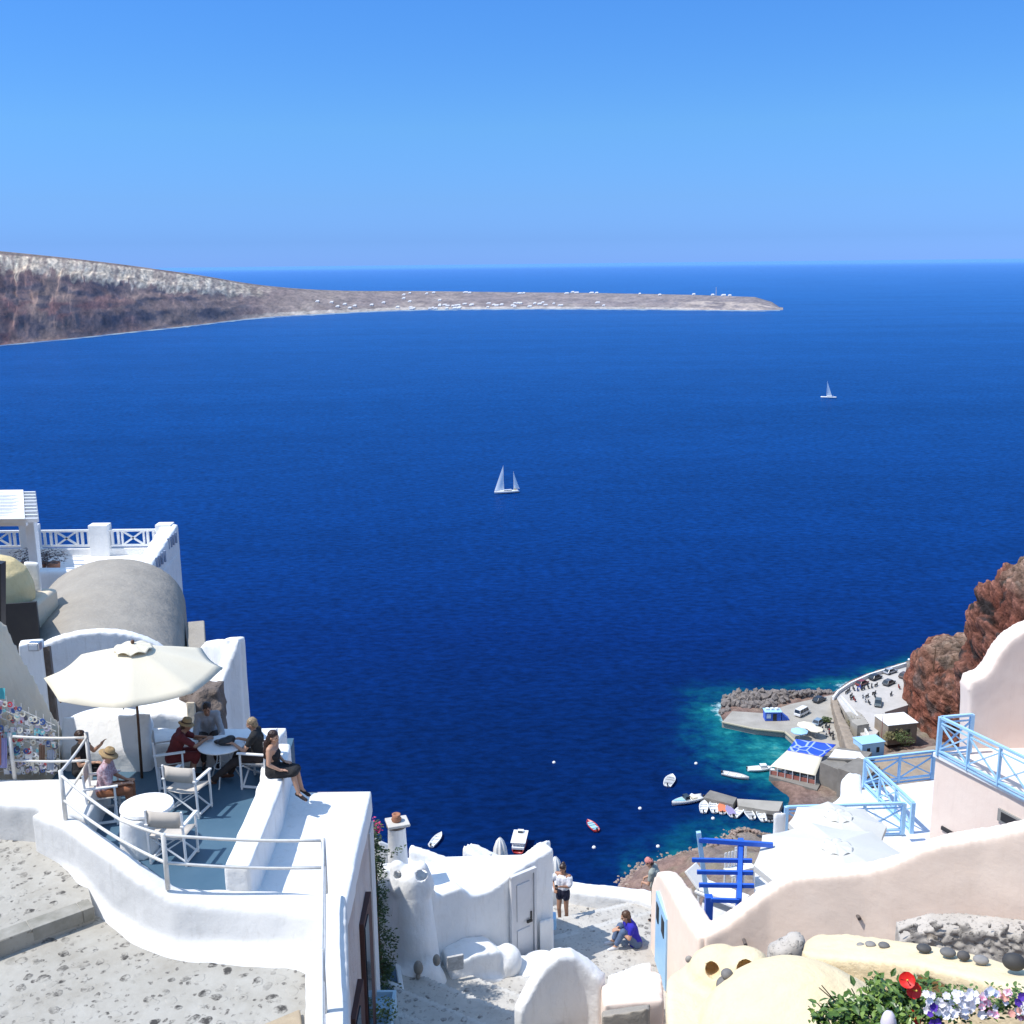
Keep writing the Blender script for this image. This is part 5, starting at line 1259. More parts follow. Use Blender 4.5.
# ================================================================ middle: stairs and the white courtyard house
def G(Y): return CZ-(8.9+.3*Y)
TR = 1.05
def S_(x, y): return y+x*lerp(.62, -.36, smooth01((y-20.6)/3.4))
def stair_z(x, y):
    s_ = min(S_(x, y), 25.25); return G((math.floor(s_/TR)+.5)*TR)+.02
gx_ = np.arange(-2.45, 4.6, .045); gy_ = np.arange(13.5, 26.0, .045)
GX, GY = np.meshgrid(gx_, gy_); GZ = np.zeros_like(GX); GE = np.zeros(GX.shape+(3,))
for a_ in range(GX.shape[0]):
    for b2 in range(GX.shape[1]):
        x_, y_ = GX[a_, b2], GY[a_, b2]; s_ = S_(x_, y_); fr = (s_/TR) % 1
        GZ[a_, b2] = stair_z(x_, y_)
        e_ = (fr > .87 and s_ < 25.2); k_ = .5+.5*ns(x_*1.3, y_*1.3, 4)
        GE[a_, b2] = (1 if (e_ and k_ > .30) else 0,)*3
m_, nt, b = PEB2, PEB2.node_tree, PEB2.node_tree.nodes['Principled BSDF']
src_ = b.inputs['Base Color'].links[0].from_socket
at = nn(nt, 'ShaderNodeAttribute'); at.attribute_name = 'Nosing'
mx = nn(nt, 'ShaderNodeMixRGB'); mx.inputs['Color2'].default_value = (.56, .55, .52, 1)
mlt = nn(nt, 'ShaderNodeMath'); mlt.operation = 'MULTIPLY'; mlt.inputs[1].default_value = .5; nt.links.new(at.outputs['Fac'], mlt.inputs[0])
nt.links.new(mlt.outputs[0], mx.inputs['Fac']); nt.links.new(src_, mx.inputs['Color1']); nt.links.new(mx.outputs['Color'], b.inputs['Base Color'])
stw = gridmesh('stairway', GX, GY, GZ, {'Nosing': GE[:, :, 0]}, PEB2); stw.data.polygons.foreach_set('use_smooth', [False]*len(stw.data.polygons))
struct(stw, 'broad stone-set stairway fanning down between the houses')

CH = empty('courtyard_house', D(480, 950, 15.3)); tag(CH, 'white courtyard house with a panelled white door and undulating wall beside the stairs', 'house')
WB = at_Y(552, 848, 22.6); WA = at_Y(430, 905, 20.9); WM = at_Y(497, 886, 21.75)
m = MB(); 
tops = [at_Y(423, 880, 20.75), at_Y(432, 897, 20.9), at_Y(447, 891, 21.1), at_Y(456, 888, 21.2), at_Y(466, 897, 21.35), at_Y(482, 893, 21.6), at_Y(497, 884, 21.75), at_Y(510, 872, 21.95), at_Y(530, 860, 22.3), at_Y(549, 848.5, 22.6)]
for p in tops: p.y += .2
m.wallstrip(tops, .42, G(20)-3)
organic(m, 'front_wall', WHITE, CH, voxel=.055, iters=5, disp=.05, dscale=.6)
# end wall running back
m = MB().wallstrip([shift(tops[-1], -.02, .1, 0), shift(tops[-1], .1, 1.6, -.02), at_Y(540, 858, 25.2)], .4, G(24)-3)
# courtyard house pillar with two openings
pc = at_Y(411, 880, 20.6)
m = MB().capsule((pc.x+.05, 20.7, G(20.7)-.5), (pc.x, 20.7, pc.z-.1), .62, .36, 16)
m.capsule((pc.x-.22, 20.7, pc.z-.2), (pc.x-.30, 20.75, pc.z+.22), .28, .15, 12).capsule((pc.x+.22, 20.7, pc.z-.2), (pc.x+.20, 20.7, pc.z+.20), .26, .17, 12)
m.capsule((pc.x-.42, 20.9, G(20.7)), (pc.x-.35, 21.1, pc.z-.35), .42, .3, 12)
m.ell((pc.x+.12, 20.35, G(20.5)+.1), (.62, .45, .8))
chm = organic(m, 'chimney', WHITE, CH, voxel=.05, iters=6, disp=.06, dscale=.5)
q = MB()
for dx, dz, rr_ in ((-.30, .16, .085), (.20, .16, .12)):
    q.capsule((pc.x+dx+.03, 20.30, pc.z+dz+.06), (pc.x+dx+.03, 20.85, pc.z+dz-.12), rr_, rr_, 14)
carve(chm, q)
# inset stones
for dx, dz, rr_ in ((.05, .95, .10), (.42, 1.02, .08), (.04, .78, .05)):
    build(MB().ell((pc.x+dx+.1, 20.0+dx*.4, G(20.7)+dz), (rr_, .09, rr_*1.6)), 'inset_stone', mk('inset_stone_grey', (.22, .20, .17), (.3, .28, .25), scale=9), CH, smooth=True)
# plaster bench at the foot
fb = [at_Y(447, 948, 21.0), at_Y(470, 938, 21.2), at_Y(492, 935, 21.5), at_Y(508, 948, 21.7)]
for p in fb: p.y -= .28
m = MB().wallstrip(fb, .7, G(20)-2).ell(at_Y(507, 962, 21.2), (.34, .35, .4)).ell(at_Y(524, 968, 21.5), (.35, .28, .28))
m.wallstrip([at_Y(448, 968, 20.6), at_Y(500, 973, 21.0)], .5, G(20)-2)
organic(m, 'plaster_bench', WHITE, CH, voxel=.05, iters=8, disp=.06, dscale=.5)
p = at_Y(455.5, 971, 20.35); build(MB().box((p.x, p.y, p.z+.2), (.36, .06, .34), rz=.3), 'meter_hatch', mk('grey_hatch', (.55, .54, .52), (.4, .39, .37), scale=14, amount=2), CH, bevel=.02)
# door: sits on the wall plane
du = (Vector((tops[-1].x, tops[-1].y))-Vector((tops[-3].x, tops[-3].y))).normalized(); dn = Vector((du.y, -du.x))
def wp(px, py, off=0):
    """point on the door wall's front face"""
    r_ = ray(px, py); base = Vector((tops[-3].x, tops[-3].y))+dn*(.21+off)
    t_ = ((base.x)*dn.x+(base.y)*dn.y)/(r_.x*dn.x+r_.y*dn.y); return Vector((r_.x*t_, r_.y*t_, CZ+r_.z*t_))
DW = mk('white_door_paint', (.66, .66, .67), (.60, .60, .61), rough=.5, scale=5)
dl, dr = wp(512, 958), wp(532, 950); zt = wp(530, 871).z; zb_ = wp(532, 950).z-.15; zl = wp(512, 880).z
def wbox(a, b_, z0, z1, o0, o1):
    vs = [Vector((p.x+dn.x*o, p.y+dn.y*o, z)) for z in (z0, z1) for p, o in ((a, o0), (b_, o0), (b_, o1), (a, o1))]
    return MB().add(vs, [(0, 1, 2, 3), (7, 6, 5, 4), (0, 4, 5, 1), (1, 5, 6, 2), (2, 6, 7, 3), (3, 7, 4, 0)])
ztop = (zt+zl)/2
door = build(wbox(dl, dr, zb_, ztop, .03, .06), 'door', DW, CH, bevel=.008)
for f0, f1 in ((.50, .93), (.08, .40)):
    build(wbox(dl.lerp(dr, .18), dl.lerp(dr, .82), lerp(zb_, ztop, f0), lerp(zb_, ztop, f1), .055, .085), 'panel', DW, door, bevel=.02)
build(wbox(dl.lerp(dr, -.12), dl.lerp(dr, -.02), zb_, ztop+.08, .02, .10), 'door_frame', DW, CH); build(wbox(dl.lerp(dr, 1.02), dl.lerp(dr, 1.12), zb_, ztop+.08, .02, .10), 'door_frame', DW, CH)
build(wbox(dl.lerp(dr, -.12), dl.lerp(dr, 1.12), ztop+.02, ztop+.12, .02, .105), 'door_frame', DW, CH)
hp = dl.lerp(dr, .80); hz2 = lerp(zb_, ztop, .46); build(wbox(dl.lerp(dr, .62), dl.lerp(dr, .86), hz2, hz2+.05, .09, .14), 'handle', BLACK, door); build(wbox(dl.lerp(dr, .82), dl.lerp(dr, .88), hz2+.05, hz2+.24, .085, .11), 'lock_plate', BLACK, door)
# roof terrace behind the wall
rfz = CZ-13.8
m = MB().prism([(tops[0].x-.5, 20.9, rfz), (tops[4].x, tops[4].y+.05, rfz), (tops[-1].x-.15, tops[-1].y+.1, rfz), (tops[-1].x-.3, 23.8, rfz), (D(404, 855, 13.8).x, 23.7, rfz)], rfz-4)
build(m, 'roof', WHITE, CH)
m = MB().wallstrip([at_Y(409, 846, 23.7), at_Y(450, 860, 23.6), at_Y(489, 875, 23.5)], .28, rfz-2)
organic(m, 'rear_parapet', WHITE, CH, voxel=.06, iters=3, disp=.03)
m = MB().prism([at_Y(461, 846, 24.0), at_Y(472, 841, 24.6), at_Y(514, 861, 24.3), at_Y(504, 872, 23.5)], rfz-4)
organic(m, 'stair_head', WHITE, CH, voxel=.07, iters=3, disp=.03)
m = MB().wallstrip([shift(tops[-1], -.1, .15, 0), at_Y(524, 857, 23.9), at_Y(512, 862, 24.2)], .4, rfz-4)
organic(m, 'side_wall', WHITE, CH, voxel=.06, iters=3, disp=.03)
for px, py in ((444, 890), (470, 889)):
    pass
# small vents on the roof
for px, py in ((490, 853), (494, 866)): p = at_Y(px, py, 23.8); build(MB().tube([shift(p, 0, 0, -.8), p], .05, 8), 'vent_pipe', RAILP, CH)
# round chimney with terracotta pot
c = at_Y(398, 862, 22.6); RC = empty('round_chimney', c); tag(RC, 'round white chimney with a slab cap and terracotta pot', 'chimney')
ct = at_Y(398, 826, 22.6)
build(MB().lathe([(.001, c.z-1.2), (.24, c.z-1.2), (.23, c.z), (.20, ct.z-.04), (.22, ct.z), (.001, ct.z)], (c.x, c.y, 0), 20), 'shaft', WHITE, RC, smooth=True)
build(MB().lathe([(.001, ct.z), (.235, ct.z+.01), (.235, ct.z+.05), (.001, ct.z+.05)], (c.x, c.y, 0), 16), 'band', BROWNROCK, RC)
build(MB().box((c.x+.02, c.y, ct.z+.09), (.50, .46, .07), rz=.3), 'cap_slab', mk('cap_stone', (.62, .60, .56), (.5, .48, .44)), RC, bevel=.02)
build(MB().lathe([(.001, 0), (.10, 0), (.12, .05), (.09, .11), (.10, .17), (.06, .17), (.05, .10), (.001, .10)], (c.x, c.y, ct.z+.125), 14), 'pot', TERRA, RC, smooth=True)
# white walls around the little patio left of the house
m = MB().wallstrip([at_Y(378, 868, 21.0), at_Y(392, 868, 21.6), at_Y(401, 866, 22.0)], .4, 100).ell(at_Y(388, 890, 21.2), (.55, .4, .6)).wallstrip([at_Y(374, 838, 22.8), at_Y(394, 846, 23.2)], .4, 100)
tag(organic(m, 'patio_wall', WHITE, voxel=.06, iters=6, disp=.06), 'lumpy white patio wall behind the climbing plant', 'wall')
PAT = mk('blue_patio_paint', (.10, .17, .26), (.14, .22, .32), scale=2)
zf = G(19.2)+.25
pf = MB().prism([D(374, 965, CZ-zf), D(398, 965, CZ-zf), D(404, 1010, CZ-zf), D(402, 1070, CZ-zf), D(352, 1070, CZ-zf)], zf-1)
struct(build(pf, 'patio_floor', PAT), 'dark blue painted patio floor beside the climbing plant')
m = MB()
for a_, b2_ in (((376, 981), (398, 990)), ((398, 968), (404, 1010)), ((404, 1010), (400, 1060)), ((368, 1010), (400, 1014))):
    m.bar(shift(D(*a_, CZ-zf), 0, 0, .05), shift(D(*b2_, CZ-zf), 0, 0, .05), .10, .12)
tag(build(m, 'patio_kerb', WHITE, bevel=.02), 'white painted kerbs dividing the dark blue patio', 'kerb')
c = D(376, 1030, CZ-zf-.4); PB_ = empty('planter_box', c); tag(PB_, 'pale blue planter box with a leafy plant at the foot of the old side wall', 'planter')
m = MB().wallstrip([shift(c, -.45, .45, .5), shift(c, .32, .45, .5), shift(c, .32, -.5, .5), shift(c, -.45, -.5, .5), shift(c, -.45, .45, .5)], .08, c.z-.6)
build(m, 'box', mk('pale_blue_planter', (.42, .62, .75)), PB_); build(MB().box((c.x-.06, c.y, c.z+.1), (.7, .85, .6)), 'soil', mk('blue_tray', (.35, .55, .70)), PB_)
mb = MB(); leaf_cloud(mb, (c.x+.2, c.y-.25, c.z+.6), .28, 160, .09); build(mb, 'foliage', leafmat('planter_leaf', (.08, .13, .03), (.18, .22, .08)), PB_)
# gate of the patio and dark shrub
gp = at_Y(397, 900, 20.9); GT = empty('patio_gate', at_Y(400, 965, 20.3)); tag(GT, 'small weathered white wooden gate left of the plaster chimney', 'gate')
for a_, b2_ in (((399, 892), (399, 955)), ((386, 905), (399, 897)), ((386, 926), (399, 917)), ((386, 941), (399, 932)), ((387, 905), (387, 945))):
    build(MB().bar(at_Y(*a_, 20.9), at_Y(*b2_, 20.9), .05, .05), 'gate_bar', RAILP, GT)
# climbing plant
VL = leafmat('vine_leaf', (.035, .07, .018), (.09, .13, .04)); VN = empty('climbing_plant', at_Y(384, 985, 19.6)); tag(VN, 'dark green climbing plant with magenta blossom on the corner of the cliff house', 'climbing plant')
path = [(385, 985, 19.9), (381, 960, 19.9), (378, 930, 19.9), (377, 900, 19.8), (376, 870, 19.7), (372, 845, 19.6), (371, 828, 19.5)]
build(MB().tube([at_Y(*p) for p in path], [.04, .035, .03, .03, .025, .02, .01], 7), 'stem', WOODB, VN)
mb = MB()
for i in range(230):
    t = random.random(); k = min(int(t*6), 5); a = at_Y(*path[k]).lerp(at_Y(*path[k+1]), t*6-k)
    leaf_cloud(mb, (a.x+random.gauss(.03, .065), a.y+random.gauss(0, .12), a.z+random.gauss(0, .1)), .12, 12, .075, 1)
for i in range(26):
    t = i/26; p = at_Y(lerp(374, 404, t), 845+8*math.sin(t*3), 19.8); leaf_cloud(mb, p, .08, 4, .07, 1)
for i in range(30):
    p = at_Y(random.uniform(380, 395), random.uniform(920, 975), 19.9); leaf_cloud(mb, p, .1, 8, .08, 1)
build(mb, 'foliage', VL, VN)
mb = MB(); leaf_cloud(mb, at_Y(374, 826, 19.5), .17, 90, .07, 1); build(mb, 'blossom', mk('magenta_blossom', (.60, .03, .14), (.75, .10, .25)), VN)
DSH = empty('dark_shrub', D(388, 1010, CZ-zf)); tag(DSH, 'low dark shrub in the shaded bed of the blue patio', 'shrub')
mb = MB(); p = DSH.location; leaf_cloud(mb, (p.x, p.y+.2, p.z+.15), .4, 260, .09, .5); build(mb, 'foliage', VL, DSH); build(MB().bar(p, shift(p, 0, 0, .3), .04), 'stem', WOODB, DSH)

# pillar right of the door, landing wall, closed parasols
c = D(548, 952, 15.55); m = MB().prism([at_Y(539, 921, 22.2), at_Y(553, 917, 22.3), at_Y(554, 917, 22.75), at_Y(541, 919, 22.8)], 102).ell(at_Y(541, 962, 21.7), (.45, .35, .22)).ell(at_Y(528, 972, 21.2), (.35, .3, .2))
tag(organic(m, 'stair_pier', WHITE, voxel=.045, iters=4, disp=.03), 'short white pier with rounded foot standing right of the door', 'pier')
tag(build(MB().box(tuple(at_Y(549, 921, 23.1)), (.34, .3, .3)), 'electric_box', LBLUE, bevel=.02), 'pale blue box tucked behind the short white pier', 'box')
gl = G(25.2)
lt_ = [at_Y(548, 884, 25.9), at_Y(562, 884, 26.0), at_Y(578, 886.5, 25.8), at_Y(600, 889, 25.6), at_Y(640, 893, 25.3), at_Y(665, 900, 24.9)]
m = MB().wallstrip(lt_, .5, gl-3); ramp([shift(p, 0, -.2, -.35) for p in lt_], [shift(p, 0, -.5, -1.3) for p in lt_], gl-2, m)
tag(organic(m, 'landing_wall', WHITE, voxel=.06, iters=8, disp=.05), 'rounded white wall behind the standing woman at the foot of the stairs', 'wall')
for px, py, Y_, lab in ((500, 838, 29, 'closed white parasol behind the courtyard house roof'), (555.5, 857, 28.5, 'closed white parasol beside the standing woman')):
    t_ = at_Y(px, py, Y_); e = empty('closed_parasol', shift(t_, 0, 0, -2.6)); tag(e, lab, 'parasol', 'closed parasols')
    build(MB().tube([shift(t_, 0, 0, -2.6), t_], .03, 8), 'pole', WPAINT, e)
    n_ = 48; m = MB(); vs = []
    prof = [(.02, .02), (.10, -.08), (.17, -.3), (.21, -.7), (.23, -1.1), (.18, -1.35), (.21, -1.6)]
    for r_, z in prof:
        for k in range(n_): a_ = 2*PI*k/n_; q_ = r_*(1+.14*math.cos(a_*8+z*1.5)); vs.append(Vector((t_.x+q_*math.cos(a_), t_.y+q_*math.sin(a_), t_.z+z)))
    m.add(vs, [(i*n_+k, i*n_+(k+1) % n_, (i+1)*n_+(k+1) % n_, (i+1)*n_+k) for i in range(len(prof)-1) for k in range(n_)])
    build(m, 'folded_canopy', CANVASW, e, smooth=True)
# big mound and pinkish block in the foreground centre
m = MB(); c = D(560, 1000, 14.6)
m.wallstrip([at_Y(517, 1010, 18.2), at_Y(528, 988, 18.4), at_Y(542, 963, 18.6), at_Y(556, 952, 18.7), at_Y(572, 951, 18.8), at_Y(588, 962, 18.8), at_Y(604, 978, 18.7)], [.25, .28, .32, .36, .38, .36, .34], 102)
m.prism([at_Y(606, 975, 19.2), at_Y(640, 962, 20.4), at_Y(652, 960, 20.6), at_Y(652, 980, 19.4), at_Y(620, 985, 19.0)], 102)
tag(organic(m, 'humped_wall', WHITE, voxel=.055, iters=10, disp=.05), 'humped white plaster wall rising to a rounded peak at the bottom centre', 'wall')
m = MB().prism([at_Y(600, 984, 18.6), at_Y(648, 968, 19.6), at_Y(662, 972, 19.3), at_Y(664, 1000, 18.0), at_Y(603, 1005, 17.9)], 102)
tag(organic(m, 'pinkish_wall', PINKW, voxel=.06, iters=6, disp=.05), 'pale pinkish low wall between the plaster mound and the pink gateway', 'wall')
m = MB().prism([at_Y(601, 1010, 17.6), at_Y(650, 1004, 17.7), at_Y(650, 1008, 17.2), at_Y(602, 1016, 17.2)], 102)
tag(organic(m, 'grey_block', GREYV, voxel=.05, iters=3, disp=.03), 'small grey cement block at the bottom edge below the pinkish wall', 'block')
# ================================================================ right: pink walls, yellow house, white roofs, pink house
PG = empty('pink_gate_wall', at_Y(665, 950, 21)); tag(PG, 'tall pale pink gateway wall with rounded crest and light blue doors', 'wall')
W1 = [at_Y(650, 880, 22.9), at_Y(656, 867, 22.5), at_Y(662, 869, 22.0), at_Y(672, 884, 20.9), at_Y(686, 908, 19.7), at_Y(702, 931, 18.6)]
for p in W1: p.x += .18
m = MB().wallstrip([shift(p, 0, 0, -.1) for p in W1], [.34, .38, .42, .46, .5, .5], 101)
W2 = [at_Y(702, 931, 18.6), at_Y(722, 921, 18.6), at_Y(748, 902, 18.5), at_Y(772, 884, 18.4), at_Y(796, 872, 18.2), at_Y(830, 869, 17.9), at_Y(868, 866, 17.6), at_Y(900, 857, 17.3), at_Y(925, 844, 17.1), at_Y(950, 837, 16.9), at_Y(990, 831, 16.6), at_Y(1024, 823, 16.3), at_Y(1090, 800, 15.8), at_Y(1180, 790, 15.2)]
m2 = MB().wallstrip([shift(p, .05, .15, -.08) for p in W2], .46, 101)
organic(m, 'gateway', PINK, PG, voxel=.055, iters=10, disp=.025, dscale=.9)
pw = organic(m2, 'pink_wall', PINK, voxel=.055, iters=10, disp=.03, dscale=1.1); tag(pw, 'long undulating pale pink wall crossing the right foreground', 'wall')
def facepanel(px0, px1, Y0, Y1, py_t0, py_b0, nm, mat, par, off=-.05, lab=None):
    """panel on the gateway's side face between two depths"""
    xa = (lerp(W1[1].x, W1[-1].x, (W1[1].y-Y0)/(W1[1].y-W1[-1].y)))-.20+off; xb = lerp(W1[1].x, W1[-1].x, (W1[1].y-Y1)/(W1[1].y-W1[-1].y))-.22+off
    za, zb2 = py_t0, py_b0
    vs = [(xa, Y0, za), (xb, Y1, za), (xb, Y1, zb2), (xa, Y0, zb2), (xa+.12, Y0, za), (xb+.12, Y1, za), (xb+.12, Y1, zb2), (xa+.12, Y0, zb2)]
    return build(MB().add(vs, [(0, 1, 2, 3), (7, 6, 5, 4), (0, 4, 5, 1), (1, 5, 6, 2), (2, 6, 7, 3), (3, 7, 4, 0)]), nm, mat, par)
d1 = facepanel(0, 0, 22.1, 21.0, CZ-13.75, CZ-15.5, 'door', LBLUE, PG, -.06)
facepanel(0, 0, 22.0, 21.75, CZ-13.95, CZ-14.35, 'window_slot', DARK, d1, -.075); facepanel(0, 0, 21.5, 21.2, CZ-13.95, CZ-14.35, 'window_slot', DARK, d1, -.075)
facepanel(0, 0, 20.0, 19.2, CZ-13.9, CZ-16, 'door', LBLUE, PG, -.06); facepanel(0, 0, 20.05, 19.95, CZ-12.9, CZ-16, 'reveal_shade', mk('blue_grey_shadow', (.20, .26, .34)), PG, -.05)  # narrow strip's blue-grey colour stands in for shade at the reveal
p = at_Y(688, 956, 18.75); build(MB().ell((p.x, p.y-.1, p.z), (.07, .06, .07)), 'round_lamp', mk('lamp_grey', (.3, .28, .25)), PG, smooth=True)
for px, py, Y_ in ((858.5, 917, 17.3), (745, 943, 18.0)):
    q = at_Y(px, py, Y_+.2); wy = interp(px, [(700, 18.6), (796, 18.2), (868, 17.6), (1024, 16.3)]); q = at_Y(px, py, wy-.12)
    o = build(MB().tube([shift(q, 0, .1, 0), shift(q, 0, -.06, 0)], .035, 10), 'wall_spout', mk('spout_dark', (.12, .10, .09)), pw)
# rubble masonry at the foot of the pink wall, and a stone heap
m = MB().wallstrip([at_Y(898, 930, 16.4), at_Y(930, 921, 16.3), at_Y(960, 920, 16.1), at_Y(1024, 927, 15.6), at_Y(1150, 940, 14.6)], .5, 104)
random.seed(5)
for k in range(230):
    px = random.uniform(898, 1075); yy = interp(px, [(898, 16.4), (960, 16.1), (1024, 15.6), (1150, 14.6)])-.26; py = random.uniform(923, 960)
    c_ = at_Y(px, py, yy); w_ = random.uniform(.03, .085); m.ell(c_, (w_, .018, w_*random.uniform(.45, .8)), 6)
tag(organic(m, 'rubble_wall', RUBB, voxel=.03, iters=0, disp=.015, dscale=.1), 'low grey rubble stone wall between the pink wall and the yellow ledge', 'wall')
m = MB()
for k in range(16): m.ell(at_Y(random.uniform(776, 797), random.uniform(940, 962), 15.5), (random.uniform(.12, .2), .2, .14), 6)
m.box(tuple(at_Y(787, 975, 15.6)), (.4, .4, .8))
tag(organic(m, 'stone_heap', RUBB, voxel=.05, iters=1, disp=.08, dscale=.2), 'small heap of grey stones wedged between the pink wall and the yellow house', 'stones')

# ---- yellow house and ledge (foreground)
YH = empty('yellow_house', D(735, 1000, 9)); tag(YH, 'pale yellow house with a smooth rounded roof and two chimney holes at the bottom right', 'house')
m = MB()
tp = [at_Y(666, 982, 11.6), at_Y(672, 972, 11.8), at_Y(708, 952, 12.2), at_Y(740, 948, 12.2), at_Y(766, 958, 12.0), at_Y(790, 985, 11.6), at_Y(790, 1040, 10.4), at_Y(668, 1040, 10.4)]
m.prism(tp, 103)
h_ = at_Y(722, 968, 11.7); m.ell(shift(h_, 0, 0, -.12), (.42, .45, .34)).ell(shift(at_Y(748, 968, 11.6), 0, 0, -.15), (.34, .42, .32))
m.ell(at_Y(711, 972, 11.70), (.26, .32, .22)).ell(at_Y(747, 970, 11.62), (.30, .32, .24))
yb_ = organic(m, 'body', YELLOW, YH, voxel=.04, iters=6, disp=.05, dscale=.4)
q = MB()
for px, py, rr_, yy in ((712, 971, .085, 11.42), (746, 971, .115, 11.36)):
    c_ = at_Y(px, py, yy); q.capsule(shift(c_, 0, -.12, .03), shift(c_, .05, .34, -.14), rr_, rr_, 16)
carve(yb_, q)
m = MB(); q = at_Y(800, 1052, 10.4); m.ell((q.x, 10.5, q.z-.1), (1.15, 1.1, .98)).ell((q.x-.55, 10.2, q.z-.35), (.75, .8, .8)).prism([at_Y(735, 1015, 10.2), at_Y(870, 1015, 10.2), at_Y(890, 1060, 9.2), at_Y(700, 1060, 9.2)], 104)
organic(m, 'domed_roof', YELLOW, YH, voxel=.05, iters=18, disp=.05, dscale=.7)
m = MB().prism([at_Y(838, 983, 10.6), at_Y(852, 975, 10.9), at_Y(880, 990, 10.8), at_Y(880, 1015, 9.9), at_Y(845, 1010, 9.9)], 104)
tag(organic(m, 'yellow_block', YELLOW, voxel=.04, iters=4, disp=.02), 'small pale yellow plaster block behind the flowering bush', 'block')
# bottle-shaped grey stone between the chimneys
bt_ = empty('chimney_stones', at_Y(724, 990, 11.0)); tag(bt_, 'two dark grey stones stacked between the yellow chimney holes', 'stones')
q = at_Y(724, 985, 11.0); build(MB().ell(q, (.09, .09, .10), 10), 'stone', mk('dark_grey_stone', (.13, .12, .115), (.2, .19, .18), scale=12), bt_, smooth=True)
q = at_Y(727, 974, 11.0); build(MB().ell(q, (.07, .07, .06), 10), 'stone', mk('dark_grey_stone', (.13, .12, .115)), bt_, smooth=True)
YL = empty('yellow_ledge', at_Y(900, 960, 11)); tag(YL, 'wide pale yellow ledge wall with sea pebbles set along its top', 'wall')
far = [at_Y(805, 941, 12.6), at_Y(818, 933, 12.6), at_Y(850, 933, 12.4), at_Y(887, 937, 12.1), at_Y(920, 942, 11.8), at_Y(953, 948, 11.5), at_Y(1024, 966, 10.9), at_Y(1120, 990, 10.1)]
near = [at_Y(802, 950, 12.0), at_Y(815, 955, 11.8), at_Y(848, 958, 11.6), at_Y(887, 961, 11.3), at_Y(920, 965, 11.0), at_Y(953, 972, 10.7), at_Y(1024, 990, 10.1), at_Y(1120, 1010, 9.3)]
m = MB(); ramp(far, near, 105, m)
yw_ = organic(m, 'wall', YELLOW, YL, voxel=.05, iters=7, disp=.04, dscale=.6)
q = at_Y(936, 992, 10.9); carve(yw_, MB().ell((q.x, q.y-.05, q.z-.02), (.28, .42, .20), 16))
cols2 = [mk('pebble_%d' % i, c_, tuple(x*.8 for x in c_), scale=20, rough=.7) for i, c_ in enumerate([(.27, .255, .24), (.15, .145, .14), (.07, .068, .066), (.085, .08, .078), (.05, .048, .047)])]
for px, py, w_, ci, lab in ((861, 944.5, .075, 0, 'flat pale pebble leftmost on the yellow ledge'), (870.5, 943.5, .09, 0, 'light grey pebble second from the left on the yellow ledge'), (884, 944.5, .095, 1, 'mid grey pebble right of the two pale ones'),
        (924, 947.5, .12, 2, 'dark oval pebble in the middle of the yellow ledge'), (948, 951.5, .125, 1, 'grey oval pebble right of the dark oval one'), (963.5, 955, .10, 3, 'rounded upright dark pebble between two grey ones'),
        (981, 959, .12, 0, 'pale grey pebble beside the large boulder'), (1014, 961, .17, 4, 'large dark boulder at the right end of the yellow ledge')):
    yy = interp(px, [(818, 12.3), (887, 11.75), (953, 11.15), (1024, 10.55)]); q = at_Y(px, py, yy)
    zz = q.z; R_z = Matrix.Rotation(-.25, 3, 'Z')
    o = build(MB().ell((q.x, q.y, q.z-.01), (w_*.72, w_*.6, w_*(.55 if px in (963.5, 1014) else .36)), 12, R_z), 'sea_pebble' if px != 1014 else 'boulder', cols2[ci], smooth=True); tag(o, lab, 'pebble' if px != 1014 else 'boulder', 'pebbles set on the yellow ledge' if px != 1014 else None)
# ---- flowers close to the camera
def leafy(mb, c, r, n, s, up=.6):
    for _ in range(n):
        q = Vector((random.gauss(0, .45), random.gauss(0, .45), random.gauss(0, .4)))
        if q.length > 1.25: q *= 1.2/q.length
        p = Vector(c)+q*r
        a = random.uniform(0, 6.28); el = random.uniform(-.2, 1.0); d_ = Vector((math.cos(a)*math.cos(el), math.sin(a)*math.cos(el), math.sin(el)))
        sd_ = d_.cross(Vector((random.random()-.5, random.random()-.5, 1))).normalized(); nn_ = sd_.cross(d_)
        k = s*random.uniform(.6, 1.25); w_ = .27
        pts = [p, p+d_*k*.35+sd_*k*w_+nn_*k*.05, p+d_*k*.75+sd_*k*w_*.7+nn_*k*.02, p+d_*k-nn_*k*.10, p+d_*k*.75-sd_*k*w_*.7+nn_*k*.02, p+d_*k*.35-sd_*k*w_+nn_*k*.05, p+d_*k*.5-nn_*k*.03]
        mb.add(pts, [(0, 1, 6), (1, 2, 6), (2, 3, 6), (3, 4, 6), (4, 5, 6), (5, 0, 6)])
HL = mk('hibiscus_leaf', (.035, .085, .012), (.11, .19, .035), rough=.38, scale=14, amount=1.8); HL2 = mk('lime_leaf', (.13, .22, .03), (.20, .28, .06), rough=.4, scale=14)
hib = empty('hibiscus_bush', D(885, 1060, 4.9)); tag(hib, 'glossy green hibiscus bush with red flowers in the bottom right corner', 'bush')
random.seed(21)
mb = MB(); mb3 = MB()
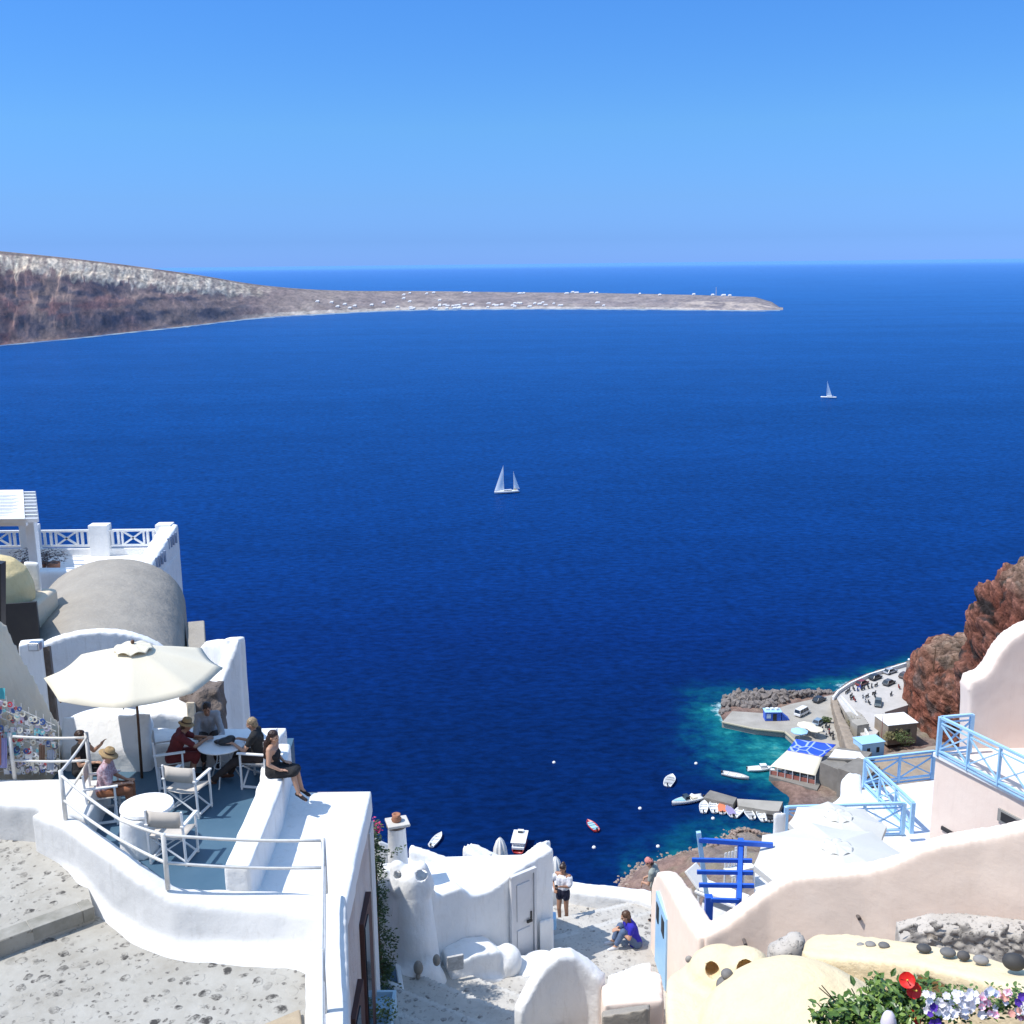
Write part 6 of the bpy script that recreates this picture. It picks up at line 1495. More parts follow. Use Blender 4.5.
for px, py, Y_, r_, n_ in ((820, 1017, 5.7, .07, 46), (838, 1012, 5.75, .09, 80), (852, 1018, 5.6, .11, 120), (872, 1000, 5.8, .10, 90), (880, 985, 5.95, .07, 50), (890, 1003, 5.75, .11, 120), (905, 996, 5.8, .10, 100), (918, 1006, 5.8, .10, 90),
                          (900, 1020, 5.6, .12, 130), (922, 990, 5.9, .07, 40), (864, 1010, 5.7, .10, 90), (935, 1014, 5.6, .08, 60), (885, 1035, 5.5, .16, 160), (850, 1040, 5.5, .14, 120)):
    leafy(mb, at_Y(px, py, Y_), r_, n_, .058)
    leafy(mb3, at_Y(px, py-2, Y_-.04), r_*.9, n_//4, .045)
build(mb, 'foliage', HL, hib); build(mb3, 'young_leaves', HL2, hib)
mb = MB()
for k in range(22):
    a = D(885+random.uniform(-20, 20), 1075, 4.9); b_ = at_Y(random.uniform(815, 935), random.uniform(985, 1020), 5.75); mb.tube([a, a.lerp(b_, .6)+Vector((0, 0, .05)), b_], [.007, .005, .003], 5)
build(mb, 'stems', mk('green_brown_stem', (.12, .10, .05)), hib)
REDP = mk('red_petal', (.75, .018, .010), (.62, .01, .01), rough=.5, scale=20)
def flower(c, R, n, mat, par, face, wide=1.0, cup=.25, nm='flower', center=None):
    f_ = Vector(face).normalized(); u = f_.cross(Vector((0, 0, 1))).normalized(); v = u.cross(f_); m = MB(); a0 = random.random()
    for k in range(n):
        a = a0+2*PI*k/n+random.uniform(-.12, .12); tl = random.uniform(-.15, .3); d_ = u*math.cos(a)+v*math.sin(a)+f_*tl; s_ = -u*math.sin(a)+v*math.cos(a); w_ = R*wide*.95*PI/n*1.25
        rows = []
        for i, (t, ww) in enumerate(((0.05, .12), (.3, .6), (.6, 1.0), (.85, .95), (1.0, .5))):
            cz = cup*R*(t**1.5)*(1 if i < 4 else .8); rows.append([c+d_*R*t+s_*w_*ww*j+f_*(cz+R*.16*(abs(j)-.4)*t+random.uniform(-.07, .07)*R*t) for j in (-1, -.4, .4, 1)])
        vs = [p for r_ in rows for p in r_]; m.add(vs, [(i*4+j, i*4+j+1, i*4+j+5, i*4+j+4) for i in range(4) for j in range(3)])
    o = build(m, nm, mat, par, smooth=True)
    if center:
        build(MB().tube([c, c+f_*R*.9+Vector((0, 0, -R*.1))], [.004, .003], 6).ell(c+f_*R*.9, (.006,)*3, 6), 'stamen', center, o)
    return o
for px, py, R_f, fc in ((907, 980, .044, (-.25, -.8, .55)), (913, 990, .046, (.15, -.85, .5)), (911, 1019, .05, (.1, -.8, .6))):
    flower(at_Y(px, py, 5.60), R_f, 5, REDP, hib, fc, .84, .12, 'flower', mk('yellow_stamen', (.7, .45, .08)))
pet = empty('petunia_planter', D(985, 1040, 4.6)); tag(pet, 'white trough of white, purple and pink petunias at the bottom right corner', 'planter')
a, b_ = at_Y(958, 1044, 5.3), at_Y(1100, 1042, 5.3)
build(MB().prism([a, b_, shift(b_, 0, .16, 0), shift(a, 0, .16, 0)], a.z-.25), 'trough', WPAINT, pet, bevel=.01)
mb = MB()
for px in range(925, 1060, 6): leafy(mb, at_Y(px, random.uniform(998, 1016), 5.6), .065, 40, .034)
for px in (948, 962, 990, 1018): leafy(mb, at_Y(px, 992, 5.75), .05, 26, .034)
build(mb, 'foliage', mk('petunia_leaf', (.07, .14, .03), (.14, .22, .06), rough=.5, scale=14), pet)
WP = mk('white_petal', (.86, .85, .88), (.80, .78, .86), scale=30); PP = mk('deep_purple_petal', (.06, .02, .28), (.10, .03, .36), scale=20); KP = mk('pink_striped_petal', (.78, .25, .42), (.85, .72, .78), scale=60, amount=3); SP = mk('salmon_petal', (.85, .40, .32), scale=20); SKY = mk('pale_blue_petal', (.60, .64, .80), scale=20)
fl_ = [(942, 1003, WP), (950, 1008, WP), (957, 999, WP), (963, 1005, WP), (970, 998, WP), (946, 1016, WP), (955, 1013, WP), (965, 1012, WP), (972, 1006, WP), (938, 1010, WP), (976, 1000, WP), (930, 1000, WP), (926, 993, WP),
     (934, 1006, PP), (938, 1020, PP), (930, 1016, PP), (1022, 997, PP), (1018, 1003, PP), (933, 1022, PP), (983, 998, KP), (988, 1003, KP), (982, 1008, KP), (990, 1012, KP), (995, 1013, KP), (1012, 1013, SP), (1019, 1012, SP), (986, 992, SKY), (991, 990, SKY), (996, 994, SKY), (985, 1001, KP)]
for px, py, mt in fl_:
    flower(at_Y(px, py+random.uniform(-2, 2), 5.5), random.uniform(.014, .021), 5, mt, pet, (random.uniform(-.5, .5), -.8, random.uniform(.3, .8)), 1.35, .25, 'flower')
for k in range(70):
    px = random.choice([random.uniform(925, 978), random.uniform(978, 1060)]); mt = random.choice([WP, WP, WP, WP] if px < 978 else [KP, WP, WP, SP, WP])
    flower(at_Y(px, random.uniform(992, 1017), 5.55), random.uniform(.014, .022), 5, mt, pet, (random.uniform(-.5, .5), -.8, random.uniform(.3, .8)), 1.35, .25, 'flower')
c = at_Y(889, 1017, 5.45); tag(build(MB().ell((c.x, c.y, c.z-.06), (.045, .05, .10)), 'white_lamp_globe', mk('lilac_white', (.72, .66, .74)), smooth=True), 'rounded lilac white globe standing in the hibiscus', 'globe')

# ---- white roofs behind the pink wall
fl2 = MB().prism([D(755, 870, 16.4), D(775, 838, 16.4), D(905, 834, 16.4), D(935, 870, 16.4), D(930, 960, 16.4), D(755, 960, 16.4)], 99)
struct(build(fl2, 'dining_terrace', mk_plaster('terrace_white', (.72, .72, .72), (.5, .48, .45))), 'white terrace floor under the big parasols')
CANVASW2 = mk('parasol_white_canvas', (.62, .61, .57), (.58, .57, .52), rough=.9, scale=2, bump=.15, bscale=30)  # off-white parasol canvas, slightly mottled
def big_parasol(apex, R, drop_, n, rot, lab, floor):
    e = empty('sun_umbrella', Vector((apex.x, apex.y, floor))); tag(e, lab, 'parasol')
    build(MB().tube([(apex.x, apex.y, floor), apex], .03, 10), 'pole', WOODB, e, smooth=True)
    vs, fs = canopy(R, drop_, n=n, sub=48//n, r0=.30, sag=.04); Rz = Matrix.Rotation(rot, 3, 'Z')
    K = 48; rim = [v-Vector((0, 0, .16)) for v in vs[-K:]]; b0_ = len(vs); vs = vs+rim
    fs = fs+[(b0_-K+k, b0_-K+(k+1) % K, b0_+(k+1) % K, b0_+k) for k in range(K)]
    o = build(MB().add([Rz @ v+apex for v in vs], fs), 'canopy', CANVASW2, e); o.modifiers.new('thick', 'SOLIDIFY').thickness = .006
    for p_ in o.data.polygons: p_.use_smooth = False
    vs, fs = canopy(.42, .10, n=8, r0=.005, sag=-.06)
    o = build(MB().add([Rz @ v+apex+Vector((0, 0, .05)) for v in vs], fs), 'vent', CANVASW2, e, smooth=True); o.modifiers.new('thick', 'SOLIDIFY').thickness = .006
    for k in range(n):
        a = .2+rot+k*2*PI/n; build(MB().bar(apex-Vector((0, 0, .10)), apex+Vector((R*.97*math.cos(a), R*.97*math.sin(a), -drop_-.06)), .016, .02), 'rib', WOODB, e)
big_parasol(at_Y(836, 846, 23.6), 1.95, .44, 8, .62, 'large white parasol with a vented crown just behind the pink wall', CZ-16.4)
big_parasol(at_Y(838, 815, 27.0), 1.3, .28, 8, .50, 'smaller cream white parasol in front of the light blue railing', CZ-16.4)
m = MB().prism([at_Y(841, 778, 33.2), at_Y(848, 771, 33.8), at_Y(862, 773, 34), at_Y(864, 800, 32), at_Y(880, 815, 31), at_Y(842, 815, 31)], 99).prism([at_Y(823, 805, 31.6), at_Y(842, 796, 32.4), at_Y(850, 815, 31), at_Y(810, 815, 31)], 99)
tag(organic(m, 'white_gable', WHITE, voxel=.08, iters=10, disp=.05, dscale=1), 'rounded white gable behind the slanting light blue railing', 'gable')
m = MB().prism([at_Y(774, 813, 28.6), at_Y(786, 813, 28.6), at_Y(786, 813, 28.1), at_Y(774, 813, 28.1)], 99)
tag(organic(m, 'white_pier', WHITE, voxel=.06, iters=3, disp=.02), 'white pier at the left end of the light blue railing', 'pier')
# lavender-white terrace on the right
LT = mk_plaster('lavender_white', (.74, .75, .80), (.5, .5, .52), (.70, .71, .76), .3)
lt2 = MB().prism([D(862, 790, 16.6), D(935, 780, 16.6), D(935, 870, 16.6), D(900, 870, 16.6), D(897, 845, 16.6)], 99)
struct(build(lt2, 'white_terrace_floor', LT), 'pale lavender white terrace floor beside the pink house')
def xrail(name, posts, h, lab, mat=LBLUE, w_=.075, panels=None):
    e = empty(name, posts[0]); tag(e, lab, 'railing')
    for a, b_ in zip(posts, posts[1:]):
        n_ = max(1, round((b_-a).length/1.05))
        for z, t_ in ((h, .085), (h*.86, .045), (.14, .07), (.02, .05)): build(MB().bar(shift(a, 0, 0, z), shift(b_, 0, 0, z), t_, t_*.8), 'rail_bar', mat, e)
        for k in range(n_+1):
            p = a.lerp(b_, k/n_)
            if not (k == 0 and a is not posts[0]): build(MB().bar(p, shift(p, 0, 0, h+.01), w_ if k not in (0, n_) else w_*1.5), 'post', mat, e)
            if k < n_:
                q_ = a.lerp(b_, (k+1)/n_)
                build(MB().bar(shift(p, 0, 0, .16), shift(q_, 0, 0, h*.84), .04), 'cross_bar', mat, e); build(MB().bar(shift(p, 0, 0, h*.84), shift(q_, 0, 0, .16), .04), 'cross_bar', mat, e)
    return e
xrail('balcony_railing', [D(932, 779, 16.6), D(864, 787, 16.6), D(911, 833, 16.6)], .98, 'light blue railing with crossed bars cornering round the white terrace')
xrail('balcony_railing', [D(785, 838, 16.35), D(902, 834, 16.35)], .98, 'light blue railing in front of the upper white roof, parallel to the photo')
# pink house with railing
PH = empty('pink_house', D(960, 830, 17)); tag(PH, 'pale pink house with a curved parapet and small dark window at the right edge', 'house')
fz = CZ-13.55
c1 = D(935, 754, 13.55); c2_ = D(1026, 800, 13.55); c3_ = c2_+(c2_-c1)*1.2
bk_ = D(969, 747, 13.55); m = MB().prism([c1, c2_, c3_, (26, 24, fz), (26, bk_.y+.1, fz), bk_], 96)
build(m, 'wall', PINKW, PH, bevel=.06)
# lower wing in front of it (left face going down to the terrace)
arch_px = [(968, 760), (969, 690), (972, 681), (985, 677), (992, 668), (1002, 650), (1012, 639), (1026, 630), (1060, 618), (1110, 615), (1180, 618), (1180, 780)]
pts = [at_Y(x, y, bk_.y-.1) for x, y in arch_px]; n_ = len(pts)
vs = pts+[shift(p, .0, .7, 0) for p in pts]; m = MB().add(vs, [tuple(range(n_)), tuple(range(2*n_-1, n_-1, -1))]+[(i, (i+1) % n_, (i+1) % n_+n_, i+n_) for i in range(n_)])
organic(m, 'curved_parapet', PINKW, PH, voxel=.08, iters=4, disp=.03, dscale=1)
fdir = (c2_-c1).normalized(); fn = Vector((fdir.y, -fdir.x, 0)); fn = fn if fn.x < 0 else -fn
def onface(px, py, off=.0):
    r_ = ray(px, py); base = c1+fn*off; t_ = (base.x*fn.x+base.y*fn.y)/(r_.x*fn.x+r_.y*fn.y); return Vector((r_.x*t_, r_.y*t_, CZ+r_.z*t_))
def facebox(px0, py0, px1, py1, nm, mat, par, o0=.0, o1=.05):
    a = onface(px0, py0, o1); b_ = onface(px1, py1, o1); z0, z1 = min(a.z, b_.z), max(a.z, b_.z)
    vs = [Vector((p.x, p.y, z))-fn*(o1-o) for z in (z0, z1) for p, o in ((a, o0), (b_, o0), (b_, o1), (a, o1))]
    return build(MB().add(vs, [(0, 1, 2, 3), (7, 6, 5, 4), (0, 4, 5, 1), (1, 5, 6, 2), (2, 6, 7, 3), (3, 7, 4, 0)]), nm, mat, par)
wn_ = facebox(998, 808, 1030, 838, 'window', mk('grey_frame', (.30, .29, .27)), PH, .0, .06); facebox(1001, 812, 1030, 836, 'pane', DARK, wn_, .05, .075)
facebox(941, 826, 952, 836, 'window', DARK, PH, 0, .05)
facebox(1006, 824, 1009, 838, 'window_bar', RAILP, wn_, .075, .10)
build(MB().wallstrip([shift(c1, 0, 0, .06), shift(c2_, 0, 0, .06)], .16, fz-.05), 'coping', WHITE, PH)
xrail('balcony_railing', [D(969, 752, 13.5), D(938, 755, 13.5), D(1030, 803, 13.5)], 1.12, 'light blue railing with crossed bars on the roof edge of the pink house')
# ---- blue pergola
BP = empty('blue_pergola', D(725, 925, 16.3)); tag(BP, 'deep blue timber pergola with open slats behind the pink gateway', 'pergola')
pz = CZ-14.0
for py, x0, x1 in ((860, 692, 752), (872, 697, 753), (885, 699, 754), (900, 711, 739)):
    a, b_ = D(x0, py, 14.0), D(x1, py+.8, 14.0); build(MB().bar(a, b_, .07, .09), 'slat', DBLUE, BP)
a, b_ = D(699, 840, 13.85), D(773, 845, 13.85); build(MB().bar(a, b_, .08, .11), 'beam', DBLUE, BP)
ft = CZ-16.3
pa = D(741, 841, 13.85); build(MB().bar((pa.x, pa.y, ft), shift(pa, 0, 0, .05), .13), 'post', DBLUE, BP)
pb = D(698.5, 832, 13.65); pc2 = D(711, 925, 16.2); build(MB().bar(pb, (pc2.x, pc2.y, ft), .11), 'post', LBLUE, BP)
build(MB().bar(D(709, 896, 14.1), Vector(D(709, 896, 14.1))+Vector((0, 0, -1.6)), .17), 'post', DBLUE, BP)
a = D(741, 841, 14.0); build(MB().bar(a, D(739, 901, 14.0), .1, .14), 'side_beam', DBLUE, BP)
pf2 = MB().prism([(3.9, 22.6, ft), (7.2, 22.4, ft), (7.4, 25.6, ft), (4.9, 25.8, ft)], 99)
struct(build(pf2, 'pergola_terrace', mk('pale_terrace', (.62, .63, .64), (.48, .48, .48), scale=2)), 'pale floor of the terrace below the blue pergola')
def lounger(px, py, rz, mat, lab):
    c = D(px, py, 16.3); e = empty('sun_lounger', c, rz); tag(e, lab, 'lounger')
    build(MB().box((0, 0, .28), (.62, 1.3, .08)), 'frame', WPAINT, e, local=True, bevel=.02); build(MB().box((0, -.05, .36), (.56, 1.2, .08)), 'cushion', mat, e, local=True, bevel=.03)
    build(MB().bar((0, .55, .36), (0, .95, .75), .56, .08), 'backrest', mat, e, local=True, bevel=.02)
    for sx in (-.26, .26):
        for sy in (-.55, .55): build(MB().box((sx, sy, .12), (.05, .05, .24)), 'leg', WPAINT, e, local=True)
lounger(722, 905, .9, CANVASW, 'white lounger in the shade lines of the blue pergola')
# white slatted chairs behind the pergola
for px, py in ((734, 886), (744, 880)):
    c = D(px, py, 16.3); e = empty('slatted_chair', c, .4); tag(e, 'small white slatted chair just behind the blue pergola post', 'chair', 'white slatted chairs under the pergola')
    build(MB().box((0, 0, .44), (.42, .42, .04)), 'seat', WPAINT, e, local=True)
    for k in range(4): build(MB().box((-.16+.107*k, .2, .68), (.06, .02, .46)), 'back_slat', WPAINT, e, local=True)
    for sx in (-.18, .18):
        for sy in (-.18, .18): build(MB().box((sx, sy, .21), (.035, .035, .42)), 'leg', WPAINT, e, local=True)
# ================================================================ people
SKIN = mk('skin_light_tan', (.52, .30, .20), (.46, .25, .16), rough=.55, scale=8, world=False)
SKIN2 = mk('skin_tanned', (.40, .21, .13), (.35, .18, .11), rough=.55, scale=8, world=False)
def cloth(n, a, b=None, sc=12): return mk(n, a, b or tuple(x*.75 for x in a), rough=.9, scale=sc, world=False, bump=.4, bscale=25, bdist=.01)
HBROWN = mk('brown_hair', (.10, .045, .02), (.05, .022, .012), rough=.5, scale=40, world=False); HDARK = mk('dark_brown_hair', (.045, .02, .012), (.02, .01, .008), rough=.45, scale=40, world=False)
HBLOND = mk('greying_blond_hair', (.36, .27, .17), (.20, .14, .08), rough=.6, scale=50, world=False, amount=2)
STRAW = mk('straw_hat', (.42, .29, .14), (.30, .20, .10), rough=.9, scale=40, world=False)
V3 = Vector
def pose_base(**kw):
    """standing figure 1.68 m tall, facing +y"""
    J = dict(pel=V3((0, 0, .94)), wst=V3((0, 0, 1.08)), cst=V3((0, 0, 1.27)), nek=V3((0, 0, 1.42)), hed=V3((0, .015, 1.56)), fac=V3((0, 1, -.1)))
    for s, n in ((-1, 'l'), (1, 'r')):
        J['sh'+n] = V3((s*.165, 0, 1.375)); J['el'+n] = V3((s*.21, -.01, 1.09)); J['wr'+n] = V3((s*.21, .06, .86)); J['hd'+n] = V3((0, .2, -1))
        J['hp'+n] = V3((s*.085, 0, .91)); J['kn'+n] = V3((s*.095, .02, .49)); J['an'+n] = V3((s*.095, -.02, .08)); J['ft'+n] = V3((s*.02, 1, 0))
    for k, v in kw.items(): J[k] = V3(v)
    return J
def pose_sit(seat=.47, lean=0., twist=0., **kw):
    J = pose_base(); h = seat+.10
    R = Matrix.Rotation(-lean, 3, 'X'); up = R @ V3((0, 0, 1))
    J['pel'] = V3((0, 0, h)); J['wst'] = J['pel']+up*.15; J['cst'] = J['pel']+up*.33; J['nek'] = J['pel']+up*.48; J['hed'] = J['pel']+up*.61+V3((0, .03+.03*lean, 0)); J['fac'] = V3((0, 1, -.15-lean*.4))
    for s, n in ((-1, 'l'), (1, 'r')):
        J['sh'+n] = J['pel']+up*.435+V3((s*.165, 0, 0)); J['el'+n] = J['sh'+n]+V3((s*.05, .08, -.27)); J['wr'+n] = J['el'+n]+V3((-s*.06, .22, .03)); J['hd'+n] = V3((-s*.2, 1, 0))
        J['hp'+n] = V3((s*.09, .0, h-.02)); J['kn'+n] = V3((s*.12, .42, h)); J['an'+n] = V3((s*.12, .44, h-.43)); J['ft'+n] = V3((s*.1, 1, -.05))
    for k, v in kw.items(): J[k] = V3(v)
    return J
def body_mb(J, fem=1.0, barefoot=True):
    m = MB(); c = m.capsule
    sw = V3((.06, 0, 0))
    for s in (-1, 1):
        c(J['pel']+V3((s*.05, 0, 0)), J['wst']+V3((s*.04, 0, 0)), .115, .095); c(J['wst']+V3((s*.04, 0, 0)), J['cst']+V3((s*.06, 0, 0)), .092, .105)
    for n, s in (('l', -1), ('r', 1)):
        c(J['cst'], J['sh'+n].lerp(J['cst'], .25), .10, .075); c(J['nek']-V3((0, 0, .03)), J['sh'+n], .055, .056)
        c(J['sh'+n], J['el'+n], .054, .038); c(J['el'+n], J['wr'+n], .038, .025)
        d = J['hd'+n].normalized(); sd = d.cross(V3((0, 0, 1))); sd = sd.normalized() if sd.length > .2 else V3((1, 0, 0)); nn_ = sd.cross(d)
        p = J['wr'+n]; pm = p+d*.05
        c(p, p+d*.03, .024, .026); 
        for k in range(4): c(p+d*.03, p+d*.085+sd*(k-1.5)*.019, .016, .012, 8)
        for k, L_ in enumerate((.060, .072, .068, .050)):
            b_ = p+d*.088+sd*(k-1.5)*.021; e_ = b_+d*L_*.55+sd*(k-1.5)*.003-nn_*.006; c(b_, e_, .0095, .0085, 8); c(e_, e_+d*L_*.4-nn_*.018, .0085, .0075, 8)
        th = -s; b_ = p+d*.03+sd*th*.024; e_ = b_+d*.035+sd*th*.022; c(b_, e_, .012, .010, 8); c(e_, e_+d*.028+sd*th*.004, .010, .0085, 8)
        c(J['hp'+n], J['kn'+n], .083, .055); k_ = J['kn'+n]; a_ = J['an'+n]; c(k_, k_.lerp(a_, .3)+V3((0, -.01, 0)), .054, .052); c(k_.lerp(a_, .3)+V3((0, -.01, 0)), a_, .052, .034)
        f = J['ft'+n].normalized(); hl = a_-f*.04-V3((0, 0, .035)); c(hl, a_, .032, .034); c(hl, a_+f*.11-V3((0, 0, .045)), .030, .028); c(a_+f*.02-V3((0, 0, .01)), a_+f*.15-V3((0, 0, .052)), .032, .018)
        for k in range(3): c(a_+f*.10-V3((0, 0, .05)), a_+f*.165-V3((0, 0, .055))+f.cross(V3((0, 0, 1))).normalized()*(k-1)*.022, .016, .012, 8)
    c(J['nek']-V3((0, 0, .04)), J['hed']-V3((0, 0, .05)), .052, .048)
    F_ = J['fac'].normalized(); sd = F_.cross(V3((0, 0, 1))).normalized(); up = sd.cross(F_)
    Rm = Matrix((sd, F_, up)).transposed()
    H = J['hed']
    def L(x, y, z): return H+Rm @ V3((x, y, z))
    m.ell(L(0, -.008, .022), (.074, .092, .088), 12, Rm); m.ell(L(0, .022, -.035), (.056, .062, .070), 12, Rm)     # cranium, jaw
    m.ell(L(0, .052, -.082), (.026, .022, .020), 8, Rm)                                                     # chin
    c(L(0, .084, .012), L(0, .104, -.022), .010, .014, 8)                                                   # nose
    m.ell(L(0, .082, -.052), (.024, .010, .009), 8, Rm)                                                     # lips
    for s in (-1, 1): m.ell(L(s*.074, -.005, -.008), (.010, .020, .030), 8, Rm); m.ell(L(s*.030, .074, .030), (.024, .012, .008), 8, Rm); m.ell(L(s*.045, .058, -.025), (.022, .018, .02), 8, Rm)
    return m, L, Rm
def person(label, loc, rz, J, skin, clothes, hair=None, hairmat=None, hat=None, scale=1.0, extras=None, group=None):
    r = empty('person', loc, rz); r.scale = (scale,)*3; tag(r, label, 'person', group)
    m, L, Rm = body_mb(J)
    b_ = build(m, 'body', skin, r, local=True); md = b_.modifiers.new('remesh', 'REMESH'); md.mode = 'VOXEL'; md.voxel_size = .0085; md.use_smooth_shade = True
    s_ = b_.modifiers.new('smooth', 'SMOOTH'); s_.iterations = 3; s_.factor = .5
    e = MB()
    for s in (-1, 1): e.ell(L(s*.030, .080, .014), (.013, .008, .007), 8, Rm)
    build(e, 'eyes', mk('eye_dark', (.05, .03, .02), rough=.2), r, local=True, smooth=True)
    for nm, mat, parts in clothes:
        q = MB()
        for p in parts: q.capsule(*p)
        o = build(q, nm, mat, r, local=True); md = o.modifiers.new('remesh', 'REMESH'); md.mode = 'VOXEL'; md.voxel_size = .012; md.use_smooth_shade = True
        s_ = o.modifiers.new('smooth', 'SMOOTH'); s_.iterations = 4
        tx = bpy.data.textures.get('folds') or bpy.data.textures.new('folds', 'CLOUDS'); tx.noise_scale = .09; tx.noise_depth = 1
        d_ = o.modifiers.new('folds', 'DISPLACE'); d_.texture = tx; d_.strength = .018; d_.mid_level = .5
    if hair:
        q = MB(); hair(q, L, Rm, J)
        o = build(q, 'hair', hairmat, r, local=True); md = o.modifiers.new('remesh', 'REMESH'); md.mode = 'VOXEL'; md.voxel_size = .010; md.use_smooth_shade = True
        tx = bpy.data.textures.get('strands') or bpy.data.textures.new('strands', 'CLOUDS'); tx.noise_scale = .03; tx.noise_depth = 2
        d_ = o.modifiers.new('strands', 'DISPLACE'); d_.texture = tx; d_.strength = .022; d_.mid_level = .5
    if hat:
        brim, crown, hz__ = hat
        q = MB(); pr = [(brim, -.012), (brim*.8, .002), (.088, .012), (.088, crown*.7), (.07, crown), (.001, crown+.005)]
        t_ = MB().lathe(pr, n=28); 
        q.add([L(*(V3(v)+V3((0, -.012, hz__)))) for v in t_.v], t_.f); o = build(q, 'sun_hat', STRAW, r, local=True, smooth=True); o.modifiers.new('thick', 'SOLIDIFY').thickness = .006
        q = MB(); t_ = MB().lathe([(.091, .014), (.0905, .04)], n=28); q.add([L(*(V3(v)+V3((0, -.012, hz__)))) for v in t_.v], t_.f); build(q, 'hat_band', mk('dark_band', (.08, .05, .03)), o, local=True, smooth=True)
    if extras: extras(r, J, L)
    return r
def short_hair(q, L, Rm, J):
    q.ell(L(0, -.022, .045), (.086, .098, .085), 12, Rm); q.ell(L(0, -.055, -.01), (.076, .060, .075), 12, Rm)
def long_hair(q, L, Rm, J):
    short_hair(q, L, Rm, J); back = (J['cst']-J['hed'])
    for dx in (-.05, 0, .05): q.capsule(L(dx, -.06, 0), J['cst']+V3((dx*1.1, -.11, .02)), .052, .045)
    q.capsule(J['nek']+V3((0, -.085, 0)), J['cst']+V3((0, -.125, -.10)), .08, .05)
def bun_hair(q, L, Rm, J):
    short_hair(q, L, Rm, J); q.ell(L(0, -.09, .09), (.045, .045, .04), 10, Rm)
    q.capsule(L(.05, -.02, -.03), L(.06, 0, -.14), .025, .015); q.capsule(L(-.05, -.02, -.03), L(-.06, .02, -.16), .025, .012)
def shoulder_hair(q, L, Rm, J):
    short_hair(q, L, Rm, J)
    for dx in (-.06, -.02, .03, .06): q.capsule(L(dx, -.05, .0), L(dx*1.2, -.05, -.17), .045, .03)
def torso(J, k=1.0, low=.0):
    return [(J['pel']+V3((-.045, 0, low)), J['wst']+V3((-.035, 0, 0)), .132*k, .112*k), (J['pel']+V3((.045, 0, low)), J['wst']+V3((.035, 0, 0)), .132*k, .112*k),
            (J['wst']+V3((-.035, 0, 0)), J['cst']+V3((-.055, 0, 0)), .110*k, .122*k), (J['wst']+V3((.035, 0, 0)), J['cst']+V3((.055, 0, 0)), .110*k, .122*k),
            (J['cst'], J['shl'], .108*k, .072*k), (J['cst'], J['shr'], .108*k, .072*k), (J['shl'], J['shr'], .070*k, .070*k)]
def sleeves(J, f=.6, k=1.0):
    return [(J['sh'+n], J['sh'+n].lerp(J['el'+n], min(f, 1)), .072*k, .058*k) for n in 'lr']+([(J['el'+n], J['el'+n].lerp(J['wr'+n], f-1), .056*k, .044*k) for n in 'lr'] if f > 1 else [])
def legs(J, f=1.0, k=1.0):
    o = []
    for n in 'lr':
        o.append((J['hp'+n], J['hp'+n].lerp(J['kn'+n], min(f, 1)), .104*k, lerp(.104, .075, min(f, 1))*k))
        if f > 1: o.append((J['kn'+n], J['kn'+n].lerp(J['an'+n], f-1), .074*k, .058*k))
    return o
def shoes(J, k=1.0):
    o = []
    for n in 'lr': f = J['ft'+n].normalized(); a = J['an'+n]; o += [(a-f*.045-V3((0, 0, .03)), a+f*.15-V3((0, 0, .048)), .040*k, .034*k), (a-V3((0, 0, .02)), a+f*.06-V3((0, 0, .03)), .042*k, .036*k)]
    return o
R_ = math.radians
DRED = cloth('dark_red_cloth', (.16, .022, .022)); BLK = cloth('black_cloth', (.012, .012, .014), (.02, .02, .022)); DKB = cloth('dark_brown_cloth', (.05, .035, .03)); WSH = cloth('white_blouse', (.74, .74, .76), (.66, .66, .70))
GREYSH = cloth('pale_grey_shirt', (.42, .42, .44)); NAVY = cloth('navy_shorts', (.02, .022, .05)); ROYAL = cloth('royal_blue_top', (.025, .02, .42)); JEAN = cloth('blue_jeans', (.10, .15, .26)); BEIGE = cloth('khaki_trousers', (.42, .35, .18)); SAGE = cloth('grey_green_shirt', (.30, .33, .30))
PATT = cloth('patterned_plum_shirt', (.28, .10, .12), (.60, .52, .58), 30); RUST = cloth('rust_trousers', (.30, .12, .06)); PNK = cloth('pink_cap', (.62, .25, .22)); SHOE = cloth('dark_shoes', (.03, .02, .02)); WSHOE = cloth('white_shoes', (.7, .7, .72))

# woman in black on the low wall, legs over its outer side
J = pose_sit(0, .03)
for n, s in (('l', -1), ('r', 1)):
    J['kn'+n] = V3((s*.09+.0, .40, .09)); J['an'+n] = V3((s*.09+.05, .50, -.28)); J['ft'+n] = V3((.25, 1, -.35))
J['elr'] = V3((.26, .02, .30)); J['wrr'] = V3((.18, .20, .17)); J['hdr'] = V3((-.4, 1, -.1)); J['ell'] = V3((-.24, -.02, .30)); J['wrl'] = V3((-.12, .16, .20)); J['fac'] = V3((.35, 1, -.15))
wcl = [('dress', BLK, [(J['pel']+V3((-.05, 0, -.02)), J['wst']+V3((-.03, 0, .06)), .135, .11), (J['pel']+V3((.05, 0, -.02)), J['wst']+V3((.03, 0, .06)), .135, .11), (J['cst']+V3((-.05, .03, -.04)), J['wst']+V3((0, 0, 0)), .105, .11), (J['cst']+V3((.05, .03, -.04)), J['wst'], .105, .11)]
        +[(J['hp'+n], J['kn'+n]+V3((0, .0, 0)), .11, .085) for n in 'lr']+[(J['hpl'], J['hpr'], .12, .12), (J['knl'], J['knr'], .085, .085), (J['pel']+V3((0, -.02, -.06)), J['knl'].lerp(J['knr'], .5)+V3((0, -.05, -.04)), .13, .09)]),
       ('sandals', SHOE, shoes(J, .92))]
person('woman in a black dress with long dark hair sitting on the low white wall', V3((-4.30, 18.05, CZ-8.83)), R_(-98), J, SKIN, wcl, long_hair, HDARK)
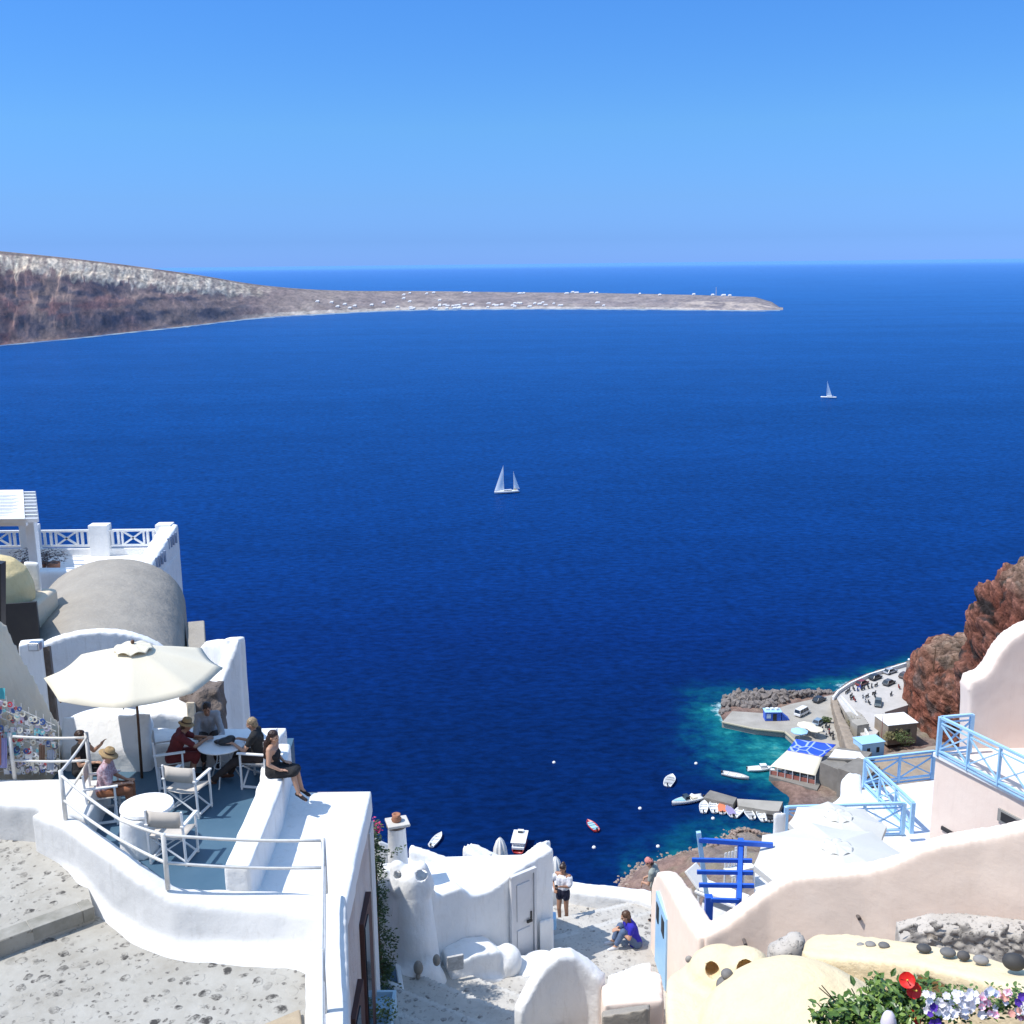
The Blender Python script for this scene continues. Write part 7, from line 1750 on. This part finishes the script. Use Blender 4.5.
# person in dark red with a straw hat, leaning on the table
J = pose_sit(.44, .42); tw = V3((.0, .55, .80))
for n, s in (('l', -1), ('r', 1)): J['el'+n] = V3((s*.22, .42, .76)); J['wr'+n] = V3((s*.06, .60, .80)); J['hd'+n] = V3((-s*.3, 1, .0)); J['an'+n] = V3((s*.12, .30, .09))
person('person in dark red clothes and straw hat leaning over the bistro table', c2.location+V3((.05, 0, 0)), R_(-72), J, SKIN2, [('dress', DRED, torso(J, 1.08, -.03)+sleeves(J, .75, 1.05)+legs(J, 1.25, 1.12)+[(J['hpl'], J['hpr'], .13, .13)]), ('shoes', SHOE, shoes(J))], short_hair, HBROWN, (.15, .10, .045))
# blond person opposite, legs stretched
J = pose_sit(.45, .12)
J['wrl'] = V3((-.05, .46, .80)); J['ell'] = V3((-.22, .22, .72)); J['elr'] = V3((.24, .12, .70)); J['wrr'] = V3((.12, .40, .82)); J['fac'] = V3((.1, 1, -.3))
J['anl'] = V3((-.14, .86, .10)); J['anr'] = V3((.14, .62, .10)); J['knl'] = V3((-.13, .46, .46))
person('person with short greying blond hair and dark trousers sitting near the low wall', c5.location+V3((.02, .02, 0)), R_(88), J, SKIN, [('shirt', BLK, torso(J, 1.05)+sleeves(J, .55)), ('trousers', DKB, legs(J, 1.9, 1.05)+[(J['hpl'], J['hpr'], .12, .12)]), ('shoes', cloth('brown_shoes', (.12, .05, .03)), shoes(J))], short_hair, HBLOND)
# pale shirt at the back bench
J = pose_sit(.45, .35); J['wrl'] = V3((-.1, .58, .62)); J['ell'] = V3((-.25, .34, .62)); J['elr'] = V3((.25, .34, .62)); J['wrr'] = V3((.1, .56, .62))
person('person in a pale grey shirt sitting in the shade at the back of the terrace', V3((at_Y(210, 740, 19.75).x, 19.72, CZ-9.3)), R_(195), J, SKIN2, [('shirt', GREYSH, torso(J, 1.08)+sleeves(J, 1.3)), ('trousers', DKB, legs(J, 1.85)+[(J['hpl'], J['hpr'], .12, .12)]), ('shoes', SHOE, shoes(J))], short_hair, HDARK)
# patterned shirt, straw hat
J = pose_sit(.45, .15); J['wrl'] = V3((-.08, .36, .66)); J['wrr'] = V3((.08, .36, .66)); J['hdl'] = V3((.3, 1, .1)); J['fac'] = V3((0, 1, -.45))
def tablet(r, J, L): build(MB().bar(V3((0, .40, .66)), V3((0, .52, .80)), .20, .012), 'tablet', WPAINT, r, local=True)
person('person in a plum patterned shirt and straw hat sitting at the terrace\'s left end', c4_.location+V3((.02, 0, 0)), R_(-82), J, SKIN, [('shirt', PATT, torso(J, 1.1)+sleeves(J, .8, 1.1)), ('trousers', RUST, legs(J, 1.7)+[(J['hpl'], J['hpr'], .12, .12)]), ('shoes', SHOE, shoes(J))], short_hair, HBLOND, (.17, .10, .045), extras=None)
# person in black behind, arm stretched
J = pose_sit(.45, .05); J['ell'] = V3((-.05, .25, .88)); J['wrl'] = V3((.05, .45, 1.05)); J['hdl'] = V3((.2, .6, .9)); J['fac'] = V3((.2, 1, .0))
pz_ = at_Y(82, 778, 18.3)
person('person in a black top raising one arm at the left end of the terrace', V3((pz_.x, 18.3, CZ-9.35)), R_(-95), J, SKIN, [('top', BLK, torso(J, 1.1)+sleeves(J, .35)), ('trousers', BLK, legs(J, 1.8)+[(J['hpl'], J['hpr'], .12, .12)]), ('shoes', SHOE, shoes(J))], short_hair, HDARK)
# standing woman on the landing
J = pose_base()
J['fac'] = V3((-.1, 1, -.5)); J['elr'] = V3((.30, -.06, 1.14)); J['wrr'] = V3((.20, .10, 1.02)); J['hdr'] = V3((-.6, .6, -.4)); J['ell'] = V3((-.20, .06, 1.12)); J['wrl'] = V3((-.04, .26, 1.20)); J['hdl'] = V3((.5, .8, .3)); J['anr'] = V3((.06, .06, .08)); J['knr'] = V3((.07, .10, .49)); J['ftl'] = V3((-.3, 1, 0))
off = [(J['cst']+V3((s*.05, 0, -.0)), J['wst']+V3((s*.05, 0, -.06)), .135, .12) for s in (-1, 1)]+[(J['shl']+V3((-.02, 0, -.05)), J['shr']+V3((.02, 0, -.05)), .075, .075)]+[(J['sh'+n]+V3((0, 0, -.05)), J['sh'+n].lerp(J['el'+n], .75), .085, .085) for n in 'lr']
def phone(r, J, L): build(MB().box(J['wrl']+V3((.06, .12, .03)), (.07, .012, .14)), 'phone', BLACK, r, local=True)
person('woman in a white off-shoulder top and dark shorts standing at the foot of the stairs', V3((D(563, 928, 16.4).x, D(563, 928, 16.4).y, stair_z(D(563, 928, 16.4).x, D(563, 928, 16.4).y))), R_(155), J, SKIN2, [('blouse', WSH, off), ('shorts', NAVY, [(J['pel']+V3((-.045, 0, .06)), J['pel']+V3((-.05, 0, -.04)), .122, .125), (J['pel']+V3((.045, 0, .06)), J['pel']+V3((.05, 0, -.04)), .122, .125)]+legs(J, .32, 1.02))], bun_hair, HDARK, extras=phone)
# child / woman in blue sitting on a step
J = pose_sit(.0, .30)
for n, s in (('l', -1), ('r', 1)): J['kn'+n] = V3((s*.11, .30, .40)); J['an'+n] = V3((s*.10, .46, .08)); J['wr'+n] = V3((s*.05, .36, .42)); J['el'+n] = V3((s*.22, .20, .30)); J['hd'+n] = V3((-s*.4, 1, -.2))
person('long-haired person in a royal blue top sitting on the steps by the gateway', V3((D(635, 953, 15.9).x, D(635, 953, 15.9).y, stair_z(D(635, 953, 15.9).x, D(635, 953, 15.9).y)-.02)), R_(100), J, SKIN, [('top', ROYAL, torso(J, 1.1, -.03)+sleeves(J, .5, 1.05)), ('jeans', JEAN, legs(J, 1.8)+[(J['hpl'], J['hpr'], .12, .12)]), ('shoes', WSHOE, shoes(J))], shoulder_hair, HBROWN, scale=1.12)
# person half hidden by the gateway
J = pose_base(); J['nek'] = V3((0, .10, 1.38)); J['cst'] = V3((0, .05, 1.24)); J['hed'] = V3((0, .18, 1.50)); J['fac'] = V3((0, 1, -.6))
for n, s in (('l', -1), ('r', 1)): J['sh'+n] = V3((s*.17, .08, 1.34)); J['el'+n] = V3((s*.22, .14, 1.06)); J['wr'+n] = V3((s*.10, .32, 1.02))
def strap(r, J, L): build(MB().tube([J['shl']+V3((0, .02, .06)), J['cst']+V3((0, -.14, 0)), J['pel']+V3((.15, -.10, .10))], .016, 8).box(J['pel']+V3((.2, -.06, .08)), (.10, .26, .22)), 'shoulder_bag', BLACK, r, local=True)
person('person in grey green shirt and khaki trousers half hidden behind the pink gateway', V3((D(655, 938, 16.15).x, D(655, 938, 16.15).y, stair_z(D(655, 938, 16.15).x, D(655, 938, 16.15).y))), R_(70), J, SKIN, [('shirt', SAGE, torso(J, 1.08)+sleeves(J, .6)), ('trousers', BEIGE, legs(J, 1.9, 1.05)+[(J['hpl'], J['hpr'], .12, .12)]), ('shoes', SHOE, shoes(J)), ('cap', PNK, [(J['hed']+V3((0, -.01, .05)), J['hed']+V3((0, .03, .06)), .092, .088)])], short_hair, HDARK, extras=strap)
